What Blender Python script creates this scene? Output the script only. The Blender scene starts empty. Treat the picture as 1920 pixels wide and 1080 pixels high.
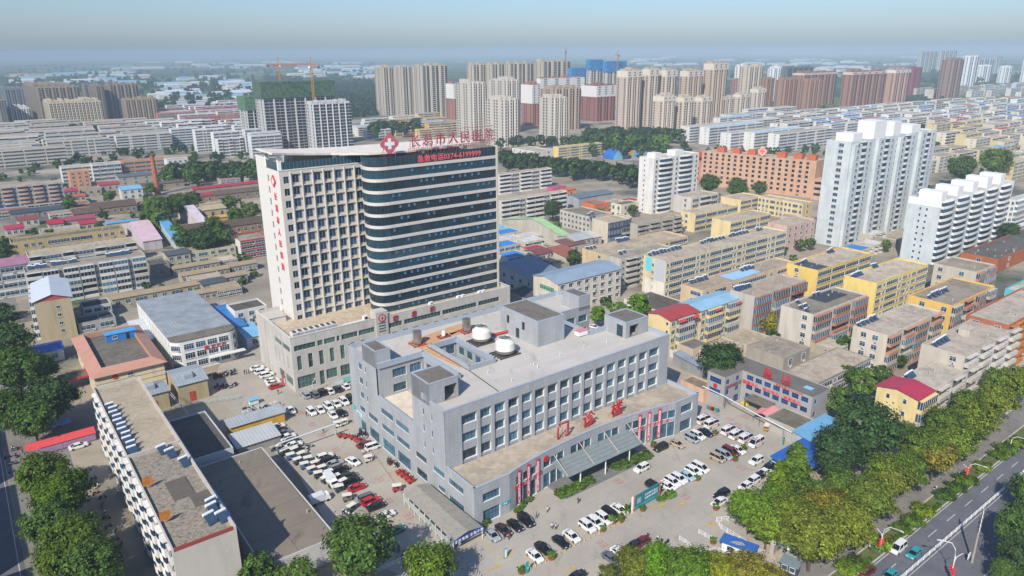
import bpy, math, random
from math import radians, sin, cos, pi, hypot
from mathutils import Matrix, Vector
SC = bpy.context.scene
COL = SC.collection
rng = random.Random(11)
# ---------------------------------------------------------------- camera
F_PX, PITCH, ROLL, CAM_H = 1361.9, radians(18.039), radians(0.351), 100.0
_cp, _sp, _cr, _sr = cos(PITCH), sin(PITCH), cos(ROLL), sin(ROLL)
_fw = Vector((0, _cp, -_sp)); _u0 = Vector((0, _sp, _cp)); _r0 = Vector((1, 0, 0))
CAM_R = _r0*_cr - _u0*_sr; CAM_U = _u0*_cr + _r0*_sr
cd = bpy.data.cameras.new("camera"); cam = bpy.data.objects.new("camera", cd); COL.objects.link(cam)
m = Matrix.Identity(4)
for i in range(3):
 m[i][0] = CAM_R[i]; m[i][1] = CAM_U[i]; m[i][2] = -_fw[i]
m[2][3] = CAM_H
cam.matrix_world = m
cd.sensor_width = 36.0; cd.lens = F_PX/1920*36.0; cd.clip_start = 1.0; cd.clip_end = 60000.0
SC.camera = cam
# ---------------------------------------------------------------- sky, sun, exposure
SUN_EL, SUN_AZ = radians(40), radians(68)      # light travels towards azimuth SUN_AZ (ccw from +X)
w = bpy.data.worlds.new("World"); SC.world = w; w.use_nodes = True
nt = w.node_tree; nt.nodes.clear()
sky = nt.nodes.new("ShaderNodeTexSky"); sky.sky_type = 'NISHITA'; sky.sun_disc = False
_sx, _sy = -cos(SUN_AZ), -sin(SUN_AZ)
sky.sun_elevation = SUN_EL; sky.sun_rotation = math.atan2(_sx, _sy)
sky.air_density = 1.2; sky.dust_density = 1.0; sky.ozone_density = 4.0; sky.altitude = 80
bg = nt.nodes.new("ShaderNodeBackground"); bg.inputs["Strength"].default_value = 0.082
wo = nt.nodes.new("ShaderNodeOutputWorld")
tint = nt.nodes.new("ShaderNodeMix"); tint.data_type = 'RGBA'; tint.blend_type = 'MULTIPLY'; tint.inputs[0].default_value = 1; tint.inputs[7].default_value = (.74, .88, 1.17, 1)
nt.links.new(sky.outputs[0], tint.inputs[6]); nt.links.new(tint.outputs[2], bg.inputs[0]); nt.links.new(bg.outputs[0], wo.inputs[0])
sl = bpy.data.lights.new("sun", 'SUN'); sl.energy = 3.7; sl.angle = radians(0.5); sl.color = (1.0, 0.93, 0.82)
sun = bpy.data.objects.new("sun", sl); COL.objects.link(sun)
_dir = Vector((cos(SUN_AZ)*cos(SUN_EL), sin(SUN_AZ)*cos(SUN_EL), -sin(SUN_EL)))
sun.rotation_euler = _dir.to_track_quat('-Z', 'Y').to_euler()
sun.location = (-60, -80, 140)
SC.view_settings.view_transform = 'Standard'; SC.view_settings.look = 'None'
SC.view_settings.exposure = 0.62; SC.view_settings.gamma = 1.0
SC.cycles.max_bounces = 4; SC.cycles.diffuse_bounces = 2; SC.cycles.glossy_bounces = 2
SC.cycles.transmission_bounces = 2; SC.cycles.volume_bounces = 2; SC.cycles.transparent_max_bounces = 6
SC.cycles.caustics_reflective = False; SC.cycles.caustics_refractive = False
# ---------------------------------------------------------------- picture <-> ground
def ray(px, py):
 a, b = (px-960)/F_PX, -(py-540)/F_PX
 return CAM_R*a + CAM_U*b + _fw
def G(px, py, z=0.0):
 d = ray(px, py); t = (z-CAM_H)/d.z
 return Vector((d.x*t, d.y*t, z))
def PX(p):
 v = Vector((p[0], p[1], p[2]-CAM_H)); w_ = v.dot(_fw)
 return 960+F_PX*v.dot(CAM_R)/w_, 540-F_PX*v.dot(CAM_U)/w_
def height_of(base, top):
 g = G(*base); d = ray(*top)
 t = (g.x*d.x+g.y*d.y)/(d.x*d.x+d.y*d.y); return CAM_H+t*d.z
def reach(p, ang, px_x, lo=0.0, hi=400.0):
 """how far from p along compass angle ang a point must go to stand at picture column px_x"""
 d = Vector((cos(ang), sin(ang), 0)); s0 = PX(p)[0]-px_x
 f = lambda s: (PX(p+d*s)[0]-px_x)
 a, b = lo, hi
 fa, fb = f(a), f(b)
 if fa*fb > 0: return 0.5*(a if abs(fa) < abs(fb) else b)+0.01
 for _ in range(50):
  c = (a+b)/2
  if f(c)*fa > 0: a = c
  else: b = c
 return (a+b)/2
YAW = radians(37.2)
# ---------------------------------------------------------------- materials
def srgb(h):
 if isinstance(h, str):
  h = h.lstrip('#'); v = [int(h[i:i+2], 16)/255 for i in (0, 2, 4)]
  return tuple(((c/12.92) if c <= 0.04045 else ((c+0.055)/1.055)**2.4) for c in v)
 return tuple(h)
MATS = {}
def new_mat(name):
 mt = bpy.data.materials.new(name); mt.use_nodes = True
 n = mt.node_tree; b = n.nodes["Principled BSDF"]
 return mt, n, b
def N(n, t, **kw):
 x = n.nodes.new(t)
 for k, v in kw.items():
  if k in x.inputs: x.inputs[k].default_value = v
  else: setattr(x, k, v)
 return x
def setv(b, **kw):
 for k, v in kw.items():
  k = {'rough': 'Roughness', 'metal': 'Metallic', 'spec': 'Specular IOR Level', 'trans': 'Transmission Weight', 'coat': 'Coat Weight', 'alpha': 'Alpha'}.get(k, k)
  b.inputs[k].default_value = v
def noise_mix(n, ca, cb, scale, detail=4, lo=.35, hi=.65, stretch=None, coord='pos', rough=.6):
 """colour node mixing ca and cb by noise over world position (or object space)"""
 if coord == 'pos':
  g = N(n, "ShaderNodeNewGeometry"); vec = g.outputs["Position"]
 else:
  g = N(n, "ShaderNodeTexCoord"); vec = g.outputs["Object"]
 if stretch:
  mp = N(n, "ShaderNodeMapping"); mp.inputs["Scale"].default_value = stretch
  n.links.new(vec, mp.inputs["Vector"]); vec = mp.outputs["Vector"]
 t = N(n, "ShaderNodeTexNoise"); t.inputs["Scale"].default_value = scale; t.inputs["Detail"].default_value = detail
 t.inputs["Roughness"].default_value = rough
 n.links.new(vec, t.inputs["Vector"])
 r = N(n, "ShaderNodeMapRange"); r.inputs["From Min"].default_value = lo; r.inputs["From Max"].default_value = hi
 n.links.new(t.outputs["Fac"], r.inputs["Value"])
 mx = N(n, "ShaderNodeMix", data_type='RGBA')
 n.links.new(r.outputs["Result"], mx.inputs[0])
 for i, c in ((6, ca), (7, cb)):
  if hasattr(c, 'is_linked'): n.links.new(c, mx.inputs[i])
  else: mx.inputs[i].default_value = (*c, 1)
 return mx.outputs[2]
def mul(c, k): return tuple(min(1, x*k) for x in c)
def wall_mat(col, dirt=.75, rough=.85):
 key = ('wall', col, dirt)
 if key in MATS: return MATS[key]
 c = srgb(col); mt, n, b = new_mat("wall_paint")
 o1 = noise_mix(n, mul(c, dirt), c, .35, 5, .3, .55, (1, 1, .22))
 o2 = noise_mix(n, o1, mul(c, 1.06), 2.2, 3, .5, .8)
 n.links.new(o2, b.inputs["Base Color"]); setv(b, rough=rough, spec=.25); MATS[key] = mt; return mt
def tile_mat(col, sx=1.0, sz=.8, line=.76, rough=.55):
 """stone or aluminium cladding panels: a brick pattern along the wall and up it"""
 key = ('tile', col, sx, sz, line)
 if key in MATS: return MATS[key]
 c = srgb(col); mt, n, b = new_mat("cladding_panels")
 g = N(n, "ShaderNodeTexCoord"); ge = N(n, "ShaderNodeNewGeometry")
 sp = N(n, "ShaderNodeSeparateXYZ"); n.links.new(g.outputs["Object"], sp.inputs[0])
 ad = N(n, "ShaderNodeMath", operation='ADD'); n.links.new(sp.outputs[0], ad.inputs[0]); n.links.new(sp.outputs[1], ad.inputs[1])
 cb = N(n, "ShaderNodeCombineXYZ"); n.links.new(ad.outputs[0], cb.inputs[0]); n.links.new(sp.outputs[2], cb.inputs[1])
 br = N(n, "ShaderNodeTexBrick"); br.offset = 0.0; br.squash = 1.0
 br.inputs["Scale"].default_value = 1.0; br.inputs["Mortar Size"].default_value = .045; br.inputs["Bias"].default_value = 0
 br.inputs["Brick Width"].default_value = sx; br.inputs["Row Height"].default_value = sz; br.inputs["Mortar Smooth"].default_value = .4
 br.inputs["Color1"].default_value = (*mul(c, .965), 1); br.inputs["Color2"].default_value = (*mul(c, 1.035), 1); br.inputs["Mortar"].default_value = (*mul(c, line), 1)
 n.links.new(cb.outputs[0], br.inputs["Vector"])
 o = noise_mix(n, (.8, .8, .79), (1, 1, 1), .3, 5, .3, .6, (1, 1, .3))
 mx = N(n, "ShaderNodeMix", data_type='RGBA', blend_type='MULTIPLY'); mx.inputs[0].default_value = 1
 n.links.new(br.outputs["Color"], mx.inputs[6]); n.links.new(o, mx.inputs[7])
 n.links.new(mx.outputs[2], b.inputs["Base Color"]); setv(b, rough=rough, spec=.35); MATS[key] = mt; return mt
def roof_mat(col, var=.68, scale=.12):
 """weathered concrete or bitumen: big patches, blotches and fine grain"""
 key = ('roof', col, var, scale)
 if key in MATS: return MATS[key]
 c = mul(srgb(col), 1.13); mt, n, b = new_mat("weathered_roof")
 o1 = noise_mix(n, mul(c, var), c, scale, 6, .36, .6)
 o2 = noise_mix(n, o1, mul(c, 1.12), scale*4, 5, .45, .75)
 o3 = noise_mix(n, mul(c, var*.8), o2, scale*10, 6, .30, .46, rough=.75)
 n.links.new(o3, b.inputs["Base Color"]); setv(b, rough=.92, spec=.15); MATS[key] = mt; return mt
def slab_mat(col, sx, sz, var=.88, line=.8, coord="Position"):
 key = ('slab', col, sx, sz)
 if key in MATS: return MATS[key]
 c = srgb(col); mt, n, b = new_mat("jointed_concrete")
 o = noise_mix(n, mul(c, var), c, .05, 7, .35, .62); o = noise_mix(n, mul(c, var*.86), o, .3, 7, .3, .44, (1, .35, 1), rough=.7); o = noise_mix(n, mul(c, .6), o, .9, 6, .22, .32)
 g = N(n, "ShaderNodeTexCoord"); mp = N(n, "ShaderNodeMapping"); mp.inputs["Rotation"].default_value = (0, 0, -YAW if coord == "Position" else 0); n.links.new(g.outputs["Object"], mp.inputs[0])
 br = N(n, "ShaderNodeTexBrick"); br.offset = .0; br.inputs["Scale"].default_value = 1; br.inputs["Brick Width"].default_value = sx; br.inputs["Row Height"].default_value = sz; br.inputs["Mortar Size"].default_value = .06
 br.inputs["Color1"].default_value = (.95, .95, .95, 1); br.inputs["Color2"].default_value = (1.03, 1.03, 1.03, 1); br.inputs["Mortar"].default_value = (line, line, line, 1); n.links.new(mp.outputs[0], br.inputs["Vector"])
 mx = N(n, "ShaderNodeMix", data_type='RGBA', blend_type='MULTIPLY'); mx.inputs[0].default_value = 1; n.links.new(o, mx.inputs[6]); n.links.new(br.outputs["Color"], mx.inputs[7])
 n.links.new(mx.outputs[2], b.inputs["Base Color"]); setv(b, rough=.9, spec=.15); MATS[key] = mt; return mt
def metal_roof_mat(col, pitch=.9, rough=.5, dirt=.8, axis=0):
 key = ('metal', col, pitch, axis)
 if key in MATS: return MATS[key]
 c = srgb(col); mt, n, b = new_mat("ribbed_metal_roof")
 o = noise_mix(n, mul(c, dirt), c, .25, 5, .3, .6)
 g = N(n, "ShaderNodeTexCoord"); sp = N(n, "ShaderNodeSeparateXYZ"); n.links.new(g.outputs["Object"], sp.inputs[0])
 mm = N(n, "ShaderNodeMath", operation='MULTIPLY'); mm.inputs[1].default_value = 1/pitch; n.links.new(sp.outputs[axis], mm.inputs[0])
 fr = N(n, "ShaderNodeMath", operation='FRACT'); n.links.new(mm.outputs[0], fr.inputs[0])
 gt = N(n, "ShaderNodeMath", operation='GREATER_THAN'); gt.inputs[1].default_value = .8; n.links.new(fr.outputs[0], gt.inputs[0])
 mx = N(n, "ShaderNodeMix", data_type='RGBA'); n.links.new(gt.outputs[0], mx.inputs[0]); n.links.new(o, mx.inputs[6]); mx.inputs[7].default_value = (*mul(c, .72), 1)
 n.links.new(mx.outputs[2], b.inputs["Base Color"]); setv(b, rough=rough, spec=.4); MATS[key] = mt; return mt
def plain(col, rough=.6, metal=0.0, var=.12, scale=1.5, spec=.4, name="paint"):
 key = ('plain', col, rough, metal, var, scale)
 if key in MATS: return MATS[key]
 c = srgb(col); mt, n, b = new_mat(name)
 o = noise_mix(n, mul(c, 1-var), mul(c, 1+var*.4), scale, 4, .3, .7)
 n.links.new(o, b.inputs["Base Color"]); setv(b, rough=rough, metal=metal, spec=spec); MATS[key] = mt; return mt
def glass_mat(ca='#16222c', cb='#3a5468', rough=.12, name="window_glass"):
 key = ('glass', ca, cb, rough)
 if key in MATS: return MATS[key]
 mt, n, b = new_mat(name)
 oi = N(n, "ShaderNodeObjectInfo")
 g = N(n, "ShaderNodeNewGeometry")
 wn = N(n, "ShaderNodeTexNoise"); wn.inputs["Scale"].default_value = .55; wn.inputs["Detail"].default_value = 3
 n.links.new(g.outputs["Position"], wn.inputs["Vector"])
 ad = N(n, "ShaderNodeMath", operation='ADD'); n.links.new(oi.outputs["Random"], ad.inputs[0]); n.links.new(wn.outputs["Fac"], ad.inputs[1])
 r = N(n, "ShaderNodeMapRange"); r.inputs["From Min"].default_value = .45; r.inputs["From Max"].default_value = 1.55
 n.links.new(ad.outputs[0], r.inputs["Value"])
 mx = N(n, "ShaderNodeMix", data_type='RGBA'); n.links.new(r.outputs[0], mx.inputs[0])
 mx.inputs[6].default_value = (*srgb(ca), 1); mx.inputs[7].default_value = (*srgb(cb), 1)
 n.links.new(mx.outputs[2], b.inputs["Base Color"]); setv(b, rough=rough, spec=.5, metal=0.0); MATS[key] = mt; return mt
def tint_mat(rough=.35, name="car_paint", coat=.5, var=.06):
 """takes its colour from the object's own colour"""
 key = ('tint', name)
 if key in MATS: return MATS[key]
 mt, n, b = new_mat(name)
 oi = N(n, "ShaderNodeObjectInfo")
 o = noise_mix(n, (1-var,)*3, (1, 1, 1), .8, 4)
 mx = N(n, "ShaderNodeMix", data_type='RGBA', blend_type='MULTIPLY'); mx.inputs[0].default_value = 1
 n.links.new(oi.outputs["Color"], mx.inputs[6]); n.links.new(o, mx.inputs[7])
 n.links.new(mx.outputs[2], b.inputs["Base Color"]); setv(b, rough=rough, coat=coat, spec=.45); MATS[key] = mt; return mt
GLASS = glass_mat(); GLASS_BLUE = glass_mat('#142230', '#2c4c6e'); GLASS_TEAL = glass_mat('#15262e', '#527d94')
GLASS_DK = glass_mat('#0e1a22', '#22394a', .06)
FRAME_W = plain('#d9dcdc', .5); FRAME_D = plain('#3a4248', .5)
# ---------------------------------------------------------------- meshes
class MB:
 def __init__(s): s.v = []; s.f = []; s.m = []
 def quad(s, a, b, c, d, mi=0):
  i = len(s.v); s.v += [tuple(a), tuple(b), tuple(c), tuple(d)]; s.f.append((i, i+1, i+2, i+3)); s.m.append(mi); return s
 def poly(s, pts, mi=0):
  i = len(s.v); s.v += [tuple(p) for p in pts]; s.f.append(tuple(range(i, i+len(pts)))); s.m.append(mi); return s
 def box(s, x0, y0, z0, x1, y1, z1, mi=0, skip=''):
  i = len(s.v)
  s.v += [(x0,y0,z0),(x1,y0,z0),(x1,y1,z0),(x0,y1,z0),(x0,y0,z1),(x1,y0,z1),(x1,y1,z1),(x0,y1,z1)]
  for k, f in (('b',(3,2,1,0)),('t',(4,5,6,7)),('f',(0,1,5,4)),('r',(1,2,6,5)),('k',(2,3,7,6)),('l',(3,0,4,7))):
   if k not in skip: s.f.append(tuple(i+j for j in f)); s.m.append(mi)
  return s
 def prism(s, pts, z0, z1, mi=0, mtop=None, bottom=False):
  """pts counter-clockwise"""
  n = len(pts); i = len(s.v)
  s.v += [(p[0], p[1], z0) for p in pts]+[(p[0], p[1], z1) for p in pts]
  for k in range(n):
   j = (k+1) % n; s.f.append((i+k, i+j, i+n+j, i+n+k)); s.m.append(mi)
  s.f.append(tuple(range(i+n, i+2*n))); s.m.append(mi if mtop is None else mtop)
  if bottom: s.f.append(tuple(range(i+n-1, i-1, -1))); s.m.append(mi)
  return s
 def cyl(s, cx, cy, z0, z1, r0, r1=None, n=12, mi=0, cap=True):
  r1 = r0 if r1 is None else r1; i = len(s.v)
  for r, z in ((r0, z0), (r1, z1)):
   s.v += [(cx+r*cos(2*pi*k/n), cy+r*sin(2*pi*k/n), z) for k in range(n)]
  for k in range(n):
   j = (k+1) % n; s.f.append((i+k, i+j, i+n+j, i+n+k)); s.m.append(mi)
  if cap:
   s.f.append(tuple(range(i+n, i+2*n))); s.m.append(mi); s.f.append(tuple(range(i+n-1, i-1, -1))); s.m.append(mi)
  return s
 def tube(s, pts, r, n=6, mi=0):
  pts = [Vector(p) for p in pts]; rs = r if isinstance(r, (list, tuple)) else [r]*len(pts)
  i0 = len(s.v)
  for k, p in enumerate(pts):
   d = (pts[min(k+1, len(pts)-1)]-pts[max(k-1, 0)]).normalized()
   a = d.cross(Vector((0, 0, 1)) if abs(d.z) < .95 else Vector((1, 0, 0))).normalized(); b = d.cross(a)
   s.v += [tuple(p+a*rs[k]*cos(2*pi*q/n)+b*rs[k]*sin(2*pi*q/n)) for q in range(n)]
  for k in range(len(pts)-1):
   for q in range(n):
    j = (q+1) % n; s.f.append((i0+k*n+q, i0+(k+1)*n+q, i0+(k+1)*n+j, i0+k*n+j)); s.m.append(mi)
  s.f.append(tuple(i0+q for q in range(n))); s.m.append(mi)
  e = i0+(len(pts)-1)*n; s.f.append(tuple(e+q for q in reversed(range(n)))); s.m.append(mi)
  return s
 def bar(s, a, b, wd, mi=0):
  """square bar between two points"""
  return s.tube([a, b], wd*.7071, 4, mi)
 def merge(s, o, dx=0, dy=0, dz=0, rz=0, mi=None):
  i = len(s.v); c, sn = cos(rz), sin(rz)
  s.v += [(x*c-y*sn+dx, x*sn+y*c+dy, z+dz) for x, y, z in o.v]
  s.f += [tuple(i+k for k in f) for f in o.f]; s.m += (o.m if mi is None else [mi]*len(o.m)); return s
 def mesh(s, name, mats, smooth=False):
  me = bpy.data.meshes.new(name); me.from_pydata(s.v, [], s.f)
  for mt in mats: me.materials.append(mt)
  if len(mats) > 1: me.polygons.foreach_set("material_index", s.m)
  if smooth: me.polygons.foreach_set("use_smooth", [True]*len(s.f))
  me.update(); return me
def obj(name, me, parent=None, loc=None, rz=None, scale=None, color=None):
 o = bpy.data.objects.new(name, me)
 COL.objects.link(o)
 if parent is not None: o.parent = parent
 if loc is not None: o.location = loc
 if rz is not None: o.rotation_euler = (0, 0, rz)
 if scale is not None: o.scale = scale if hasattr(scale, '__len__') else (scale,)*3
 if color is not None: o.color = (*srgb(color), 1)
 return o
def part(name, mb, mats, parent=None, smooth=False, **kw):
 return obj(name, mb.mesh(name, mats if isinstance(mats, (list, tuple)) else [mats], smooth), parent, **kw)
def tag(o, label=None, cat=None, group=None, kind=None):
 for k, v in (('label', label), ('category', cat), ('group', group), ('kind', kind)):
  if v: o[k] = v
 return o
def thing(name, label, cat, loc, rz=0, group=None):
 o = bpy.data.objects.new(name, None); COL.objects.link(o); o.location = loc; o.rotation_euler = (0, 0, rz)
 o.empty_display_size = .5
 return tag(o, label, cat, group)
KIDS = {}
def copy_tree(root, loc, rz=None, label=None, group=None, scale=None, color=None, tinted=()):
 r = root.copy(); COL.objects.link(r); r.location = loc
 if rz is not None: r.rotation_euler = (0, 0, rz)
 if scale is not None: r.scale = scale if hasattr(scale, '__len__') else (scale,)*3
 if label: r['label'] = label
 if group: r['group'] = group
 for ch in root.children:
  c = ch.copy(); COL.objects.link(c); c.parent = r
  if color and ch.name.split('.')[0] in tinted: c.color = (*srgb(color), 1)
  for g in ch.children:
   d = g.copy(); COL.objects.link(d); d.parent = c
   if color and g.name.split('.')[0] in tinted: d.color = (*srgb(color), 1)
 return r
def structure(name, mb, mats, **kw):
 return tag(part(name, mb, mats, None, **kw), kind='structure')
_FC = bpy.data.curves.new("lettering", 'FONT')
_FO = bpy.data.objects.new("lettering_source", _FC); COL.objects.link(_FO)
def text_mesh(body, size, depth=.05, mat=None, spacing=1.0, bold=0.0, vertical=False):
 """lettering as a mesh, lying in the XZ plane, facing -Y, left edge at x = 0, baseline z = 0"""
 _FC.body = "\n".join(body) if vertical else body; _FC.size = size; _FC.extrude = depth/2; _FC.offset = bold; _FC.resolution_u = 2
 _FC.space_character = spacing; _FC.space_line = spacing if vertical else 1.0
 dg = bpy.context.evaluated_depsgraph_get(); dg.update()
 me = bpy.data.meshes.new_from_object(_FO.evaluated_get(dg))
 me.transform(Matrix.Rotation(radians(90), 4, 'X'))
 me.materials.clear(); me.materials.append(mat); return me
RED = plain('#b82832', .5, var=.1); RED_DK = plain('#a02c34', .6, var=.1); WHITE = plain('#e6e6e2', .6); BLACK = plain('#1b1d1f', .5)
STEEL = plain('#9aa0a2', .35, .8); GREY = plain('#7d8082', .7)
# ---------------------------------------------------------------- generic building kit
_UNITS = {}
def unit_window(ww, wh, frame=None, glass=None, mull=2, sill=True, hood=False, ac=False):
 """a window: casing proud of the wall, panes, sill; centred in x, base at z = 0, wall plane at y = 0, outwards is -y"""
 frame = frame or FRAME_W; glass = glass or GLASS
 key = ('w', round(ww, 1), round(wh, 1), frame.name, glass.name, mull, sill, hood, ac)
 if key in _UNITS: return _UNITS[key]
 b = MB(); t = .07; x0, x1 = -ww/2, ww/2
 b.box(x0, -.03, 0, x1, .0, wh, 1, skip='k')
 b.box(x0-t, -.09, -t, x1+t, 0, 0, 0, 'k'); b.box(x0-t, -.09, wh, x1+t, 0, wh+t, 0, 'k')
 b.box(x0-t, -.09, 0, x0, 0, wh, 0, 'kbt'); b.box(x1, -.09, 0, x1+t, 0, wh, 0, 'kbt')
 for k in range(1, mull):
  x = x0+ww*k/mull; b.box(x-.03, -.06, 0, x+.03, -.03, wh, 0, 'kbt')
 if wh > 1.2: b.box(x0, -.055, wh*.68, x1, -.03, wh*.68+.05, 0, 'klr')
 if sill: b.box(x0-.12, -.22, -.17, x1+.12, 0, -t, 2, 'k')
 if ac: b.box(x1-.9, -.45, -.85, x1-.05, -.08, -.25, 3, ''); b.box(x1-.75, -.46, -.8, x1-.35, -.451, -.35, 4, 'k')
 if hood: b.box(x0-.2, -.5, wh+.15, x1+.2, 0, wh+.25, 2, 'k')
 me = b.mesh("window", [frame, glass, plain('#b9b4a8', .8), plain('#cfcfca', .6), plain('#3a3b3c', .7)]); _UNITS[key] = me; return me
def unit_balcony(ww, fh, col, glazed=True, depth=1.3, glass=None, curved=False):
 key = ('b', round(ww, 1), round(fh, 2), col, glazed, depth, curved, glass.name if glass else 0)
 if key in _UNITS: return _UNITS[key]
 b = MB(); x0, x1 = -ww/2, ww/2; d = depth; ph = 1.5 if depth < 1 else 1.0
 if curved:
  pts = [(x0, 0)]+[(x0+ww*(k/6), -d*(.72+.28*sin(pi*k/6))) for k in range(7)]+[(x1, 0)]
 else: pts = [(x0, 0), (x0, -d), (x1, -d), (x1, 0)]
 b.prism(pts, -.12, ph, 0, bottom=True)
 if glazed:
  ins = [(p[0]*(1-.06/ww), p[1]*.97) for p in pts]
  b.prism(ins, ph, fh-.35, 1)
  b.prism(pts, fh-.35, fh-.14, 0, bottom=True)
  nm = max(2, int(ww/1.1))
  if not curved:
   for k in range(nm+1):
    x = x0+.05+(ww-.1)*k/nm; b.box(x-.04, -d-.015, ph, x+.04, -d+.06, fh-.35, 2, 'tb')
   for x in (x0, x1): b.box(x-.012, -d*.5-.04, ph, x+.012, -d*.5+.04, fh-.35, 2, 'tb')
 else:
  b.box(x0+.2, -.05, .2, x1-.2, 0, fh-.5, 1, 'k')
  b.prism(pts, fh-.16, fh-.13, 0, bottom=True)
 me = b.mesh("balcony", [wall_mat(col), glass or GLASS, FRAME_W]); _UNITS[key] = me; return me
CELL = {'w': 1.0, 'W': 1.7, 'b': 2.0, 'B': 2.6, 's': .65, '.': .5, '-': .25, 'o': 2.2, 'c': 2.4, 'R': 3.4}
def lay_face(pat, L, nfl, fh, base, col, glass, frame, hood=False, z_extra=0.0):
 """cells of one facade -> list of (kind, x, z, mesh)"""
 R_ = random.Random(int(L*100)+nfl); G2 = (None, GLASS_DK, GLASS_TEAL); tot = sum(CELL[c] for c in pat); out = []; x = 0.0
 for c in pat:
  wd = CELL[c]*L/tot; cx = x+wd/2; x += wd
  if c in '.-': continue
  for k in range(nfl):
   z = base+k*fh
   if c == 'w': me = unit_window(min(wd*.55, 1.8), fh*.5, frame, glass, 2, True, hood, R_.random() < .3); out.append(('window', cx, z+fh*.32, me))
   elif c == 'W': me = unit_window(wd*.72, fh*.5, frame, glass, 3, True, hood, R_.random() < .35); out.append(('window', cx, z+fh*.32, me))
   elif c == 'R': me = unit_window(wd*.94, fh*.52, frame, glass, max(3, int(wd/1.4)), True, False, R_.random() < .35); out.append(('window', cx, z+fh*.32, me))
   elif c == 's': me = unit_window(min(wd*.5, .9), fh*.36, frame, glass, 1, False, hood); out.append(('window', cx, z+fh*.42, me))
   elif c in 'bB': out.append(('balcony', cx, z+.1, unit_balcony(wd*.94, fh, R_.choice((col, col, col, '#b5b0a6')), R_.random() < .82, R_.choice((1.3, 1.3, 1.05)), glass=R_.choice(G2) or glass)))
   elif c == 'o': out.append(('balcony', cx, z+.1, unit_balcony(wd*.92, fh, col, False, glass=glass)))
   elif c == 'c': out.append(('balcony', cx, z+.1, unit_balcony(wd*.94, fh, col, True, 1.5, glass=glass, curved=True)))
 return out
def place_units(root, units, limit=100):
 """units: (kind, (x, y, z), rz, mesh) in the thing's own frame; the largest-looking hundred of a kind become parts, the rest one part"""
 by = {}
 for u in units: by.setdefault(u[0], []).append(u)
 c, s = cos(root.rotation_euler[2]), sin(root.rotation_euler[2])
 for kind, us in by.items():
  def dist(u):
   x, y, z = u[1]; X = root.location[0]+x*c-y*s; Y = root.location[1]+x*s+y*c
   nx, ny = sin(u[2]+root.rotation_euler[2]), -cos(u[2]+root.rotation_euler[2])
   facing = (X*nx+Y*ny) < 0
   return (hypot(hypot(X, Y), CAM_H-z), ) if facing else (1e6,)
  us.sort(key=dist)
  for u in us[:limit]:
   o = obj(kind, u[3], root, u[1], u[2])
  if len(us) > limit:
   b = MB(); mats = []
   for u in us[limit:]:
    me = u[3]; off = {}
    for q, mt in enumerate(me.materials):
     if mt not in mats: mats.append(mt)
     off[q] = mats.index(mt)
    o = MB(); o.v = [tuple(v.co) for v in me.vertices]; o.f = [tuple(p.vertices) for p in me.polygons]; o.m = [off[p.material_index] for p in me.polygons]
    b.merge(o, *u[1], rz=u[2])
   tag(part(kind, b, mats, root), kind='stuff')
_FACE_SIMPLE = [('f',), ('l',)]
def flat_box(L, D, h, par=.6, th=.25, step=None):
 """four walls with a parapet standing round a sunken roof"""
 b = MB(); b.box(0, 0, 0, L, D, h, 0, 'tb')
 if par > 0:
  t = th
  for (x0, y0, x1, y1) in ((0, 0, L, t), (0, D-t, L, D), (0, t, t, D-t), (L-t, t, L, D-t)):
   b.quad((x0, y0, h), (x1, y0, h), (x1, y1, h), (x0, y1, h), 0)
  z = h-par
  b.quad((t, t, h), (L-t, t, h), (L-t, t, z), (t, t, z), 0); b.quad((L-t, D-t, h), (t, D-t, h), (t, D-t, z), (L-t, D-t, z), 0)
  b.quad((t, D-t, h), (t, t, h), (t, t, z), (t, D-t, z), 0); b.quad((L-t, t, h), (L-t, D-t, h), (L-t, D-t, z), (L-t, t, z), 0)
 return b
BUILT = []
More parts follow.
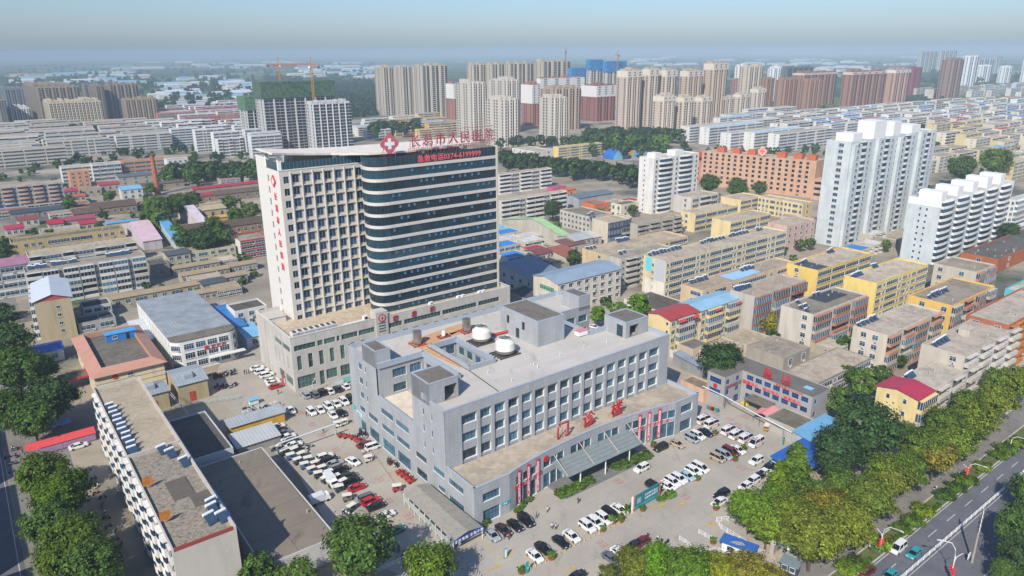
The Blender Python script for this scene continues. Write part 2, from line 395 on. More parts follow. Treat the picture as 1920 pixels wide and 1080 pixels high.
def building(name, label, A, h, B=None, C=None, L=None, D=None, floors=4, wall='#c9c2b4', roof='#a89e8e', style='flat', f='wWw', l='', r='', bal='#c9c2b4',
             glass=None, frame=None, yaw=YAW, cat='building', group=None, base0=.0, huts=0, par=.6, wallm=None, roofm=None, hood=False, far=False, band=None, left=None, top=None, z0=0.0, bits=True):
 """A: picture position of the roof's near corner at height h (h may be the picture position of its foot). B, C: picture columns of the
 roof's right and left ends, or lengths L and D in metres."""
 if isinstance(h, tuple):
  h = height_of(h, A)
 p = G(A[0], A[1], h)
 if L is None: L = reach(p, yaw, B)
 if D is None: D = (G(C[0], C[1], h)-p).dot(Vector((-sin(yaw), cos(yaw), 0))) if isinstance(C, tuple) else reach(p, yaw+pi/2, C)
 p.z = z0
 t = thing(name, label, cat, p, yaw, group)
 wm = wallm or wall_mat(wall); H = h-z0
 if style == 'flat':
  b = flat_box(L, D, H, par)
  part('wall', b, wm, t)
  rb = MB(); rb.quad((.25, .25, H-par), (L-.25, .25, H-par), (L-.25, D-.25, H-par), (.25, D-.25, H-par))
  ro = part('roof', rb, roofm or roof_mat(roof), t); rz_ = H-par
 elif style == 'slab':
  b = MB(); b.box(0, 0, 0, L, D, H-.3, 0, 'tb'); part('wall', b, wm, t)
  rb = MB(); rb.box(-.5, -.7, H-.3, L+.5, D+.7, H, 0)
  ro = part('roof', rb, roofm or roof_mat(roof), t); rz_ = H
 else:                                       # gable along x, or 'mono'
  rise = {'gable': .2*D, 'low': .1*D, 'mono': .12*D}[style]; e = .45
  b = MB(); b.box(0, 0, 0, L, D, H, 0, 'tb')
  yr = D/2 if style != 'mono' else D
  for x in (0, L):
   b.poly([(x, 0, H), (x, D, H), (x, yr, H+rise)] if x else [(x, D, H), (x, 0, H), (x, yr, H+rise)], 0)
  if style == 'mono': b.quad((L, D, H), (0, D, H), (0, D, H+rise), (L, D, H+rise))
  part('wall', b, wm, t)
  rb = MB(); th = .14; k = rise/yr
  def slope(y0, z0_, y1, z1_):
   rb.quad((-e, y0, z0_+th), (L+e, y0, z0_+th), (L+e, y1, z1_+th), (-e, y1, z1_+th)); rb.quad((-e, y1, z1_+.02), (L+e, y1, z1_+.02), (L+e, y0, z0_+.02), (-e, y0, z0_+.02))
   rb.quad((-e, y0, z0_+.02), (L+e, y0, z0_+.02), (L+e, y0, z0_+th), (-e, y0, z0_+th))
   rb.quad((-e, y1, z1_+.02), (-e, y0, z0_+.02), (-e, y0, z0_+th), (-e, y1, z1_+th)); rb.quad((L+e, y0, z0_+.02), (L+e, y1, z1_+.02), (L+e, y1, z1_+th), (L+e, y0, z0_+th))
  slope(-e, H-k*e, yr, H+rise)
  if style != 'mono':
   rb.quad((L+e, D+e, H-k*e+th), (-e, D+e, H-k*e+th), (-e, yr, H+rise+th), (L+e, yr, H+rise+th))
   rb.quad((-e, D+e, H-k*e+.02), (-e, yr, H+rise+.02), (-e, yr, H+rise+th), (-e, D+e, H-k*e+th)); rb.quad((L+e, yr, H+rise+.02), (L+e, D+e, H-k*e+.02), (L+e, D+e, H-k*e+th), (L+e, yr, H+rise+th))
   rb.quad((L+e, D+e, H-k*e+.02), (-e, D+e, H-k*e+.02), (-e, D+e, H-k*e+th), (L+e, D+e, H-k*e+th))
  ro = part('roof', rb, roofm or metal_roof_mat(roof), t); rz_ = H
 fh = (H-base0-(par if style == 'flat' else .3))/max(floors, 1); gl = glass or GLASS; fr = frame or FRAME_W
 if band:
  bb = MB()
  for k in range(1, floors+1):
   z = base0+k*fh; bb.box(-.06, -.06, z-.12, L+.06, D+.06, z+.06, 0)
  part('floor_band', bb, wall_mat(band), t)
 units = []
 for pat, Lf, fn in ((f, L, lambda x: ((x, 0), 0)), (l, D, lambda x: ((0, D-x), -pi/2)), (r, D, lambda x: ((L, x), pi/2))):
  if not pat: continue
  for kind, x, z, me in lay_face(pat, Lf, floors, fh, base0, bal, gl, fr, hood):
   (xx, yy), rz = fn(x); units.append((kind, (xx, yy, z), rz, me))
 if far:
  if units: merge_units(t, units)
 else: place_units(t, units)
 if not far and style == 'flat':
  rg = random.Random(int(A[0]*7+A[1]))
  if L > 12 and bits:
   vb = MB()
   for k in range(int(L/6)):
    x, y = rg.uniform(1, L-1), rg.uniform(1, D-1); q = rg.uniform(.12, .3); vb.cyl(x, y, rz_, rz_+rg.uniform(.4, 1.1), q, q, 6)
   part('roof_vent', vb, plain('#a9a59c', .8), ro)
  for k in range(huts):
   hb = MB(); x = L*(k+.5)/huts; hb.box(x-1.6, D*.52, rz_, x+1.6, min(D-.6, D*.52+3.2), rz_+2.3, 0, 'b'); hb.box(x-1.8, D*.52-.2, rz_+2.3, x+1.8, min(D-.4, D*.52+3.4), rz_+2.45, 0)
   part('stair_hut', hb, wm, ro)
 t['_dim'] = (L, D, H, rz_)
 BUILT.append((t, L, D, H)); return t
def merge_units(t, units):
 b = MB(); mats = []
 for kind, p, rz, me in units:
  off = {}
  for q, mt in enumerate(me.materials):
   if mt not in mats: mats.append(mt)
   off[q] = mats.index(mt)
  o = MB(); o.v = [tuple(v.co) for v in me.vertices]; o.f = [tuple(pp.vertices) for pp in me.polygons]; o.m = [off[pp.material_index] for pp in me.polygons]
  b.merge(o, *p, rz=rz)
 tag(part('window', b, mats, t), kind='stuff')
def local(t, x, y, z=0):
 """point of a thing's own frame in the world"""
 c, s = cos(t.rotation_euler[2]), sin(t.rotation_euler[2])
 return Vector((t.location[0]+x*c-y*s, t.location[1]+x*s+y*c, t.location[2]+z))
def make_heater():
 t = thing('solar_water_heater', 'solar heater with dark blue tubes under a white tank on a flat roof', 'solar heater', (0, 0, -50))
 a = MB(); a.quad((-.75, -.7, .25), (.75, -.7, .25), (.75, .55, 1.25), (-.75, .55, 1.25)); a.quad((-.75, .55, 1.2), (.75, .55, 1.2), (.75, -.7, .2), (-.75, -.7, .2))
 mt, n, b = new_mat("vacuum_tubes")
 g = N(n, "ShaderNodeTexCoord"); wv = N(n, "ShaderNodeTexWave"); wv.inputs["Scale"].default_value = 2.2; wv.inputs["Distortion"].default_value = 0
 n.links.new(g.outputs["Object"], wv.inputs["Vector"]); mx = N(n, "ShaderNodeMix", data_type='RGBA'); n.links.new(wv.outputs["Fac"], mx.inputs[0])
 mx.inputs[6].default_value = (*srgb('#141e30'), 1); mx.inputs[7].default_value = (*srgb('#4a627e'), 1); n.links.new(mx.outputs[2], b.inputs["Base Color"]); setv(b, rough=.2)
 part('collector', a, mt, t)
 k = MB(); k.tube([(-.85, .72, 1.42), (.85, .72, 1.42)], .24, 8); part('tank', k, plain('#dfe2e4', .3), t, smooth=False)
 fr = MB()
 for x in (-.7, .7):
  fr.bar((x, .72, 0), (x, .72, 1.2), .06); fr.bar((x, -.7, 0), (x, -.7, .25), .06); fr.bar((x, -.7, .05), (x, .72, .05), .05)
 part('stand', fr, STEEL, t)
 return t
HEATER = make_heater(); _first = [True]
def heaters(t, spots, rz_off=0, label=''):
 L, D, H, rz = t['_dim']
 for x, y in spots:
  lab = label; p = local(t, x*L, y*D, rz)
  a = t.rotation_euler[2]+rz_off
  if _first[0]:
   HEATER.location = p; HEATER.rotation_euler = (0, 0, a); HEATER['label'] = lab; HEATER['group'] = 'solar heaters on '+label.split(' on ')[-1]; _first[0] = False
  else: copy_tree(HEATER, p, a, lab, 'solar heaters on '+label.split(' on ')[-1], scale=rng.uniform(.9, 1.25))
# ---------------------------------------------------------------- ground, yards, roads
def sheet(name, pts, z, mat, z1=None):
 b = MB(); b.poly([(p[0], p[1], z) for p in pts]); return structure(name, b, [mat])
def ground_mat():
 mt, n, b = new_mat("town_and_fields")
 g = N(n, "ShaderNodeNewGeometry"); pos = g.outputs["Position"]
 town = noise_mix(n, srgb('#857c6e'), srgb('#a59b8a'), .03, 8, .35, .65)
 town = noise_mix(n, srgb('#5f625a'), town, .012, 6, .38, .5)
 town = noise_mix(n, srgb('#4c5a3a'), town, .02, 7, .36, .42)
 mp = N(n, "ShaderNodeMapping"); mp.inputs["Rotation"].default_value = (0, 0, .2); mp.inputs["Scale"].default_value = (.0035, .0011, .002); n.links.new(pos, mp.inputs[0])
 vo = N(n, "ShaderNodeTexVoronoi"); vo.feature = 'F1'; vo.distance = 'CHEBYCHEV'; vo.inputs["Scale"].default_value = 1.0; vo.inputs["Randomness"].default_value = .8
 n.links.new(mp.outputs[0], vo.inputs["Vector"])
 sp = N(n, "ShaderNodeSeparateColor"); n.links.new(vo.outputs["Color"], sp.inputs[0])
 cr = N(n, "ShaderNodeValToRGB"); e = cr.color_ramp
 e.interpolation = 'CONSTANT'
 for p, c in ((0, '#3f5330'), (.25, '#55683a'), (.45, '#2f4226'), (.62, '#6d7448'), (.75, '#3a4d2c'), (.88, '#8a8462')):
  q = e.elements.new(p); q.color = (*srgb(c), 1)
 n.links.new(sp.outputs[0], cr.inputs[0])
 fld = noise_mix(n, srgb('#24361f'), cr.outputs[0], .0035, 8, .40, .50, (1.0, .35, 1))
 fld = noise_mix(n, srgb('#9a958a'), fld, .0021, 7, .30, .36, (1.0, .3, 1))
 ln = N(n, "ShaderNodeVectorMath", operation='LENGTH'); n.links.new(pos, ln.inputs[0])
 nz = N(n, "ShaderNodeTexNoise"); nz.inputs["Scale"].default_value = .002; n.links.new(pos, nz.inputs["Vector"])
 ma = N(n, "ShaderNodeMath", operation='MULTIPLY_ADD'); ma.inputs[1].default_value = 900; n.links.new(nz.outputs["Fac"], ma.inputs[0]); n.links.new(ln.outputs["Value"], ma.inputs[2])
 r = N(n, "ShaderNodeMapRange"); r.inputs["From Min"].default_value = 1750; r.inputs["From Max"].default_value = 2000; n.links.new(ma.outputs[0], r.inputs["Value"])
 mx = N(n, "ShaderNodeMix", data_type='RGBA'); n.links.new(r.outputs[0], mx.inputs[0]); n.links.new(town, mx.inputs[6]); n.links.new(fld, mx.inputs[7])
 n.links.new(mx.outputs[2], b.inputs["Base Color"]); setv(b, rough=.95, spec=.1)
 return mt
gb = MB(); gb.poly([(18500*cos(2*pi*k/96), 18500*sin(2*pi*k/96), 0) for k in range(96)])
structure("ground", gb, [ground_mat()])
CONC = slab_mat('#aba497', 6, 5, .8, .86); CONC2 = roof_mat('#aaa294', .8, .08); ASPH = roof_mat('#606065', .85, .06); ASPH_OLD = roof_mat('#77736d', .8, .09)
PAVE = roof_mat('#a39a8b', .78, .2)
YARD = [(395, 735), (420, 660), (470, 640), (640, 655), (700, 590), (1150, 560), (1290, 640), (1345, 700), (1450, 760), (1530, 850), (1470, 920), (1420, 960), (1545, 1075), (1290, 1110), (820, 1110), (640, 1030), (560, 890)]
sheet("hospital_yard", [G(*p) for p in YARD], .004, CONC)
U = Vector((cos(YAW), sin(YAW), 0)); V = Vector((-sin(YAW), cos(YAW), 0))
def strip(name, q0, q1, s0, s1, z, mat, U=U, V=V):
 return sheet(name, [U*s0+V*q0, U*s1+V*q0, U*s1+V*q1, U*s0+V*q1], z, mat)
qk = sum(G(*p).dot(V) for p in ((1600, 1079), (1722, 985), (1900, 853)))/3      # kerb of the hedge strip
qf = sum(G(*p).dot(V) for p in ((1690, 1078), (1815, 985), (1895, 908)))/3      # fence down the middle
KERBQ, FENCEQ = qk, qf
strip("main_road", qf-9.5, qk, -60, 700, .008, ASPH)
strip("cycle_lane", qk+3.6, qk+9.0, -60, 700, .008, ASPH_OLD)
strip("pavement", qk+9.2, qk+22, 45, 700, .006, PAVE)
strip("far_pavement", qf-22, qf-10.2, -60, 700, .006, PAVE)
def kerb(name, q, s0, s1, wd=.3, h=.14):
 b = MB(); pts = [U*s0+V*(q-wd/2), U*s1+V*(q-wd/2), U*s1+V*(q+wd/2), U*s0+V*(q+wd/2)]
 b.prism([(p.x, p.y) for p in pts], 0, h); return structure(name, b, [plain('#b4aea2', .85)])
kerb("road_kerb", qk+.15, -40, 600); kerb("lane_kerb", qk+3.45, -40, 600); kerb("pavement_kerb", qk+9.15, 60, 600); kerb("far_kerb", qf-9.7, -40, 600)
hb = MB()
for q0, q1 in ((qk+.35, qk+3.25),):
 pts = [U*-40+V*q0, U*500+V*q0, U*500+V*q1, U*-40+V*q1]; hb.poly([(p.x, p.y, .10) for p in pts])
structure("planting_bed", hb, [roof_mat('#5b6338', .6, .7)])
lb = MB()
def dash(b, s0, s1, q, wd=.15, z=.014):
 p = [U*s0+V*(q-wd/2), U*s1+V*(q-wd/2), U*s1+V*(q+wd/2), U*s0+V*(q+wd/2)]; b.poly([(x.x, x.y, z) for x in p])
for s in range(-20, 500, 9): dash(lb, s, s+4, (qk+qf)/2)
dash(lb, -40, 500, qk-.4); dash(lb, -40, 500, qf+.5, .12); dash(lb, -40, 500, qf-.5, .12)
PAINT_W = plain('#c9c8c2', .8, var=.35, scale=2); PAINT_Y = plain('#c9a03a', .8, var=.35, scale=2); PAINT_R = plain('#b4483f', .8, var=.3, scale=2)
structure("road_marking", lb, [PAINT_W])
L0 = G(24, 1080); L1 = G(0, 997)
UL = (G(60, 700)-G(95, 900)).normalized(); UL = Vector((-sin(YAW), cos(YAW), 0)); VL = Vector((-cos(YAW), -sin(YAW), 0))
base = G(70, 1080)
def lstrip(name, q0, q1, z, mat): return sheet(name, [base-UL*40+VL*q0, base-UL*40+VL*q1, base+UL*330+VL*q1, base+UL*330+VL*q0], z, mat)
lstrip("side_street", 2, 16, .008, ASPH); lstrip("side_pavement", -12, 1.7, .006, ASPH_OLD); lstrip("opposite_pavement", 16.3, 24, .006, PAVE)
lm = MB()
for s in range(-20, 200, 8):
 p = [base+UL*s+VL*8.9, base+UL*s+VL*9.05, base+UL*(s+4)+VL*9.05, base+UL*(s+4)+VL*8.9]; lm.poly([(x.x, x.y, .014) for x in p])
p = [base+UL*-30+VL*2.6, base+UL*-30+VL*2.75, base+UL*300+VL*2.75, base+UL*300+VL*2.6]; lm.poly([(x.x, x.y, .014) for x in p])
structure("street_marking", lm, [PAINT_W])
ym = MB(); rm = MB()
def stripe(b, p0, p1, wd=.14, z=.012):
 a, c = G(*p0), G(*p1); d = (c-a).normalized(); nn = Vector((-d.y, d.x, 0))*wd/2
 b.poly([(q.x, q.y, z) for q in (a-nn, c-nn, c+nn, a+nn)])
for k in range(16):
 s = Vector((-8.5, 136, 0));
BAYS_Y = [((985, 1040), (1000, 1062)), ((1010, 1030), (1030, 1052)), ((1062, 1008), (1080, 1025)), ((1080, 990), (1105, 1012)), ((1098, 975), (1130, 1005)), ((1150, 960), (1172, 990)), ((985, 1062), (1062, 1030)), ((1085, 1010), (1190, 965)), ((1240, 900), (1330, 862)), ((1330, 865), (1395, 842)), ((1395, 835), (1440, 815)), ((1250, 880), (1262, 896)), ((540, 800), (560, 790)),
          ((490, 735), (470, 705)), ((640, 740), (560, 775)), ((575, 770), (545, 790)), ((655, 940), (690, 930)), ((690, 960), (725, 930)), ((735, 985), (770, 950)), ((880, 1000), (955, 1050)), ((870, 1020), (905, 1050)), ((1100, 1070), (1150, 1050)), ((1020, 1080), (1060, 1062)),
          ((640, 855), (700, 830)), ((700, 860), (760, 905)), ((720, 880), (780, 925)), ((560, 742), (640, 720)), ((590, 830), (620, 815)), ((505, 800), (530, 835)), ((630, 870), (650, 850)), ((1335, 985), (1355, 975)), ((1215, 945), (1240, 955))]
for a, c in BAYS_Y: stripe(ym, a, c)
for px in ((912, 1072), (935, 1050), (1226, 954), (1265, 952), (1318, 990), (1055, 1075)):      # painted arrows
 p = G(*px);
 for s0, s1, wd in ((0, 2.2, .25), (2.2, 3.0, .8), (3.0, 3.6, .4)):
  q = [p+U*s0-V*wd/2, p+U*s1-V*wd/2, p+U*s1+V*wd/2, p+U*s0+V*wd/2]; ym.poly([(x.x, x.y, .012+.002*s0) for x in q])
for px in ((635, 900), (600, 820), (628, 848), (590, 880), (710, 905), (765, 975), (727, 945), (852, 1045), (1130, 1027), (1287, 937), (1161, 908), (1392, 883), (1345, 780), (1370, 790), (1400, 785), (1385, 800), (1130, 890), (583, 800), (560, 778)):
 p = G(*px)
 for a0 in (0, 1.3):
  for s0, s1, q0, q1 in ((0, 1.6, a0, a0+.14), (0, .14, a0+.16, a0+1), (1.46, 1.6, a0+.16, a0+1), (.7, .84, a0+.16, a0+1)):
   q = [p+U*s0+V*q0, p+U*s1+V*q0, p+U*s1+V*q1, p+U*s0+V*q1]; rm.poly([(x.x, x.y, .012) for x in q])
structure("yard_marking", ym, [PAINT_Y]); structure("yard_stencil_marking", rm, [PAINT_R])
# ---------------------------------------------------------------- the hospital
def unit_pane(w_, h_, nx=2, nz=1, frame=None, glass=None, fw=.06):
 frame = frame or FRAME_D; glass = glass or GLASS_TEAL
 key = ('p', round(w_, 2), round(h_, 2), nx, nz, frame.name, glass.name)
 if key in _UNITS: return _UNITS[key]
 b = MB(); b.quad((-w_/2, 0, 0), (w_/2, 0, 0), (w_/2, 0, h_), (-w_/2, 0, h_), 1)
 for k in range(nx+1):
  x = -w_/2+w_*k/nx; b.box(max(-w_/2, x-fw/2), -.07, 0, min(w_/2, x+fw/2), -.002, h_, 0, 'k')
 for k in range(nz+1):
  z = h_*k/nz; b.box(-w_/2, -.06, max(0, z-fw/2), w_/2, -.002, min(h_, z+fw/2), 0, 'k')
 me = b.mesh("window", [frame, glass]); _UNITS[key] = me; return me
def facade(b, P, ang, L, z0, z1, ops, depth=.4, mi=0, mr=1, flip=False):
 """wall with openings, built in the plane through P running along ang; outwards is to the right of that direction"""
 ux, uy = cos(ang), sin(ang); nx, ny = uy, -ux
 X = sorted({0.0, L}|{o[0] for o in ops}|{o[1] for o in ops}); Z = sorted({z0, z1}|{o[2] for o in ops}|{o[3] for o in ops})
 pt = lambda x, z, d=0: (P[0]+ux*x-nx*d, P[1]+uy*x-ny*d, z)
 hole = lambda x, z: any(o[0]-1e-6 <= x <= o[1]+1e-6 and o[2]-1e-6 <= z <= o[3]+1e-6 for o in ops)
 for j in range(len(Z)-1):
  i = 0
  while i < len(X)-1:
   zc = (Z[j]+Z[j+1])/2
   if hole((X[i]+X[i+1])/2, zc): i += 1; continue
   k = i
   while k+1 < len(X)-1 and not hole((X[k+1]+X[k+2])/2, zc): k += 1
   b.quad(pt(X[i], Z[j]), pt(X[k+1], Z[j]), pt(X[k+1], Z[j+1]), pt(X[i], Z[j+1]), mi); i = k+1
 for x0, x1, a, c in ops:
  b.quad(pt(x0, a), pt(x1, a), pt(x1, a, depth), pt(x0, a, depth), mr); b.quad(pt(x0, c, depth), pt(x1, c, depth), pt(x1, c), pt(x0, c), mr)
  b.quad(pt(x0, a), pt(x0, a, depth), pt(x0, c, depth), pt(x0, c), mr); b.quad(pt(x1, a, depth), pt(x1, a), pt(x1, c), pt(x1, c, depth), mr)
 return [((pt((x0+x1)/2, a, depth-.01)), ang, x1-x0, c-a) for x0, x1, a, c in ops]
CLAD = tile_mat('#a4a7a9', 1.1, .8); CLAD_REV_LIT = plain('#d2d4d3', .7); PARAPET = plain('#a9b3bd', .4, .15)  # window reveals paler than the cladding: sunlight on them put into the colour
ROOF_W = slab_mat('#bdb8af', 9, 2.2, .9, .9, 'Object'); ROOF_T = roof_mat('#a89c8a', .74, .1); ROOF_DK = roof_mat('#6d675e', .7, .2)
O_A = Vector((-8.521, 135.996, 0)); YO = radians(37.32)
opd = thing("outpatient_building", "grey clad stepped outpatient building with curved two storey entrance front and white roof", "hospital", O_A, YO)
wb = MB(); cur = []
LF = -pi/2           # left faces run from the back to the front
fl5 = [(19.2, 21.1), (14.9, 16.9), (10.6, 12.5), (6.3, 8.0), (.4, 3.6)]
def lface(b_hi, b_lo, z0, z1, ops, depth=.35): return facade(wb, (0, b_hi), LF, b_hi-b_lo, z0, z1, [(b_hi-o1, b_hi-o0, a, c) for o0, o1, a, c in ops], depth)
panes = []
panes += lface(60, 51.2, 0, 24, [(52.2, 54.5, a, c) for a, c in fl5[:3]]+[(52.2, 55.6, a, c) for a, c in fl5[3:]])
panes += lface(51.2, 43.7, 0, 27.4, [(49.8, 50.8, a, c) for a, c in fl5[:3]]+[(44.8, 50.4, 6.3, 8.0), (44.6, 50.4, .4, 3.7)])
panes += lface(43.7, 25.4, 0, 15.2, [(b0, b1, a, c) for b0, b1 in ((36, 42.8), (28, 34.8)) for a, c in ((10.7, 12.5), (6.2, 7.9), (.3, 3.7))])
panes += lface(25.4, 17.4, 0, 28.2, [(20.1, 21, a, c) for a, c in ((23.5, 25.2), (19.3, 21.1), (14.9, 16.9), (10.6, 12.4))]+[(20, 25.2, 6.2, 7.9), (20, 25.2, 1.2, 3.5)])
panes += lface(17.4, 11, 9.9, 24, [(16.4, 17.2, a, c) for a, c in fl5[:3]])
panes += lface(17.4, 11, 0, 9.9, [(12, 17.2, 6.2, 7.8), (12, 15.2, 2.2, 3.6)])
panes += lface(11, 0, 0, 9.9, [(4.2, 10.4, 6.1, 7.8), (4.2, 10.4, 1.3, 3.3)])
cols = [(4.5, 8.8)]+[(9.7+4.077*k, 12.85+4.077*k) for k in range(14)]+[(66.7, 70.9)]
panes += facade(wb, (0, 11.35), 0, 74.7, 8.8, 24, [(a, c, z0, z1) for a, c in cols for z0, z1 in ((18.9, 21.1), (14.4, 16.7), (9.75, 12.3))], .65)
pb = MB(); edges = [0]+[x for a, c in cols for x in (a-.05, c+.05)]+[74.7]
for k in range(0, len(edges), 2): pb.box(edges[k], 11, 8.8, edges[k+1], 11.35, 21.55, 0, 'kb')
pb.box(0, 11, 21.55, 74.7, 11.35, 24, 0, 'k')
facade(wb, (74.7, 11), pi/2, 16, 0, 24, []); facade(wb, (74.7, 27), pi, 15.7, 0, 24, [(1.5+k*4.6, 4.8+k*4.6, z, z+2) for k in range(3) for z in (19, 14.6)])
panes += facade(wb, (59, 27), pi/2, 16.5, 0, 24, [(1.2+k*5.2, 5+k*5.2, z, z+2.2) for k in range(3) for z in (19, 14.6, 10.4, 6.2)])
panes += facade(wb, (59, 43.5), 0, 15.7, 0, 24, [(1+k*5, 4.6+k*5, z, z+2.2) for k in range(3) for z in (19, 14.6, 10.4)])
facade(wb, (74.7, 43.5), pi/2, 16.5, 0, 24, []); facade(wb, (74.7, 60), pi, 74.7, 0, 24, [])
panes += facade(wb, (0.35, 43.7), 0, 13.6, 14, 24, [(a, c, z0, z1) for a, c in ((4.3, 8.4), (9.5, 13.0)) for z0, z1 in ((18.9, 21.3),)]+[(4.3, 8.2, 14.7, 17)], .4)
panes += facade(wb, (14, 43.7), -pi/2, 18.3, 14, 24, [(1+k*4.4, 4.6+k*4.4, z, z+2.3) for k in range(4) for z in (18.9, 14.7)], .4)
facade(wb, (14, 25.4), pi, 13.7, 14, 24, [])
for P, ang, L in (((18, 46.5), 0, 8.4), ((26.4, 46.5), -pi/2, 18.7), ((18, 27.8), pi/2, 18.7), ((26.4, 27.8), pi, 8.4)):
 panes += facade(wb, P, ang, L, 10, 24.0, [(1+k*4, 3.8+k*4, z, z+2.4) for k in range(int(L/4.2)) for z in (19.5, 15)], .3)
def arc(x):
 t_ = (x-9.7)/(66.0-9.7); return 3.2*sin(pi*max(0, min(1, t_)))**.8
NA = 24; xs = [9.7+(66.0-9.7)*k/NA for k in range(NA+1)]
panes += facade(wb, (0, 0), 0, 9.7, 0, 9.9, [(2.3, 7.0, 5.5, 7.7), (2.3, 7.0, .1, 3.4)], .5)
panes += facade(wb, (66, 0), 0, 9.4, 0, 9.9, [(2.2, 7.0, 5.7, 8.1), (2.3, 6.9, .1, 3.4)], .5)
facade(wb, (75.4, 0), pi/2, 11, 0, 9.9, [(2, 5, 5.7, 7.7)])
bands = [(0, 1.6, None), (1.6, 4.6, 'g'), (4.6, 5.6, None), (5.6, 7.8, 'g'), (7.8, 9.9, None)]
gl_units = []
for k in range(NA):
 x0, x1 = xs[k], xs[k+1]; y0, y1 = arc(x0), arc(x1); L = hypot(x1-x0, y1-y0); ang = math.atan2(y1-y0, x1-x0)
 pier = k % 4 == 0
 if pier: ops = []
 else:
  lower = (0.05, 4.4) if (k < 5 or k > 17) else (.05, 3.9)
  ops = [(0.0, L, 5.6, 7.9), (0.0, L, *lower)]
 panes += facade(wb, (x0, y0), ang, L, 0, 9.9, ops, .4)
part('wall', wb, [CLAD, CLAD_REV_LIT], opd); part('pier', pb, [CLAD], opd)
cap = MB()
def coping(pts, z, closed=False, wd=.5, h=.18, drop=1.3):
 n = len(pts)
 for i in range(n if closed else n-1):
  a, c = Vector((*pts[i], 0)), Vector((*pts[(i+1) % n], 0)); d = (c-a); L = d.length; d.normalize(); nn = Vector((-d.y, d.x, 0))
  q = [a-d*.0+nn*-.06, c-nn*.06, c+nn*wd, a+nn*wd]
  cap.prism([(p.x, p.y) for p in q], z, z+h, 0, bottom=True)
  q = [a+nn*.36, c+nn*.36, c+nn*(wd-.02), a+nn*(wd-.02)]
  cap.prism([(p.x, p.y) for p in q], z-drop, z-.003, 0)
coping([(0, 11), (74.7, 11)], 24); coping([(74.7, 11.6), (74.7, 27), (59, 27), (59, 43.5), (74.7, 43.5), (74.7, 60), (0, 60), (0, 51.2)], 24.02)
coping([(.3, 43.7), (14, 43.7), (14, 25.4), (8, 25.4)][::-1], 24.01); coping([(0, 17.3), (0, 11.5)], 24.01)
coping([(0, 43.5), (0, 25.6)], 15.2, drop=1.0); coping([(26.4, 46.5), (18, 46.5), (18, 27.8), (26.4, 27.8)], 24.03, True)
coping([(0, 11), (0, 0), (9.7, 0)]+[(x, arc(x)) for x in xs[1:]]+[(75.4, 0), (75.4, 11)], 9.9, drop=.8)
part('parapet_coping', cap, [PARAPET], opd)
rf = MB(); Z = 22.8
for x0, y0, x1, y1 in ((0, 11.4, 18, 27.8), (14, 27.8, 18, 60), (18, 46.5, 26.4, 60), (26.4, 11.4, 59, 60), (18, 11.4, 26.4, 27.8), (59, 11.4, 74.7, 27), (59, 43.5, 74.7, 60), (0, 43.7, 14, 60)):
 rf.quad((x0, y0, Z), (x1, y0, Z), (x1, y1, Z), (x0, y1, Z))
part('main_roof', rf, [ROOF_W], opd)
tr = MB(); tr.quad((0, 25.4, 14.1), (14, 25.4, 14.1), (14, 43.7, 14.1), (0, 43.7, 14.1)); tr.quad((18, 27.8, 10.1), (26.4, 27.8, 10.1), (26.4, 46.5, 10.1), (18, 46.5, 10.1)); part('terrace', tr, [roof_mat('#c9bda9', .85, .1)], opd)
lr = MB(); top = [(0, 11), (0, 0), (9.7, 0)]+[(x, arc(x)) for x in xs[1:]]+[(75.4, 0), (75.4, 11)]; lr.poly([(p[0], p[1], 9.1) for p in top]); part('entrance_roof', lr, [ROOF_T], opd)
def hut(name, x0, y0, x1, y1, z0, z1, openf=None, open_l=None, wins=()):
 b = MB(); ops = [openf] if openf else []
 units = facade(b, (x0, y0), 0, x1-x0, z0, z1, ops, 1.4, 0, 1)
 facade(b, (x1, y0), pi/2, y1-y0, z0, z1, []); facade(b, (x1, y1), pi, x1-x0, z0, z1, [])
 un = facade(b, (x0, y1), -pi/2, y1-y0, z0, z1, list(wins)+([open_l] if open_l else []), .3, 0, 1)
 t_ = .35; z = z1-.5
 for (a, c, d, e) in ((x0, y0, x1, y0+t_), (x0, y1-t_, x1, y1), (x0, y0+t_, x0+t_, y1-t_), (x1-t_, y0+t_, x1, y1-t_)): b.box(a-.05, c-.05, z1, d+.05, e+.05, z1+.15, 2)
 h = part(name, b, [CLAD, plain('#8d8b86', .8), PARAPET], opd)
 r_ = MB(); r_.quad((x0, y0, z1+.01), (x1, y0, z1+.01), (x1, y1, z1+.01), (x0, y1, z1+.01)); part('hut_roof', r_, [ROOF_DK], h)
 for p, ang, w_, h_ in units[:0]+un: obj('hut_window', unit_pane(w_, h_, 1, 1, FRAME_D, GLASS_DK), h, p, ang)
hut('stair_tower', 0, 17.4, 8, 25.4, 22.8, 28.2, (4.2, 7.6, 22.81, 26.6))
hut('stair_tower', 0, 43.7, 4.3, 51.2, 22.8, 27.4)
hut('stair_tower', 65, 18.5, 73.9, 27.2, 22.8, 27.5, (1.5, 5.2, 22.81, 26.3), (5, 7.4, 22.81, 26.3))
hut('stair_tower', 70, 43.5, 74.7, 51.2, 22.8, 27.5)
hut('machine_room', 41.5, 29, 51.2, 46, 22.8, 30.2, None, None, [(7.2, 8.9, 22.81, 25.8), (10, 11.3, 26, 28.4), (3, 4.2, 26, 28.4)])
big = [p for p in panes]
us = []
for p, ang, w_, h_ in big:
 nx = max(1, round(w_/1.0)); us.append(('window', p, ang, unit_pane(w_, h_, nx, 1 if h_ < 2.6 else 2, FRAME_D, GLASS_TEAL)))
place_units(opd, us)
cp = MB(); XA, XB = 24.5, 50.5
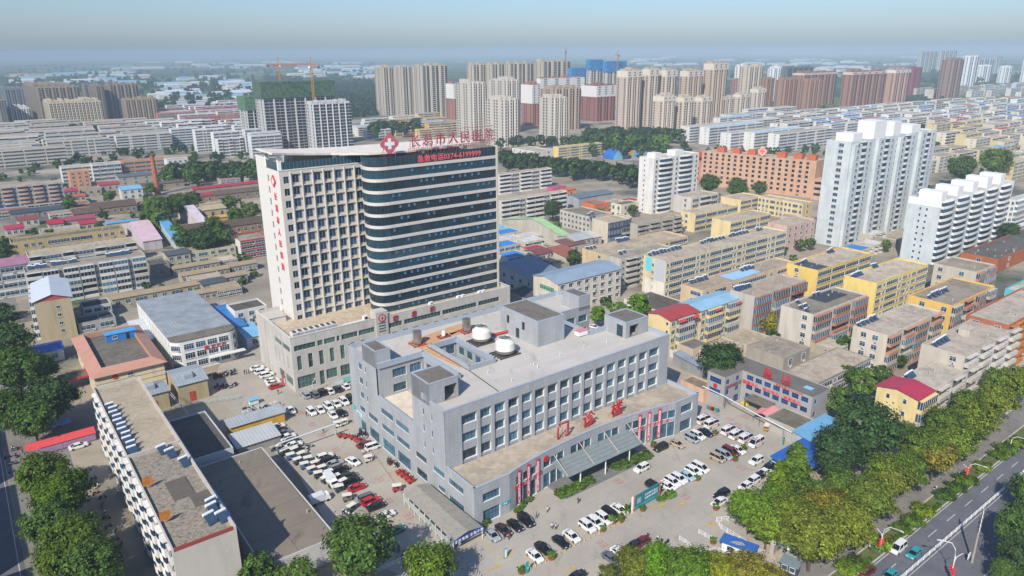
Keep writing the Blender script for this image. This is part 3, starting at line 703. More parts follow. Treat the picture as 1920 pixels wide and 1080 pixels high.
cp.quad((XA, -3.0, 4.6), (XB, -3.0, 4.6), (XB, 3.0, 5.9), (XA, 3.0, 5.9), 0); cp.quad((XA, 3.0, 5.84), (XB, 3.0, 5.84), (XB, -3.0, 4.54), (XA, -3.0, 4.54), 0)
for k in range(14):
 x = XA+(XB-XA)*k/13; cp.bar((x, -3.0, 4.64), (x, 3.0, 5.94), .07, 1)
for k in range(6):
 y = -3+6*k/5; cp.bar((XA, y, 4.64+1.3*k/5), (XB, y, 4.64+1.3*k/5), .07, 1)
can = part('entrance_canopy', cp, [glass_mat('#596261', '#828a88', .15), plain('#868f8c', .4, .5)], opd)
for x in (25, 33.5, 42, 50):
 rb = MB(); rb.tube([(x, 3.0, 8.2), (x, -2.6, 4.75)], .11, 8); part('tie_rod', rb, [plain('#c9b7ab', .4, .3)], can)
for x in (29.2, 37.6, 46):
 rb = MB(); rb.tube([(x, -2.4, .0), (x, -2.4, 4.7)], .16, 8); part('canopy_post', rb, [WHITE], can)
st = MB(); st.prism([(23, -4.2), (52, -4.2), (52, 3.5), (23, 3.5)], 0, .15, 0); st.prism([(23.6, -3.6), (51.4, -3.6), (51.4, 3.5), (23.6, 3.5)], .15, .3, 0); part('entrance_step', st, [roof_mat('#6f706c', .8, .4)], opd)
for ch, px in (('门', (1055, 822)), ('诊', (1103, 801)), ('楼', (1156, 781))):
 p = G(px[0], px[1], 9.1); q = Vector((p.x-O_A.x, p.y-O_A.y, 0)); lx, ly = q.x*cos(YO)+q.y*sin(YO), -q.x*sin(YO)+q.y*cos(YO)
 t = thing("rooftop_character", {'门': 'red steel character standing nearest the left end of the curved entrance roof', '诊': 'middle red steel character standing on the curved entrance roof', '楼': 'red steel character standing farthest right on the curved entrance roof'}[ch], 'sign', p, YO, 'red characters on the entrance roof')
 obj('character', text_mesh(ch, 4.4, .25, RED, bold=.03), t, (-2.1, 0, .75))
 fb = MB()
 for x in (-1.4, 0, 1.4): fb.bar((x, .1, 0), (x, .1, 3.4), .07); fb.bar((x, 1.6, 0), (x, .12, 2.4), .06)
 fb.bar((-1.8, .1, 1.2), (1.8, .1, 1.2), .06); part('frame', fb, [plain('#8c4a48', .6)], t)
def lettering(name, label, body, size, parent_loc, rz, mat=RED, cat='sign', depth=.08, spacing=1.0, bold=.01, vertical=False, group=None):
 o = obj(name, text_mesh(body, size, depth, mat, spacing, bold, vertical), None, parent_loc, rz); return tag(o, label, cat, group)
def opd_at(x, y, z): return local(opd, x, y, z)
for x0, body in ((11.5, '急诊科入口'), (55, '住院收费处')):
 for k, ch in enumerate(body):
  x = x0+k*2.05; y = arc(x+.4); dx = .6; a2 = math.atan2(arc(x+dx)-y, dx)
  obj('wall_character', text_mesh(ch, 1.15, .1, RED, bold=.03), opd, (x, arc(x)-.08, 4.72), a2)
bd = MB(); bd.cyl(0, 0, 0, .12, .8, .8, 20); me = bd.mesh('wall_badge', [RED]); me.transform(Matrix.Rotation(radians(90), 4, 'X')); obj('wall_badge', me, opd, (22.2, arc(22.2)-.12, 8.2), .05)
for k, x in enumerate((12.8, 16.0, 19.2, 54.0, 57.2, 60.6)):
 p = opd_at(x, arc(x)-.35, 0); a2 = YO+math.atan2(arc(x+.5)-arc(x-.5), 1.0)
 side = 'left' if k < 3 else 'right'; nth = ('first', 'second', 'third')[k % 3]
 t = thing('vertical_banner', f'long red banner, {nth} of three on the facade {side} of the glass canopy', 'banner', p, a2, 'red banners on the hospital front')
 cb = MB(); cb.box(-.5, -.03, 1.0, .5, .03, 9.6, 0); part('cloth', cb, [plain('#cc2f44', .8)], t)
 obj('lettering', text_mesh('热烈祝贺人民医院门诊', .8, .03, plain('#f0dede', .7), 1.0, .01, True), t, (-.4, -.05, 8.3))
t = thing('direction_board', 'small teal sign board with white lettering on the near corner of the outpatient front', 'sign', opd_at(7.45, -.15, 2.6), YO)
bb = MB(); bb.box(0, 0, 0, 2.2, .1, .8); part('board', bb, [plain('#2aa3a8', .5)], t); obj('lettering', text_mesh('药房', .55, .03, WHITE), t, (.4, -.03, .15))
t = thing('flank_board', 'pale green clinic sign board on the far left flank of the outpatient building', 'sign', opd_at(-.12, 59.4, 5.0), YO-pi/2)
bb = MB(); bb.box(0, 0, 0, 1.6, .1, 1.5, 0); bb.box(1.7, 0, -.6, 5.2, .1, .5, 1); part('board', bb, [plain('#3fb0a0', .5), plain('#bcd8dc', .5)], t); obj('lettering', text_mesh('发热门诊', .6, .03, plain('#2d6f86', .5)), t, (2.0, -.03, -.35))
def on_roof(px, z=22.8): p = G(px[0], px[1], z); return p
for k, px in enumerate(((783, 646), (875, 622))):
 p = on_roof(px); t = thing('water_tank', ['stainless steel water tank on the near end of the rusty roof gutter', 'stainless steel water tank by the two white cooling towers'][k], 'tank', p, YO, 'steel roof tanks')
 b = MB(); b.cyl(0, 0, .5, 4.0, 1.25, 1.25, 20); b.cyl(0, 0, 4.0, 4.35, 1.25, .25, 20); part('drum', b, [plain('#b5aea2', .28, .85)], t, smooth=False)
 b = MB()
 for q in range(4): b.box(-1.9+q*1.1, -1.8, .2, -1.6+q*1.1, 1.8, .5)
 b.box(-2, -1.7, 0, 2, -1.4, .2); b.box(-2, 1.4, 0, 2, 1.7, .2); part('base_beam', b, [plain('#9a4034', .8)], t)
for k, px in enumerate(((903, 641), (947, 664))):
 p = on_roof(px); t = thing('cooling_tower', ['round white cooling tower farther from the roof edge, beside the red pipe', 'round white cooling tower nearer the machine room wall, stained on its left'][k], 'cooling tower', p, YO, 'cooling towers')
 b = MB(); b.cyl(0, 0, 1.7, 3.6, 2.75, 2.6, 28); b.cyl(0, 0, 3.6, 4.4, 2.6, 1.6, 28); b.cyl(0, 0, 4.4, 4.9, 1.6, 1.6, 28, cap=False); part('shell', b, [plain('#d9d6cc', .55, var=.1)], t)
 b = MB(); b.cyl(0, 0, .9, 1.7, 2.55, 2.7, 28); part('air_inlet', b, [plain('#75706a', .8)], t)
 b = MB(); b.cyl(0, 0, 4.4, 4.7, 1.5, 1.5, 20); b.box(-.35, -.35, 4.7, .35, .35, 5.3);
 for q in range(4): b.bar((0, 0, 4.85), (1.5*cos(q*pi/2), 1.5*sin(q*pi/2), 4.85), .12)
 part('fan', b, [plain('#6f7a72', .6)], t)
 b = MB()
 for q in range(5): b.box(-3.4, -2.6+q*1.2, .0, 3.4, -2.2+q*1.2, .4)
 for q in range(8): b.box(2.2*cos(q*pi/4)-.08, 2.2*sin(q*pi/4)-.08, .4, 2.2*cos(q*pi/4)+.08, 2.2*sin(q*pi/4)+.08, .9)
 part('steel_frame', b, [plain('#4b4542', .8)], t)
b = MB(); p0, p1 = on_roof((922, 632)), on_roof((955, 624)); b.tube([p0+Vector((0, 0, .6)), p1+Vector((0, 0, .6))], .4, 8); tag(part('red_pipe', b, [plain('#b34738', .6)]), 'thick red pipe lying on the roof from the cooling tower to the machine room', 'pipe')
t = thing('roof_pump', 'white pump vessel on a red steel skid between the two steel tanks', 'pump', on_roof((832, 632)), YO); b = MB(); b.cyl(0, 0, .5, 1.7, .55, .55, 12); b.cyl(0, 0, 1.7, 2.0, .55, .2, 12); part('vessel', b, [WHITE], t); b = MB(); b.box(-1.8, -1, 0, -1.5, 1, .5); b.box(1.5, -1, 0, 1.8, 1, .5); b.box(-1.5, -1, .1, 1.5, -.8, .4); b.box(-1.5, .8, .1, 1.5, 1, .4); part('skid', b, [plain('#8f3a30', .8)], t)
t = thing('roof_air_unit', 'white air handling box with a red top beside the right stair tower', 'air unit', on_roof((1089, 629)), YO); b = MB(); b.box(-1.6, -1, .3, 1.6, 1, 1.6); part('casing', b, [WHITE], t); b = MB(); b.box(-1.7, -1.1, 1.6, 1.7, 1.1, 1.75); part('lid', b, [plain('#c9848a', .7)], t)
b = MB();
for px in ((1001, 685), (1008, 690), (1050, 668), (1095, 652), (1137, 640), (960, 715), (915, 700), (1138, 645)): p = on_roof(px); b.cyl(p.x, p.y, 22.8, 23.7, .1, .1, 6)
tag(part('roof_drain_vent', b, [plain('#d8d5cf', .7)]), 'short white vent stubs scattered over the big pale roof', 'vent', kind='stuff')
b = MB(); w0 = on_roof((795, 648));
for k, (a, c) in enumerate((((800, 650), (880, 696)), ((880, 696), (935, 735)))): p, q = on_roof(a), on_roof(c); b.tube([p+Vector((0, 0, .15)), q+Vector((0, 0, .15))], .12, 6)
tag(part('roof_conduit', b, [plain('#5a4f47', .8)]), 'thin dark pipe running along the courtyard edge of the white roof', 'pipe')
sr = MB()
for poly in (((765, 640), (790, 655), (880, 612), (862, 607)), ((790, 655), (812, 650), (872, 682), (862, 690)), ((842, 625), (905, 608), (912, 612), (850, 630))):
 sr.poly([tuple(G(x, y, 22.81)) for x, y in poly])
rs = part('rust_stain', sr, [roof_mat('#b98f6c', .85, .5)]); rs.parent = opd; rs.matrix_parent_inverse = (Matrix.Translation(O_A) @ Matrix.Rotation(YO, 4, 'Z')).inverted()
# ---------------------------------------------------------------- ward tower and its podium
T_A = Vector((-71.34, 223.07, 0)); YT = radians(37.0)
BEIGE = plain('#c3bdb0', .7, var=.06, name='tower_stone'); BEIGE_W = plain('#d3cfc7', .7, var=.05); BEIGE_R = plain('#c0b8a8', .75)
tw = thing("ward_tower", "tall cream hospital tower with a window grid and a rounded dark glass wing", "hospital", T_A, YT)
b = MB(); FLR = 3.8; tu = []
gl, gr = [], []
ops0 = [(1.2, 2.95, 61.4-FLR*k, 63.6-FLR*k) for k in range(13)]
tu += facade(b, (0, 0), 0, 3.3, 16.6, 65.4, ops0, .3, 0, 1)
opsG = [(3.95+3.57*j, 6.9+3.57*j, 60.75-FLR*k, 64.15-FLR*k) for j in range(7) for k in range(13)]
facade(b, (3.3, 0), 0, 25.4, 16.6, 65.4, [(x0-3.3, x1-3.3, a, c) for x0, x1, a, c in opsG], .5, 0, 2)
for x0, x1, a, c in opsG:      # splayed niche: stone back wall with the window set in its lower left
 b2 = [(x0, .48, a), (x1, .48, a), (x1, .48, c), (x0, .48, c)]
 wx0, wx1, wz0, wz1 = x0+.3, x0+2.25, a+.75, c-.25
 b.quad(b2[0], b2[1], (wx1, .48, wz0), (wx0, .48, wz0), 2); b.quad(b2[1], b2[2], (wx1, .48, wz1), (wx1, .48, wz0), 2)
 b.quad(b2[2], b2[3], (wx0, .48, wz1), (wx1, .48, wz1), 2); b.quad(b2[3], b2[0], (wx0, .48, wz0), (wx0, .48, wz1), 2)
 tu.append((((wx0+wx1)/2, .47, wz0), 0, wx1-wx0, wz1-wz0))
tu += facade(b, (0, 20.6), -pi/2, 20.6, 12, 65.4, [(20.6-10.9, 20.6-9.5, 61-FLR*k, 63.2-FLR*k) for k in range(13)], .3, 1, 1)
facade(b, (73.4, 20.6), pi, 73.4, 12, 65.4, []); facade(b, (73.4, -12), pi/2, 32.6, 12, 65.4, [])
facade(b, (0, 20.6), -pi/2, 9.0, 65.4, 68.6, [], 0, 1, 1)
part('wall', b, [BEIGE, BEIGE_W, BEIGE_R], tw)
place_units(tw, [('window', p, a, unit_pane(w_, h_, 2, 1, plain('#8fa0a8', .5), GLASS_BLUE, .07)) for p, a, w_, h_ in tu])
ribs = MB()
for j in range(8): x = 3.42+3.57*j; ribs.box(x-.17, -.28, 16.6, x+.17, 0, 64.9, 0, 'k')
ribs.box(-.12, -.12, 65.4, 28.6, 0, 65.75, 0, 'k')
part('pilaster', ribs, [BEIGE_W], tw)
nose = [(28.7, .0), (26.3, -2.4), (25.4, -5), (25.3, -7.8), (26.2, -10.2), (28.1, -11.6), (30.6, -12), (73.4, -12)]
def smooth(pts, it=2):
 for _ in range(it):
  o = [pts[0]]
  for i in range(len(pts)-1):
   a, c = pts[i], pts[i+1]; o += [(a[0]*.75+c[0]*.25, a[1]*.75+c[1]*.25), (a[0]*.25+c[0]*.75, a[1]*.25+c[1]*.75)]
  o.append(pts[-1]); pts = o
 return pts
ns = smooth(nose[:-1]); line = ns+[(30.6+(73.4-30.6)*k/26, -12) for k in range(1, 27)]
def ribbon(mb, pts, z0, z1, off=0.0, mi=0):
 q = []
 for i, p in enumerate(pts):
  a, c = Vector((*pts[max(i-1, 0)], 0)), Vector((*pts[min(i+1, len(pts)-1)], 0)); d = (c-a).normalized(); q.append((p[0]+d.y*off, p[1]-d.x*off))
 for i in range(len(q)-1): mb.quad((*q[i], z0), (*q[i+1], z0), (*q[i+1], z1), (*q[i], z1), mi)
 return q
gw = glass_mat('#13242d', '#294956', .05, 'tower_glass')
units = []
for k in range(13):
 zt = 64.3-FLR*k; g = MB(); ribbon(g, line, zt-2.8, zt, 0, 0)
 acc = 0
 for i in range(len(line)-1):
  a, c = line[i], line[i+1]; d = Vector((c[0]-a[0], c[1]-a[1], 0)); acc += d.length
  if acc > .8 or i > len(ns):
   acc = 0; nn = Vector((d.y, -d.x, 0)).normalized(); g.bar((a[0]+nn.x*.03, a[1]+nn.y*.03, zt-2.8), (a[0]+nn.x*.03, a[1]+nn.y*.03, zt), .07, 1)
 gs = part('glass_strip', g, [gw, plain('#26323a', .5)], tw)
 bn = MB(); z0 = zt; q = ribbon(bn, line, z0, z0+1.0, .28)
 bn.poly([(*p, z0+1.0) for p in q]+[(73.4, -11, z0+1.0), (29, -1, z0+1.0)]); bn.poly(([(*p, z0) for p in q]+[(73.4, -11, z0), (29, -1, z0)])[::-1])
 part('stone_band', bn, [plain('#c6c0b8', .7)], tw)
rg = random.Random(5); cs = MB()
for k in range(13):
 zt = 64.3-FLR*k
 for q in range(16):
  x = 32+q*2.55+rg.uniform(-.4, .4)
  if rg.random() < .6: cs.quad((x, -12.06, zt-1.3), (x+.75, -12.35, zt-1.3), (x+.75, -12.06, zt-.35), (x, -12.06, zt-.35))
tag(part('casement', cs, [glass_mat('#1d3a4e', '#3f6480', .15)], tw), kind='stuff')
g = MB(); ribbon(g, line, 65.5, 68.4, 0, 0)
for i in range(len(line)-1):
 a = line[i]; g.bar((a[0], a[1]-.03, 65.5), (a[0], a[1]-.03, 68.4), .06, 1)
part('sign_glass', g, [gw, plain('#4c5d66', .5)], tw)
b = MB(); b.quad((0, -.02, 65.75), (28.7, -.02, 65.75), (28.7, -.02, 68.1), (0, -.02, 68.1), 0)
for k in range(24): x = 28.7*k/24; b.box(x-.04, -.08, 65.75, x+.04, -.02, 68.1, 1, 'k')
b.quad((-.02, 11.6, 65.4), (-.02, 0, 65.4), (-.02, 0, 68.1), (-.02, 11.6, 68.1), 0)
for k in range(9): y = 11.6*k/9; b.box(-.08, y-.04, 65.4, -.02, y+.04, 68.1, 1, 'r')
part('parapet_glass', b, [gw, plain('#6b7d86', .5)], tw)
b = MB(); b.poly([(0, 0, 65.6), (28.7, 0, 65.6)]+[(*p, 65.6) for p in line[1:]]+[(73.4, 20.6, 65.6), (0, 20.6, 65.6)]); part('roof', b, [ROOF_T], tw)
b = MB(); b.box(73.4, -12.4, 12, 74.1, -11, 68.6); part('end_pier', b, [BEIGE], tw)
b = MB(); b.box(8, 9, 65.62, 24, 18, 69.0); b.box(33, 3, 65.62, 68, 12, 68.4); part('plant_room', b, [plain('#b9b2a6', .8)], tw)
b = MB()
for x, y, z1 in ((.4, 11.2, 70.5), (.4, .4, 70.4), (19.5, 2.4, 68.6), (48, -5, 68.5), (66, -4, 68.8)):
 b = MB(); b.box(x-.5, y-.5, 65.62, x+.5, y+.5, z1); part('canopy_column', b, [WHITE], tw)
pass
b = MB(); cv = [(-2, -1.6, 13.4, 71.4), (3, .2, 14, 70.7), (9, 1.6, 16, 70.0), (18, 1.6, 18.5, 69.3), (28, -5, 17, 69.1), (40, -7.4, 15.8, 69.1), (56, -7, 13, 69.3), (71, -6, 9, 69.8)]
for (a0, f0, k0, z0), (a1, f1, k1, z1) in zip(cv, cv[1:]):
 for dz, rev in ((0, 0), (-.6, 1)):
  q = [(a0, f0, z0+dz), (a1, f1, z1+dz), (a1, k1, z1+dz), (a0, k0, z0+dz)]; b.poly(q[::-1] if rev else q)
 b.quad((a0, f0, z0-.6), (a1, f1, z1-.6), (a1, f1, z1), (a0, f0, z0)); b.quad((a1, k1, z1-.6), (a0, k0, z0-.6), (a0, k0, z0), (a1, k1, z1))
b.quad((-2, 13.4, 70.8), (-2, -1.6, 70.8), (-2, -1.6, 71.4), (-2, 13.4, 71.4)); part('roof_canopy', b, [plain('#d8d0c2', .8, var=.15, scale=.4)], tw)
SALMON = plain('#d8606a', .6)
obj('phone_lettering', text_mesh('急救电话0374-6199999', 2.45, .12, SALMON, 1.06, .045), tw, (41.8, -12.25, 65.85))
for k, ch in enumerate('长葛市人民医院'):
 x = 40.5+k*4.95
 c_ = obj('rooftop_character', text_mesh(ch, 4.4, .2, plain('#a03a48', .6), 1, -.01), tw, (x, -9.6, 70.6))
 fb = MB()
 for q in (.5, 2.0, 3.5): fb.bar((x+q, -9.4, 65.6), (x+q, -9.4, 75.5), .1); fb.bar((x+q, -6.5, 65.6), (x+q, -9.4, 72), .08)
 for z in (69.9, 72.4, 75.3): fb.bar((x-.4, -9.4, z), (x+4.6, -9.4, z), .08)
 part('sign_frame', fb, [plain('#a04a50', .7)], c_).matrix_parent_inverse = Matrix.Translation((-x, 9.6, -70.6))
def cross_badge(r, mat, wm):
 b = MB(); pts = []
 for k in range(32):
  a = 2*pi*k/32; rr = r*(.86+.14*cos(4*a)); pts.append((rr*cos(a), rr*sin(a)))
 b.prism(pts, -.15, .15, 0, bottom=True)
 q = r*.17; e = r*.52
 b.prism([(-q, -e), (q, -e), (q, -q), (e, -q), (e, q), (q, q), (q, e), (-q, e), (-q, q), (-e, q), (-e, -q), (-q, -q)], .15, .22, 1)
 me = b.mesh('cross_badge', [mat, wm]); me.transform(Matrix.Rotation(radians(90), 4, 'X')); return me
obj('cross_badge', cross_badge(3.3, plain('#c0606c', .6), plain('#dfe6e6', .5)), tw, (33.0, -10.2, 72.2))
fb = MB()
for q in (31, 33, 35): fb.bar((q, -10, 65.6), (q, -10, 74.5), .12); fb.bar((q, -6, 65.6), (q, -10, 71), .1)
part('badge_frame', fb, [plain('#a04a50', .7)], tw)
obj('cross_badge', cross_badge(1.9, plain('#d0404c', .6), plain('#eae6e2', .5)), tw, (-.2, 5.2, 61.8), -pi/2)
for k, ch in enumerate('长葛市人民医院'):
 obj('wall_character', text_mesh(ch, 2.5, .12, plain('#d04852', .6), 1, .05), tw, (-.1, 6.3, 56.0-3.85*k), -pi/2)
PO = Vector((-67.1, 203.8, 0))
po = thing("ward_podium", "long pale stone four storey podium in front of the ward tower", "hospital", PO, YT)
PC = tile_mat('#c0bcb3', 1.6, .55, .82); PL = plain('#c6c0b6', .7)
b = MB(); pu = []
strips = [(.9, 7.8), (8.4, 10.2), (10.6, 14.3), (14.8, 15.8), (16.4, 22), (22.4, 28)]
pu += facade(b, (0, 0), 0, 28.4, 0, 18, [(a, c, 13.4, 15.2) for a, c in strips]+[(1.5+3.55*k, 2.95+3.55*k, 7, 11.7) for k in range(7)]+[(1, 6.9, .9, 4.8), (8.2, 9.8, .2, 5.0), (10.4, 14.1, 1.6, 4.8), (15.2, 19, 1.2, 4.9), (19.8, 23.5, 1.2, 4.9), (24.3, 27.8, 1.2, 4.9)], .35)
pu += facade(b, (32.7, 0), 0, 50.4, 0, 17.9, [(a, c, 13.4, 15.1) for a, c in ((.4, 5.4), (6.2, 20.5), (21.2, 35.5), (36.3, 45.5))]+[(1.5+4*k, 3.6+4*k, 7, 11.7) for k in range(11)], .35)
pu += facade(b, (0, 31), -pi/2, 31, 0, 18, [(31-14.5, 31-8.2, 12.6, 14.5), (31-7.8, 31-1.3, 12.6, 14.6)]+[(31-y-.8, 31-y, 6.6, 11) for y in (14.2, 10.9, 7.2, 3.6)]+[(31-13, 31-8.6, 1, 4.2), (31-7.6, 31-1.4, 1.2, 4.2)], .35)
facade(b, (83.1, 0), pi/2, 31, 0, 17.9, []); facade(b, (83.1, 31), pi, 83.1, 0, 18, [])
b.box(28.4, -.5, 0, 32.7, 3.5, 19.9, 0); b.box(-.35, 22.2, 0, 0, 26.5, 17.6, 0)
for k in range(4): b.box(29.3, -.56, 15.9-k*.95, 31.8, -.5, 16.25-k*.95, 2, 'k')
for z0, z1 in ((18, 18.15),):
 b.box(-.1, -.1, z0, 28.4, .5, z1, 1); b.box(32.7, -.1, z0, 83.2, .5, z1, 1); b.box(-.1, .5, z0, .5, 31, z1, 1); b.box(82.6, .5, z0, 83.2, 31, z1, 1)
part('wall', b, [PC, PL, FRAME_D], po)
place_units(po, [('window', p, a, unit_pane(w_, h_, max(1, round(w_/1.3)), 2 if h_ > 3.5 else 1, plain('#8d938f', .5), glass_mat('#24332f', '#54706a', .1))) for p, a, w_, h_ in pu])
b = MB(); b.quad((.3, .3, 16.6), (82.9, .3, 16.6), (82.9, 31, 16.6), (.3, 31, 16.6)); part('roof', b, [roof_mat('#b3a48c', .75, .25)], po)
for k, ch in enumerate('病房楼'): obj('wall_character', text_mesh(ch, 2.0, .15, RED_DK, 1, .06), po, (34.6+7.1*k, -.18, 15.75))
bd = MB(); bd.cyl(0, 0, 0, .15, 1.3, 1.3, 24, 0); bd.cyl(0, 0, .15, .2, .95, .95, 24, 1); bd.box(-.16, -.75, .2, .16, .75, .24, 0); bd.box(-.6, -.2, .2, .6, .1, .24, 0)
me = bd.mesh('round_badge', [RED_DK, plain('#c7b7aa', .7)]); me.transform(Matrix.Rotation(radians(90), 4, 'X')); obj('round_badge', me, po, (30.6, -.5, 17.8))
def podium_at(x, y, z=16.6): return local(po, x, y, z)
ch = None
for k in range(8):
 if ch is None:
  ch = thing('chiller_unit', 'x', 'air unit', podium_at(1.9, 1.5), YT, 'white chillers in a row on the podium roof')
  b = MB(); b.box(-.85, -1.1, .25, .85, 1.1, 2.6, 0)
  for q in range(6): b.box(-.75+q*.26, -1.13, .5, -.6+q*.26, -1.1, 2.3, 1, 'k')
  part('casing', b, [plain('#d4d5d3', .5), GREY], ch)
  b = MB(); b.cyl(0, -.5, 2.6, 2.8, .55, .55, 12); b.cyl(0, .55, 2.6, 2.8, .5, .5, 12); part('fan', b, [plain('#4e4a48', .7)], ch)
  ch['label'] = 'boxy white rooftop chiller in the row along the podium edge left of the small units'
 else: copy_tree(ch, podium_at(1.9+k*1.85, 1.6+.1*(k % 2)), YT)
ac = thing('condenser_unit', 'small white condenser unit in the row along the podium edge beside the round badge column', 'air unit', podium_at(18.5, 1.3), YT, 'small condensers on the podium roof')
b = MB(); b.box(-.6, -.35, .1, .6, .35, 1.4, 0); b.cyl(0, 0, 0, .02, .1, .1, 6, 0); part('casing', b, [WHITE], ac)
b = MB(); b.cyl(0, 0, 0, .05, .45, .45, 14); me = b.mesh('fan', [plain('#2e2c2c', .7)]); me.transform(Matrix.Rotation(radians(90), 4, 'X')); obj('fan', me, ac, (0, -.36, .75))
for x in (20.0, 21.5, 23.0, 24.6): copy_tree(ac, podium_at(x, 1.3), YT+rng.uniform(-.1, .1))
for k, (x, y, l) in enumerate(((26.4, 3.2, 'big white condenser standing alone on the podium roof left of the badge column'), (50.3, 1.6, 'white condenser above the last red character of the podium front'), (61.5, 1.4, 'pair member of white condensers on the podium edge, nearer'), (63.3, 1.4, 'pair member of white condensers on the podium edge, farther'), (70.4, 1.3, 'white condenser at the far right of the podium edge, left one'), (72, 1.3, 'white condenser at the far right of the podium edge, right one'))):
 copy_tree(ac, podium_at(x, y), YT+.3, l, 'single condensers on the podium', 1.35)
t = thing('roof_shed', 'low white plant shed on the left end of the podium roof', 'shed', podium_at(2.4, 19), YT); b = MB(); b.box(-2, 0, 0, 3.5, 7, 1.9, 0, 'b'); part('wall', b, [plain('#cfc9bf', .8)], t); b = MB(); b.box(-2.2, -.2, 1.9, 3.7, 7.2, 2.05); part('roof', b, [plain('#b7b0a6', .8)], t)
b = MB(); b.box(-.1, 0, 0, .5, 5.5, .6); b.box(.7, 0, 0, 1.0, 5.5, .4, 1); tag(part('roof_duct', b, [plain('#86b4d6', .5), plain('#3b4a58', .6)], None, loc=podium_at(.5, 4.5), rz=YT), 'pale blue duct lying along the left edge of the podium roof', 'duct')
# ---------------------------------------------------------------- the buildings round the hospital, nearest first
SK = '#5aa0d0'
# --- to the right and behind: flat-roofed walk-ups, all on the town grid
r24 = building('apartment_block', 'cream three storey block end with a crimson metal roof beside the leafy street', (1722, 750), (1711, 821), B=1752, C=1645, floors=3, wall='#d9c48c', roof='#b03048', style='low', f='b', l='.s.s.', bal='#d9c48c')
r24b = building('apartment_block', 'pale three storey walk-up continuing behind the crimson roofed end along the leafy street', (1756, 728), 11.3, B=1836, C=1690, floors=3, wall='#bdb5a6', roof='#a89f90', f='owbwo', l='', bal='#b9b2a4')
heaters(r24b, [(.04+.05*k, .85) for k in range(3)], 0, 'solar heater in the short row on the roof behind the crimson metal roof')
r23 = building('apartment_block', 'five storey walk-up with brown parapet and a pink patched roof above the leafy street', (1810, 668), 15, B=1912, C=1728, floors=5, wall='#b7aea0', roof='#a79c8c', f='owowowo', l='..w', bal='#c2bdb2', huts=1)
heaters(r23, [(.06+.06*k, .75) for k in range(4)], 0, 'solar heater on the pink patched roof above the leafy street')
r23b = building('apartment_block', 'orange brick walk-up at the right edge with a flat pale roof', (1893, 610), 16, B=1990, C=1812, floors=5, wall='#9f6148', roof='#a89d8d', f='owow', l='ww', bal='#b9772f')
r19 = building('apartment_block', 'cream walk-up with orange balconies and a clean roof before the amber yellow gable', (1665, 629), (1662, 704), B=1765, C=1600, floors=4, wall='#c4baa8', roof='#aba08f', f='bwbBwb', l='.ww.', bal='#b08a72')
heaters(r19, [(.05+.07*k, .9) for k in range(5)], 0, 'solar heater along the back edge of the cream block with orange balconies')
r20 = building('apartment_block', 'amber yellow ended walk-up with salmon balconies on its long side', (1786, 573), 14, B=1866, C=1704, floors=4, wall='#d8b262', roof='#8d8373', f='bwbwbwb', l='.w.w', bal='#a5786a')
heaters(r20, [(.1+.09*k, .6) for k in range(5)], 0, 'solar heater on the amber yellow ended block with salmon balconies')
r21 = building('apartment_block', 'pale grey walk-up below the white curved balcony tower, with a brown tinted side', (1832, 510), 14, B=1866, C=1752, floors=4, wall='#b9b1a2', roof='#8d8471', f='bwb', l='w.w.', bal='#a5806c')
r21b = building('apartment_block', 'low tan rooftop block behind the salmon balconies at the right', (1815, 556), 11, B=1850, C=1765, floors=3, wall='#b5aa98', roof='#b0a594', f='bb', l='', bal='#a5786a')
r18 = building('apartment_block', 'weathered cream walk-up with brick red balcony fronts, nearest the hospital lane', (1526, 590), 13.5, B=1626, C=1465, floors=4, wall='#c2bbae', roof='#81796b', f='BsBsB', l='..w', bal='#a87864')
heaters(r18, [(.06, .3), (.1, .55), (.16, .5), (.22, .85), (.55, .9), (.62, .88)], 0, 'solar heater on the weathered cream block with a dark felt patch')
rp = MB(); rp.box(16, 5, 0, 31, 12, .15); rq = part('felt_patch', rp, [roof_mat('#3b424a', .85, .3)], r18); rq.location = (0, 0, r18['_dim'][3]+.05)
r17 = building('apartment_block', 'yellow walk-up with a large clean concrete roof, nearer of the two bright yellow blocks', (1644, 531), 15.5, B=1741, C=1584, floors=5, wall='#dcc274', roof='#b3a690', f='WwRwWwWR', l='', bal='#dcc274', glass=GLASS)
heaters(r17, [(.04+.035*k, .8) for k in range(5)]+[(.5, .95), (.55, .95)], 0, 'solar heater on the nearer bright yellow block')
r16 = building('apartment_block', 'bright yellow walk-up with dark felt on its left roof end, farther of two', (1534, 507), 14, B=1635, C=1476, floors=4, wall='#d8ba68', roof='#ab9f8b', f='RRRR', l='.w...', bal='#d8ba68')
heaters(r16, [(.14, .7), (.2, .75), (.7, .9), (.76, .9)], 0, 'solar heater on the farther bright yellow block')
rp = MB(); rp.box(.3, .3, 0, 10, 12.4, .12); rq = part('felt_patch', rp, [roof_mat('#444a52', .85, .3)], r16); rq.location = (0, 0, r16['_dim'][3]+.05)
r15 = building('apartment_block', 'grey rendered walk-up with brick brown balconies behind the red and blue metal roofs', (1415, 556), 15, B=1511, C=1370, floors=4, wall='#b3aca2', roof='#9d8f7d', f='BsBsB', l='', bal='#8f6252')
heaters(r15, [(.05+.06*k, .85) for k in range(5)], 0, 'solar heater on the grey block with brick brown balconies')
r14 = building('apartment_block', 'long peach walk-up with one blue felted roof stretch in front of the patched gable', (1318, 545), 13, B=1495, C=1277, floors=4, wall='#cbb392', roof='#9b8d79', f='wWwRwWw', l='..W', bal='#cbb392')
heaters(r14, [(.08+.035*k, .9) for k in range(5)]+[(.55+.04*k, .7) for k in range(4)], 0, 'solar heater on the long peach block')
rp = MB(); rp.box(22, 2, 0, 40, 9, .12); rq = part('felt_patch', rp, [roof_mat('#8cb3cf', .9, .3)], r14); rq.location = (0, 0, r14['_dim'][3]+.05)
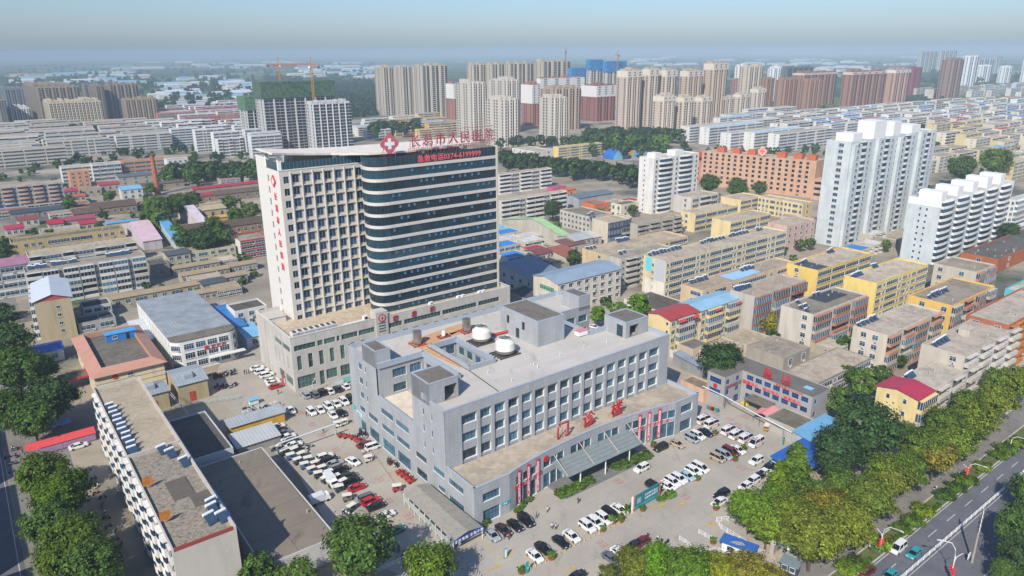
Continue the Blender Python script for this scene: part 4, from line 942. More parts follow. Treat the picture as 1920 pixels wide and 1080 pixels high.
r13 = building('apartment_block', 'mustard four storey block under a red arched metal roof by the outpatient building', (1257, 601), 12.5, B=1312, C=1216, floors=4, wall='#d6c290', roof='#a8403c', style='low', f='wBw', l='....s', bal='#d6c290')
r13b = building('apartment_block', 'mustard block under sky blue and white metal sheets, joined to the red roofed one', (1314, 583), 12.5, B=1389, C=1272, floors=4, wall='#d6c290', roof='#8fb7cc', style='low', f='wBwB', l='', bal='#d6c290')
for t_, xs_ in ((r13, (5, 12)), (r13b, (8, 20))):
 for x in xs_:
  b = MB(); b.quad((x-1.8, -1.9, 11.4), (x+1.8, -1.9, 11.4), (x+1.8, 0, 12.2), (x-1.8, 0, 12.2)); part('awning', b, [plain('#b8403e', .6)], t_)
r1 = building('apartment_block', 'very long cream walk-up with a white end wall patched in turquoise and grey', (1249, 490), (1247, 560), B=1475, C=1207, floors=5, wall='#cfc19b', roof='#a89c89', f='wRRwWwRRwWwRRwWR', l='', bal='#cfc19b')
heaters(r1, [(.03+.028*k, .9) for k in range(9)]+[(.42+.03*k, .85) for k in range(7)]+[(.66+.03*k, .85) for k in range(6)]+[(.9, .8), (.93, .8)], 0, 'solar heater on the very long cream block with the turquoise patch')
b = MB(); b.quad((-.03, 11.3, 10), (-.03, 7.6, 10), (-.03, 7.6, 16.2), (-.03, 11.3, 16.2), 0); b.quad((-.03, 6, 7), (-.03, .6, 7), (-.03, .6, 16.2), (-.03, 6, 16.2), 1)
b.quad((-.03, 11.3, 0), (-.03, .3, 0), (-.03, .3, 6.9), (-.03, 11.3, 6.9), 2); part('end_patch', b, [plain('#6fc3c6', .8), plain('#b4b9bd', .8), wall_mat('#d8d2c4')], r1)
for k in range(4): obj('window', unit_window(1.1, 1.4), r1, (0, 7, 3+3.2*k), -pi/2)
r2 = building('school_block', 'beige four storey school block with a pale blue metal roof and green glass end', (1046, 533), 13, B=1165, C=1000, floors=4, wall='#c9c2b2', roof='#8ea0b0', style='low', f='wwwwwwww', l='', hood=True)
for k in range(2): obj('window', unit_window(9, 1.9, glass=glass_mat('#1f5a3c', '#3f8f63'), mull=8), r2, (0, 6.5, 3+4.6*k+1.2), -pi/2)
r3 = building('apartment_block', 'old grey cream walk-up with deep shaded balconies behind the school block', (1164, 486), 14, B=1262, C=1135, floors=5, wall='#b8b2a6', roof='#8f8776', f='wowowow', l='', bal='#b8b2a6')
heaters(r3, [(.2, .7), (.3, .8)], 0, 'solar heater on the old grey cream block behind the school')
r4 = building('apartment_block', 'long tan roofed walk-up with a peach end wall two rows behind the school block', (1135, 478), 12, B=1290, C=1092, floors=4, wall='#c8b18c', roof='#a99a83', f='wWwRwWwR', l='..w', bal='#c8b18c')
heaters(r4, [(.02+.04*k, .85) for k in range(3)]+[(.4+.03*k, .95) for k in range(5)], 0, 'solar heater on the long tan roofed block with the peach end')
r5 = building('apartment_block', 'tan roofed walk-up with shaded grey balconies left of the pale yellow blocks', (1196, 421), 11, B=1279, C=1182, floors=4, wall='#a9a294', roof='#a1947f', f='owowowo', bal='#a39c8f')
r6 = building('apartment_block', 'small beige gabled walk-up with navy blue balcony fronts', (1140, 417), 12, B=1182, C=1110, floors=3, wall='#c4b9a5', roof='#a59882', f='Bb', l='', bal='#2f3f5c')
heaters(r6, [(.3, 1.6), (.5, 1.7)], 0, 'solar heater behind the beige block with navy balconies')
r7 = building('office_block', 'long weathered plaster block showing its bare side behind the navy balconies', (1107, 407), 10, B=1148, C=1050, floors=3, wall='#b9b09f', roof='#7c7568', f='ww', l='wwwwwwww')
r8 = building('apartment_block', 'pale yellow walk-up left of the other pale yellow pair', (1304, 401), 11, B=1384, C=1277, floors=3, wall='#d6c290', roof='#ab9f8c', f='RRRR', l='.w..', bal='#d6c290')
r9 = building('apartment_block', 'pale yellow walk-up with the widest blank end, front one of the pale yellow pair', (1370, 416), 11, B=1446, C=1335, floors=3, wall='#d6c290', roof='#aa9d89', f='RwRwR', l='', bal='#d6c290')
r10 = building('apartment_block', 'pale yellow walk-up behind, close under the orange office block', (1389, 375), 10, B=1430, C=1352, floors=3, wall='#d6c290', roof='#ab9f8c', f='RR', l='', bal='#d6c290')
r10b = building('school_block', 'long yellow school block with small square windows and a sky blue roof patch', (1506, 382), 11, B=1524, C=1422, floors=3, wall='#d6c290', roof='#aca391', f='w', l='wwwWwwwwWw')
r11 = building('apartment_block', 'grey white walk-up beside the pale yellow blocks with a blue tank on its roof', (1297, 371), 11, B=1348, C=1264, floors=3, wall='#c0bab0', roof='#a69c8d', f='WoW', l='.w', bal='#c8c4bc')
r12 = building('apartment_block', 'white walk-up with dark shop level balconies just right of the glass wing', (940, 376), 15, B=1063, C=932, floors=5, wall='#c0b9ac', roof='#a3967f', f='ooWooWoo', bal='#d0ccc2')
r34 = building('apartment_block', 'white walk-up with a maroon edged roof, second row right of the glass wing', (936, 327), 15, B=1034, C=928, floors=5, wall='#c5c0b6', roof='#8b6a5c', f='oWoWo', bal='#d2cec6')
r35 = building('apartment_block', 'yellow sided walk-up beyond the dark row of street trees', (1047, 276), 13, B=1129, C=1037, floors=5, wall='#d6bd7c', roof='#aaa08c', f='RwRwRwR', bal='#d6bd7c')
r36 = building('apartment_block', 'low white office strip left of the yellow sided block beyond the street trees', (1003, 284), 8, B=1037, C=960, floors=2, wall='#c9c6be', roof='#a89d8c', f='ww', l='wwww')
rpk = building('apartment_block', 'pinkish walk-up tucked under the pale blue tower', (1477, 424), 14, B=1530, C=1440, floors=4, wall='#c6a898', roof='#a39785', f='wwwww', l='', bal='#c6a898')
r25 = building('row_house', 'long two storey tan roofed row behind the emergency building', (1532, 720), 6.5, B=1634, C=1467, floors=2, wall='#8d877c', roof='#a79b88', f='RwRwR', l='', par=.3)
r25b = building('row_house', 'low tan roofed store left of the long tan row, behind the round pine', (1470, 672), 5, B=1520, C=1400, floors=1, wall='#9d968a', roof='#8f8676', f='ww', par=.25)
building('row_house', 'tan roofed yard house between the red awnings and the round pine', (1352, 664), 4, B=1395, C=1312, floors=1, wall='#b7ac98', roof='#a99b84', f='ww', par=.2)
building('row_house', 'tan roofed yard house right under the mustard block with blue sheets', (1402, 648), 4, B=1446, C=1352, floors=1, wall='#b5ab99', roof='#a5977f', f='ww', par=.2)
building('shed', 'grey slatted shelter against the white wall beside the outpatient building', (1318, 692), 3.2, B=1330, C=1262, floors=1, wall='#8a8c8e', roof='#8f9aa1', style='mono', f='', far=True)
building('gatehouse', 'low peach walled annex on the lane between the outpatient and emergency buildings', (1320, 731), 4.2, B=1342, C=1277, floors=1, wall='#cfab90', roof='#857b6b', f='', l='', par=.3)
building('row_house', 'small dark roofed house among the yard clutter left of the round pine', (1300, 655), 3.5, B=1330, C=1270, floors=1, wall='#b5a893', roof='#6b6660', f='w', par=.2)
building('office_block', 'low grey roofed hall in the tower shadow behind the school block', (1000, 527), 8, L=18, C=938, floors=2, wall='#b4b4ae', roof='#75828e', f='ww', l='wwww', style='mono')
building('row_house', 'dark roofed yard house in the shadow right of the tower', (985, 560), 5, L=12, D=14, floors=1, wall='#9a9488', roof='#4c5054', f='ww')
building('row_house', 'dark felt roofed house with a small red flower tub beside the school block', (1012, 505), 5, L=18, D=16, floors=1, wall='#a39c90', roof='#43464a', f='ww')
building('row_house', 'brick red metal roofed house in front of the peach end wall', (1062, 483), 6, B=1092, C=1025, floors=2, wall='#b9b0a2', roof='#9c5a44', style='mono', f='ww')
building('row_house', 'cream house with a red verandah below the long green roof', (1008, 478), 7, B=1034, C=983, floors=2, wall='#c5bea6', roof='#7d4a44', style='low', f='Ww', l='w')
building('row_house', 'white sheet roofed house beside the navy balconies', (1112, 446), 5, B=1128, C=1088, floors=1, wall='#b7ada0', roof='#c7c2ba', style='mono', f='w')
building('row_house', 'brown sheet roofed house at the end of the long green roof', (1063, 462), 5, B=1098, C=1040, floors=1, wall='#b4a897', roof='#7c5648', style='mono', f='w')
building('row_house', 'silver sheet roofed house beside the long green roof', (1078, 452), 6, B=1112, C=1046, floors=2, wall='#aaa294', roof='#b2b4b0', style='low', f='ww')
building('market_hall', 'long hall under a pale green metal roof', (1062, 447), 6, B=1076, C=(935, 413), floors=1, wall='#b3ad9f', roof='#a6c98c', style='low', f='', far=True)
building('row_house', 'red roofed brick house right beside the glass wing, low behind the white walk-up', (952, 387), 9, L=22, D=16, floors=2, wall='#b0a594', roof='#b23a3a', style='low', f='ww')
building('market_hall', 'big slate grey roofed hall at the road bend beyond the white walk-up', (1085, 372), 8, B=1150, C=1060, floors=1, wall='#9a9f9f', roof='#6c767b', style='low', f='')
building('row_house', 'orange fronted shop row by the road bend', (1115, 384), 6, B=1142, C=1092, floors=1, wall='#cc6a3c', roof='#7c7368', f='ww')
building('office_block', 'cream office with a dark roof terrace left of the white curved tower', (1165, 384), 9, B=1198, C=1146, floors=2, wall='#cfc6ac', roof='#5c5f5e', f='ww', l='ww')
building('shop_row', 'pink fronted shop row at the junction right of the white walk-up', (1036, 352), 6, B=1062, C=1025, floors=1, wall='#b8607c', roof='#9b5a6c', f='w')
building('shop_row', 'orange tiled gate of shops at the junction', (1062, 357), 6, B=1080, C=1050, floors=1, wall='#c98a5a', roof='#c96a2c', style='low', f='w')
def dome_hall(name, label, A, B, C, h, col):
 p = G(A[0], A[1], 0); L = reach(p, YAW, B); D = reach(p, YAW+pi/2, C); t = thing(name, label, 'hall', p, YAW); b = MB()
 prof = [(L/2-L/2*cos(pi*k/10), h*sin(pi*k/10)) for k in range(11)]
 for k in range(10): b.quad((prof[k][0], 0, prof[k][1]), (prof[k+1][0], 0, prof[k+1][1]), (prof[k+1][0], D, prof[k+1][1]), (prof[k][0], D, prof[k][1]), 0)
 b.f = [tuple(reversed(f)) for f in b.f]
 part('roof', b, [metal_roof_mat(col, 2, axis=1)], t); g = MB(); g.poly([(x, .05, z) for x, z in prof]); g.poly([(x, D-.05, z) for x, z in prof][::-1]); part('wall', g, [plain('#7fb4dc', .6)], t); return t
dome_hall('barrel_hall', 'blue barrel vaulted hall beyond the street trees', (1150, 300), 1178, 1130, 9, '#2d66b0')
dome_hall('barrel_hall', 'brown barrel vaulted hall right behind the blue one', (1185, 296), 1212, 1172, 8, '#a07f55')
# --- towers on the right
def add_caps(t, items, mat):
 for nm, x0, y0, x1, y1, z0, z1 in items:
  b = MB(); b.box(x0, y0, z0, x1, y1, z1, 0, 'b'); part(nm, b, [mat], t)
PB = '#c2c9c9'
pG = G(1570, 464); T1L = reach(pG, YAW, 1728); T1D = reach(pG, YAW+pi/2, 1526); T1H = height_of((1570, 464), (1600, 266))
t1 = building('apartment_tower', 'tall pale blue tiled apartment tower with white rooftop blocks', PX((pG.x, pG.y, T1H)), T1H, L=T1L, D=T1D, floors=17, wall=PB, roof='#b2aea4', wallm=tile_mat(PB, 3.2, 3.2, .86), f='wsw', l='', bal='#d9dad6', par=.9, bits=False)
us = []
fh = (T1H-1)/17; nb = 4
bay = T1L/nb; FW = MB()
for k in range(nb):
 x0 = bay*k; FW.box(x0+bay*.05, -1.6, 0, x0+bay*.34, 0, T1H-(0 if k % 2 else 1.5), 0, 'k'); FW.box(x0+bay*.62, -1.0, 0, x0+bay*.82, 0, T1H-1, 0, 'k')
 for q in range(17):
  z = .4+q*fh
  us.append(('window', (x0+bay*.2, -1.6, z+fh*.3), 0, unit_window(2.2, fh*.5, FRAME_W, GLASS, 2))); us.append(('balcony', (x0+bay*.48, 0, z), 0, unit_balcony(bay*.24, fh, '#d6d8d4', True, 1.5, curved=True)))
  us.append(('window', (x0+bay*.72, -1.0, z+fh*.3), 0, unit_window(1.7, fh*.48, FRAME_W, GLASS, 2)))
for q in range(17): us.append(('window', (0, T1D*.38, .4+q*fh+fh*.28), -pi/2, unit_window(2.6, fh*.52, FRAME_W, GLASS, 2)))
part('wall_pier', FW, [tile_mat(PB, 3.2, 3.2, .86)], t1); place_units(t1, us)
add_caps(t1, [('roof_block', T1L*(.05+.22*k), 2, T1L*(.05+.22*k)+(9, 12, 8, 10)[k], T1D-2, T1H-.9, T1H+(3.5, 8.5, 7, 4)[k]) for k in range(4)], plain('#dcdcd8', .7))
pG = G(1745, 496); T2L = reach(pG, YAW, 1880); T2D = reach(pG, YAW+pi/2, 1686); T2H = height_of((1745, 496), (1765, 376))
t2 = building('apartment_tower', 'white and pale blue ten storey tower with rows of curved white balconies', PX((pG.x, pG.y, T2H)), T2H, L=T2L, D=T2D, floors=10, wall=PB, roof='#b2aea4', wallm=tile_mat(PB, 3.2, 3.2, .86), f='cwcwcwcwcw', l='..ss..', bal='#dcdeda', par=.9, bits=False)
b = MB(); b.box(-.05, -.05, T2H-3.6, T2L+.05, T2D+.05, T2H+.05, 0, 'tb'); part('white_band', b, [plain('#dfe0dc', .7)], t2)
add_caps(t2, [('roof_block', T2L*(.06+.2*k), 2.5, T2L*(.06+.2*k)+6, T2D-2, T2H-.9, T2H+(3, 3.6, 4, 4.6, 4.4)[k]) for k in range(5)], plain('#dedeDA', .7))
t3 = building('apartment_tower', 'white twelve storey tower with bow fronted balconies in the middle distance', (1227, 297), (1222, 402), B=1311, C=1199, floors=11, wall='#d6d3cc', roof='#b4afa5', f='wcswcsw', l='.s..', bal='#dcdad4', par=.8, bits=False)
add_caps(t3, [('roof_block', 3, 2, 9, 9, t3['_dim'][3], t3['_dim'][2]+2.6), ('roof_block', 22, 2, 30, 9, t3['_dim'][3], t3['_dim'][2]+2.8)], plain('#dcdad4', .7))
building('apartment_block', 'white walk-up half hidden behind the pale blue towers at the right edge', (1905, 375), 22, B=1990, C=1888, floors=7, wall='#d0d0cc', roof='#b0aca2', f='bwbw', l='ww', bal='#dcdcd8')
building('apartment_block', 'narrow white strip of balconies left of the tall pale blue tower', (1523, 318), 20, B=1533, C=1517, floors=7, wall='#c9c6be', roof='#a89f90', f='b', bal='#d2d0ca')
building('row_house', 'orange brick house with a row of solar heaters at the right edge', (1872, 486), 7, B=1990, D=16, floors=2, wall='#a2603c', roof='#5c5a56', f='www', l='w')
building('row_house', 'turquoise sided house at the right edge above the street trees', (1905, 545), 7, B=1990, C=1885, floors=2, wall='#5fb3bb', roof='#b4ada0', f='ww', l='')
building('row_house', 'low orange roofed house at the right edge between two walk-ups', (1880, 585), 6, B=1990, C=1845, floors=1, wall='#a37c58', roof='#b06a36', style='low', f='ww')
# --- the orange office block: its long front looks to the left
OL = G(1312, 346, 0); OR = G(1523, 372, 0)
yo = math.atan2((OR-OL).y, (OR-OL).x); OLn = (OR-OL).length; OH = 26
ob = thing('office_block', 'orange rendered office block with square windows and red roof letters', 'office block', OL, yo)
b = MB(); wu = facade(b, (0, 0), 0, OLn, 0, OH, [(2+k*(OLn-4)/17, 2+k*(OLn-4)/17+2.0, z, z+1.9) for k in range(17) for z in (3, 6.4, 10.2, 13.6, 16.9, 20.2, 23)], .3)
facade(b, (OLn, 0), pi/2, 16, 0, OH, []); facade(b, (OLn, 16), pi, OLn, 0, OH, []); facade(b, (0, 16), -pi/2, 16, 0, OH, [])
OM = wall_mat('#bf9a80'); part('wall', b, [OM, plain('#b9774e', .8)], ob); place_units(ob, [('window', p, a, unit_pane(w_, h_, 2, 1, FRAME_D, GLASS_DK)) for p, a, w_, h_ in wu])
b = MB(); b.quad((0, 0, OH-.5), (OLn, 0, OH-.5), (OLn, 16, OH-.5), (0, 16, OH-.5)); part('roof', b, [ROOF_T], ob)
for k, x in enumerate((.14, .28, .42, .68, .82, .93)):
 b = MB(); b.box(OLn*x-3, 6, OH-.5, OLn*x+3, 11, OH+3.2); part('roof_block', b, [plain('#b8603e', .7)], ob)
me = cross_badge(3.6, plain('#e0a49a', .6), plain('#d8665c', .6)); obj('roof_disc', me, ob, (OLn*.54, 1.5, OH+3.6))
for x0, x1, y0, z1, nm in ((-22, -.1, 3, 16, 'left_wing'), (OLn+.1, OLn+20, -4, 14, 'right_wing')):
 b = MB(); b.box(x0, y0, 0, x1, y0+13, z1); pw = part(nm, b, [wall_mat('#bb8068') if x0 < 0 else OM], ob)
 for k in range(2):
  for z in (3, 7, 11): obj('window', unit_pane(7.5, 1.8, 5, 1, FRAME_D, GLASS_DK), pw, (x0+5.5+k*9.5, y0-.03, z), 0)
gt = thing('red_gantry', 'orange red rooftop frame bridge standing left behind the orange office block', 'gantry', G(1300, 330, 0), radians(20))
b = MB(); b.box(-14, 0, 15, 44, 5, 19); part('beam', b, [plain('#c4472b', .7)], gt)
for x in (-14, 8, 38): b = MB(); b.box(x, 0, 0, x+3, 5, 15); part('leg', b, [plain('#c4472b', .7)], gt)
# --- emergency building: short wing set forward at the left end
EM = wall_mat('#9b9a97', .85); p = G(1524, 745, 9.6); EO = Vector((p.x, p.y, 0))
eb = thing('emergency_building', 'grey two storey emergency building with big red characters and blue framed windows', 'hospital', EO, YAW)
qa = G(1393.4, 694.5, 9.6)-EO; EL = qa.dot(V); q2 = G(1359.6, 708, 9.6)-EO; E2 = (q2.dot(U), q2.dot(V)); q3 = G(1324.4, 696, 9.6)-EO; EB3 = q3.dot(V); eD = 9.3
outl = [(0, 0), (eD, 0), (eD, EB3), (E2[0], EB3), (E2[0], E2[1]), (0, E2[1])]
b = MB(); eu = []; BF = plain('#3a66b0', .5); EG = glass_mat('#131a30', '#26406e', .1)
n7 = 7; pitch = (E2[1]-2.0)/n7
ops = []
for k in range(n7):
 y0 = 1.2+k*pitch
 for z in (1.4, 4.3, 7.3): ops.append((E2[1]-y0-pitch*.72, E2[1]-y0, z, z+1.5) if not (z < 2 and 1 <= k <= 4) else (E2[1]-y0-pitch*.72, E2[1]-y0, z, z+.9))
eu += facade(b, (0, E2[1]), -pi/2, E2[1], 0, 9.6, ops, .15)
eu += facade(b, (0, 0), 0, eD, 0, 9.6, [(1.2, 2.4, 7, 8.4), (1.2, 2.4, 3, 4.6)], .15)
w2 = -E2[0]
eu += facade(b, (E2[0], E2[1]), 0, w2, 0, 9.6, [(.8, 2.4, 7, 8.5), (w2-3, w2-1.4, 7, 8.5), (.8, 2.4, 3.6, 5.3), (w2-3, w2-1.4, 3.8, 5.3), (w2-3.4, w2-1, .05, 2.4)], .15)
w3 = EB3-E2[1]; eu += facade(b, (E2[0], EB3), -pi/2, w3, 0, 9.6, [(1, w3-1.2, 6.8, 8.5), (1, w3-1.2, 3.3, 5.0)], .15)
facade(b, (eD, 0), pi/2, EB3, 0, 9.6, []); facade(b, (eD, EB3), pi, eD-E2[0], 0, 9.6, [])
part('wall', b, [EM, plain('#c8c6c0', .7)], eb); place_units(eb, [('window', p_, a, unit_pane(w_, h_, max(2, round(w_/.8)), 2, BF, EG)) for p_, a, w_, h_ in eu])
b = MB(); b.poly([(x, y, 9.3) for x, y in outl]); part('roof', b, [metal_roof_mat('#6f6a63', 1.4, .9, .75)], eb)
for nm, ch, x in (('c', '急', .66), ('c', '诊', .4)):
 o = obj('rooftop_character', text_mesh(ch, 3.3, .25, RED, 1, .02), eb, (.9, E2[1]*x+1.6, 9.9), -pi/2)
 fb = MB(); fb.bar((1.1, E2[1]*x+1, 9.3), (1.1, E2[1]*x+1, 12.6), .1); fb.bar((1.1, E2[1]*x-1, 9.3), (1.1, E2[1]*x-1, 12.6), .1); part('character_frame', fb, [plain('#77423e', .7)], eb)
for body, f0 in (('胸痛中心', .985), ('卒中中心', .68), ('创伤中心', .38)): obj('wall_lettering', text_mesh(body, 1.3, .1, plain('#e02430', .5), 1.12, .012), eb, (-.12, E2[1]*f0, 5.85), -pi/2)
obj('wall_lettering', text_mesh('急救电话0374-6199999', .75, .1, plain('#d83440', .5), 1.2, .0), eb, (-.12, E2[1]*.5, 9.0), -pi/2)
bb = MB(); bb.box(.5, -.12, 5.6, w2-.3, -.02, 6.7); part('wall_board', bb, [plain('#5f7a78', .5)], eb, loc=(E2[0], E2[1], 0)); obj('wall_lettering', text_mesh('新农合医保结算窗口', .62, .05, RED, 1), eb, (E2[0]+.7, E2[1]-.2, 5.9))
me = bd_me = None
bd = MB(); bd.cyl(0, 0, 0, .1, .75, .75, 18); me = bd.mesh('wall_badge', [RED]); me.transform(Matrix.Rotation(radians(90), 4, 'X')); obj('wall_badge', me, eb, (E2[0]-.02, E2[1]+w3*.5, 5.9), -pi/2)
b = MB(); b.box(-4.2, E2[1]*.48, 3.1, 0, E2[1]*.82, 3.5); part('porch_roof', b, [ROOF_DK], eb)
for y in (.49, .81): b = MB(); b.box(-4, E2[1]*y-.2, 0, -3.6, E2[1]*y+.2, 3.1); part('porch_post', b, [plain('#6f6d6a', .8)], eb)
b = MB(); b.quad((4, 3, 9.34), (6, 3, 9.34), (6, 5.5, 9.34), (4, 5.5, 9.34)); part('skylight', b, [plain('#7fc0dc', .4)], eb)
building('canteen_shed', 'grey mossy felt roofed annex in front of the emergency building', (1492, 805), 3.6, L=9, C=1435, floors=1, wall='#a8a49a', roof='#6f6a5c', f='', l='', par=.3)
building('canteen_shed', 'sky blue ribbed metal roofed annex at the right end of the emergency building', (1519, 826), 3.8, L=15, C=1486, floors=1, wall='#a9adab', roof='#5f9fc9', style='mono', f='', l='', roofm=metal_roof_mat('#6fa6cc', .8))
ar = thing('bike_shelter', 'bright blue sheet roofed shelter beside the big dark tree', 'shelter', G(1502, 862, 3), YAW)
b = MB(); b.quad((-6, -4, 0), (9, -4, 0), (9, 5, .9), (-6, 5, .9)); b.quad((-6, 5, .84), (9, 5, .84), (9, -4, -.06), (-6, -4, -.06)); part('roof', b, [metal_roof_mat('#2a5fb4', .6)], ar)
for x, y in ((-5.6, -3.6), (8.6, -3.6), (-5.6, 4.6), (8.6, 4.6)): b = MB(); b.box(x-.1, y-.1, -3, x+.1, y+.1, (y+4)*.1-.02); part('post', b, [plain('#4f9e95', .6)], ar)
aw = thing('awning', 'faded pink tarpaulin awning at the emergency gate', 'awning', G(1438, 788, 0), YAW+radians(8))
b = MB(); b.quad((-3.5, -2.6, 2.6), (3.5, -2.6, 2.6), (3.5, 0, 3.4), (-3.5, 0, 3.4)); b.quad((-3.5, 0, 3.4), (3.5, 0, 3.4), (3.5, 2.6, 2.7), (-3.5, 2.6, 2.7)); part('sheet', b, [plain('#d58b8a', .8)], aw)
for x, y in ((-3.4, -2.5), (3.4, -2.5), (-3.4, 2.5), (3.4, 2.5)): b = MB(); b.bar((x, y, 0), (x, y, 2.6), .08); part('pole', b, [STEEL], aw)
# --- left of the hospital
n7o = building('clinic_building', 'cream two storey clinic ringed by an orange tiled mansard roof', (176, 706), 8.5, B=306, C=(125, 636), floors=2, wall='#d3c7a4', roof='#6b655c', f='', l='.ww.', par=.5)
L_, D_, H_, _z = n7o['_dim']
b = MB(); e, i_ = 1.0, 2.6; OT = metal_roof_mat('#b98a76', .5, .7, .85)
o4 = [(-e, -e), (L_+e, -e), (L_+e, D_+e), (-e, D_+e)]; i4 = [(i_, i_), (L_-i_, i_), (L_-i_, D_-i_), (i_, D_-i_)]
for k in range(4): j = (k+1) % 4; b.quad((*o4[k], H_-.4), (*o4[j], H_-.4), (*i4[j], H_+1.2), (*i4[k], H_+1.2)); b.quad((*i4[k], H_+1.2), (*i4[j], H_+1.2), (*i4[j], H_-.4), (*i4[k], H_-.4))
part('tiled_mansard', b, [OT], n7o); b = MB()
for z in (2.2, 3.8, 5.4, 6.9): b.box(-.07, -.07, z, L_+.07, D_+.07, z+.14, 0)
part('string_course', b, [plain('#8f8468', .8)], n7o); obj('window', unit_window(2.2, 2.2, mull=2), n7o, (L_*.5, 0, 3.0)); obj('window', unit_window(1.6, .8), n7o, (L_*.5, 0, 6.3)); obj('wall_badge', me, n7o, (L_*.28, -.1, 6.9))
t = thing('roof_cabin', 'bright blue portable cabin on the flat roof of the orange tiled clinic', 'cabin', local(n7o, L_*.42, D_*.72, _z), YAW); b = MB(); b.box(0, 0, 0, 9, 3, 2.6, 0, 'b'); part('wall', b, [plain('#2f74b8', .6)], t); b = MB(); b.box(-.3, -.3, 2.6, 9.3, 3.3, 2.8); part('roof', b, [plain('#4a9ad0', .5)], t); obj('door', unit_window(.9, 2.0, FRAME_D, GLASS_DK, 1, False), t, (6.5, 0, .1)); obj('window', unit_window(1.4, 1.0), t, (2.6, 0, 1.0))
b = MB(); b.box(-8, D_*.35, 3.4, -.1, D_*.35+6, 3.9); t = part('entrance_porch', b, [plain('#b93038', .6)], n7o); b = MB(); b.quad((-7.5, D_*.35+.5, 3.91), (-.6, D_*.35+.5, 3.91), (-.6, D_*.35+5.5, 3.91), (-7.5, D_*.35+5.5, 3.91)); part('porch_roof', b, [ROOF_DK], t)
for y in (.6, 5.4): b = MB(); b.box(-7.6, D_*.35+y-.2, 0, -7.2, D_*.35+y+.2, 3.4); part('porch_post', b, [plain('#cfc3a0', .8)], n7o)
q = G(322, 646, 10.5); HO = Vector((q.x, q.y, 0)); hb_ = thing('laboratory_building', 'white three storey building with a rounded front corner and a streaked silver roof', 'hospital', HO, YAW)
HL = reach(HO, YAW, 455)*.97; HD = (G(252, 567, 10.5)-HO).dot(V)
def rounded(L, D, r, n=7):
 p = [(r-r*cos(pi/2*k/n), r-r*sin(pi/2*k/n)) for k in range(n+1)]; p2 = [(L-r+r*sin(pi/2*k/n), r-r*cos(pi/2*k/n)) for k in range(n+1)]
 return p+p2+[(L, D), (0, D)]
b = MB(); b.prism(rounded(HL, HD, 3.2), 0, 10.4, 0); part('wall', b, [wall_mat('#d4d3ce', .85)], hb_)
b = MB(); b.prism(rounded(HL, 6, 3.2), 10.4, 10.9, 0); part('front_roof', b, [ROOF_DK], hb_)
b = MB(); b.box(0, 6, 10.42, HL, HD, 11.0); part('roof', b, [metal_roof_mat('#9aa0a2', 1.1, .5, .6, axis=0)], hb_)
us = []
for z in (1.2, 4.4, 7.6):
 for k in range(4): us.append(('window', (5+k*(HL-9)/3.2, 0, z), 0, unit_window(3.0, 1.9, FRAME_W, GLASS_BLUE, 4)))
 us.append(('window', (.9, .9, z), radians(-45), unit_window(2.6, 1.7, FRAME_W, GLASS_BLUE, 4))); us.append(('window', (HL-.9, .9, z), radians(45), unit_window(2.6, 1.9, FRAME_W, GLASS_BLUE, 4)))
 for k in range(10): us.append(('window', (0, 5+k*(HD-8)/10, z), -pi/2, unit_window(.7, 2.0, FRAME_W, GLASS_BLUE, 1)))
place_units(hb_, us); obj('wall_lettering', text_mesh('医技楼', 1.5, .1, RED_DK, 1.25, .04), hb_, (HL*.57, -.1, 6.25)); obj('wall_badge', me, hb_, (HL*.5, -.1, 6.9))
b = MB(); b.box(HL*.5, -2.2, 3.4, HL+1.5, 0, 3.6); part('entrance_slab', b, [plain('#d2d2cc', .7)], hb_)
n9 = building('apartment_block', 'beige five storey block with a white gabled metal roof at the left edge', (62, 567), (76, 641), B=132, D=27, floors=5, wall='#a99b7d', roof='#c9ced2', f='', l='', yaw=radians(33), cat='building')
L9, D9, H9, _ = n9['_dim']
b = MB(); e = .6
for (x0, x1, z0, z1) in ((-e, L9/2, H9-.1, H9+2), (L9/2, L9+e, H9+2, H9-.1)): b.quad((x0, -e, z0), (x1, -e, z1), (x1, D9+e, z1), (x0, D9+e, z0))
b.poly([(0, -.01, H9-.3), (L9, -.01, H9-.3), (L9/2, -.01, H9+1.9)], 1); part('metal_gable', b, [metal_roof_mat('#c6ccd2', 2.5, .45, .9, axis=1), plain('#a84a4c', .7)], n9)
for z in (2.2, 5.2, 8.4, 11.4): obj('window', unit_window(1.1, 1.2), n9, (L9*.62, 0, z))
us = [('balcony', (0, D9*(.15+.24*k), z), -pi/2, unit_balcony(4.6, 3.0, '#c8c6be', True)) for k in range(4) for z in (0.2, 3.2, 6.2, 9.2, 12.2)]
place_units(n9, us)
building('row_house', 'two storey tan annex left of the beige gabled block at the left edge', (20, 610), 7, L=9, D=16, floors=2, wall='#b0a68e', roof='#6d6a62', f='ww', l='w')
building('row_house', 'grey shadowed house with a pale front between the beige gabled block and the silver roof', (155, 577), 6, B=208, D=9, floors=2, wall='#c0c0ba', roof='#45474b', f='WWW')
building('row_house', 'low dark roofed outhouse in front of the grey shadowed house', (146, 607), 4, B=216, D=9, floors=1, wall='#9a9a96', roof='#46484c', f='WW')
n15 = building('clinic_building', 'small white three storey house with dark square windows left of the podium', (440, 584), 9.5, B=500, C=424, floors=3, wall='#d2d2ce', roof='#5a5650', f='www', l='')
building('shed', 'bright blue sheet roofed workshop behind the rounded white building', (402, 622), 6, B=461, C=(380, 591), floors=1, wall='#b9c4c8', roof='#3a78b4', style='mono', f='w')
building('shed', 'light blue sheet roofed kiosk next to the small white house', (462, 634), 4, B=492, C=(455, 613), floors=1, wall='#c2cfd4', roof='#7db6d6', style='mono', f='w')
building('shed', 'bright blue double roofed shed under the street trees at the left', (48, 668), 4, B=118, D=9, floors=1, wall='#b4b9ba', roof='#2f6cb8', style='low', f='ww')
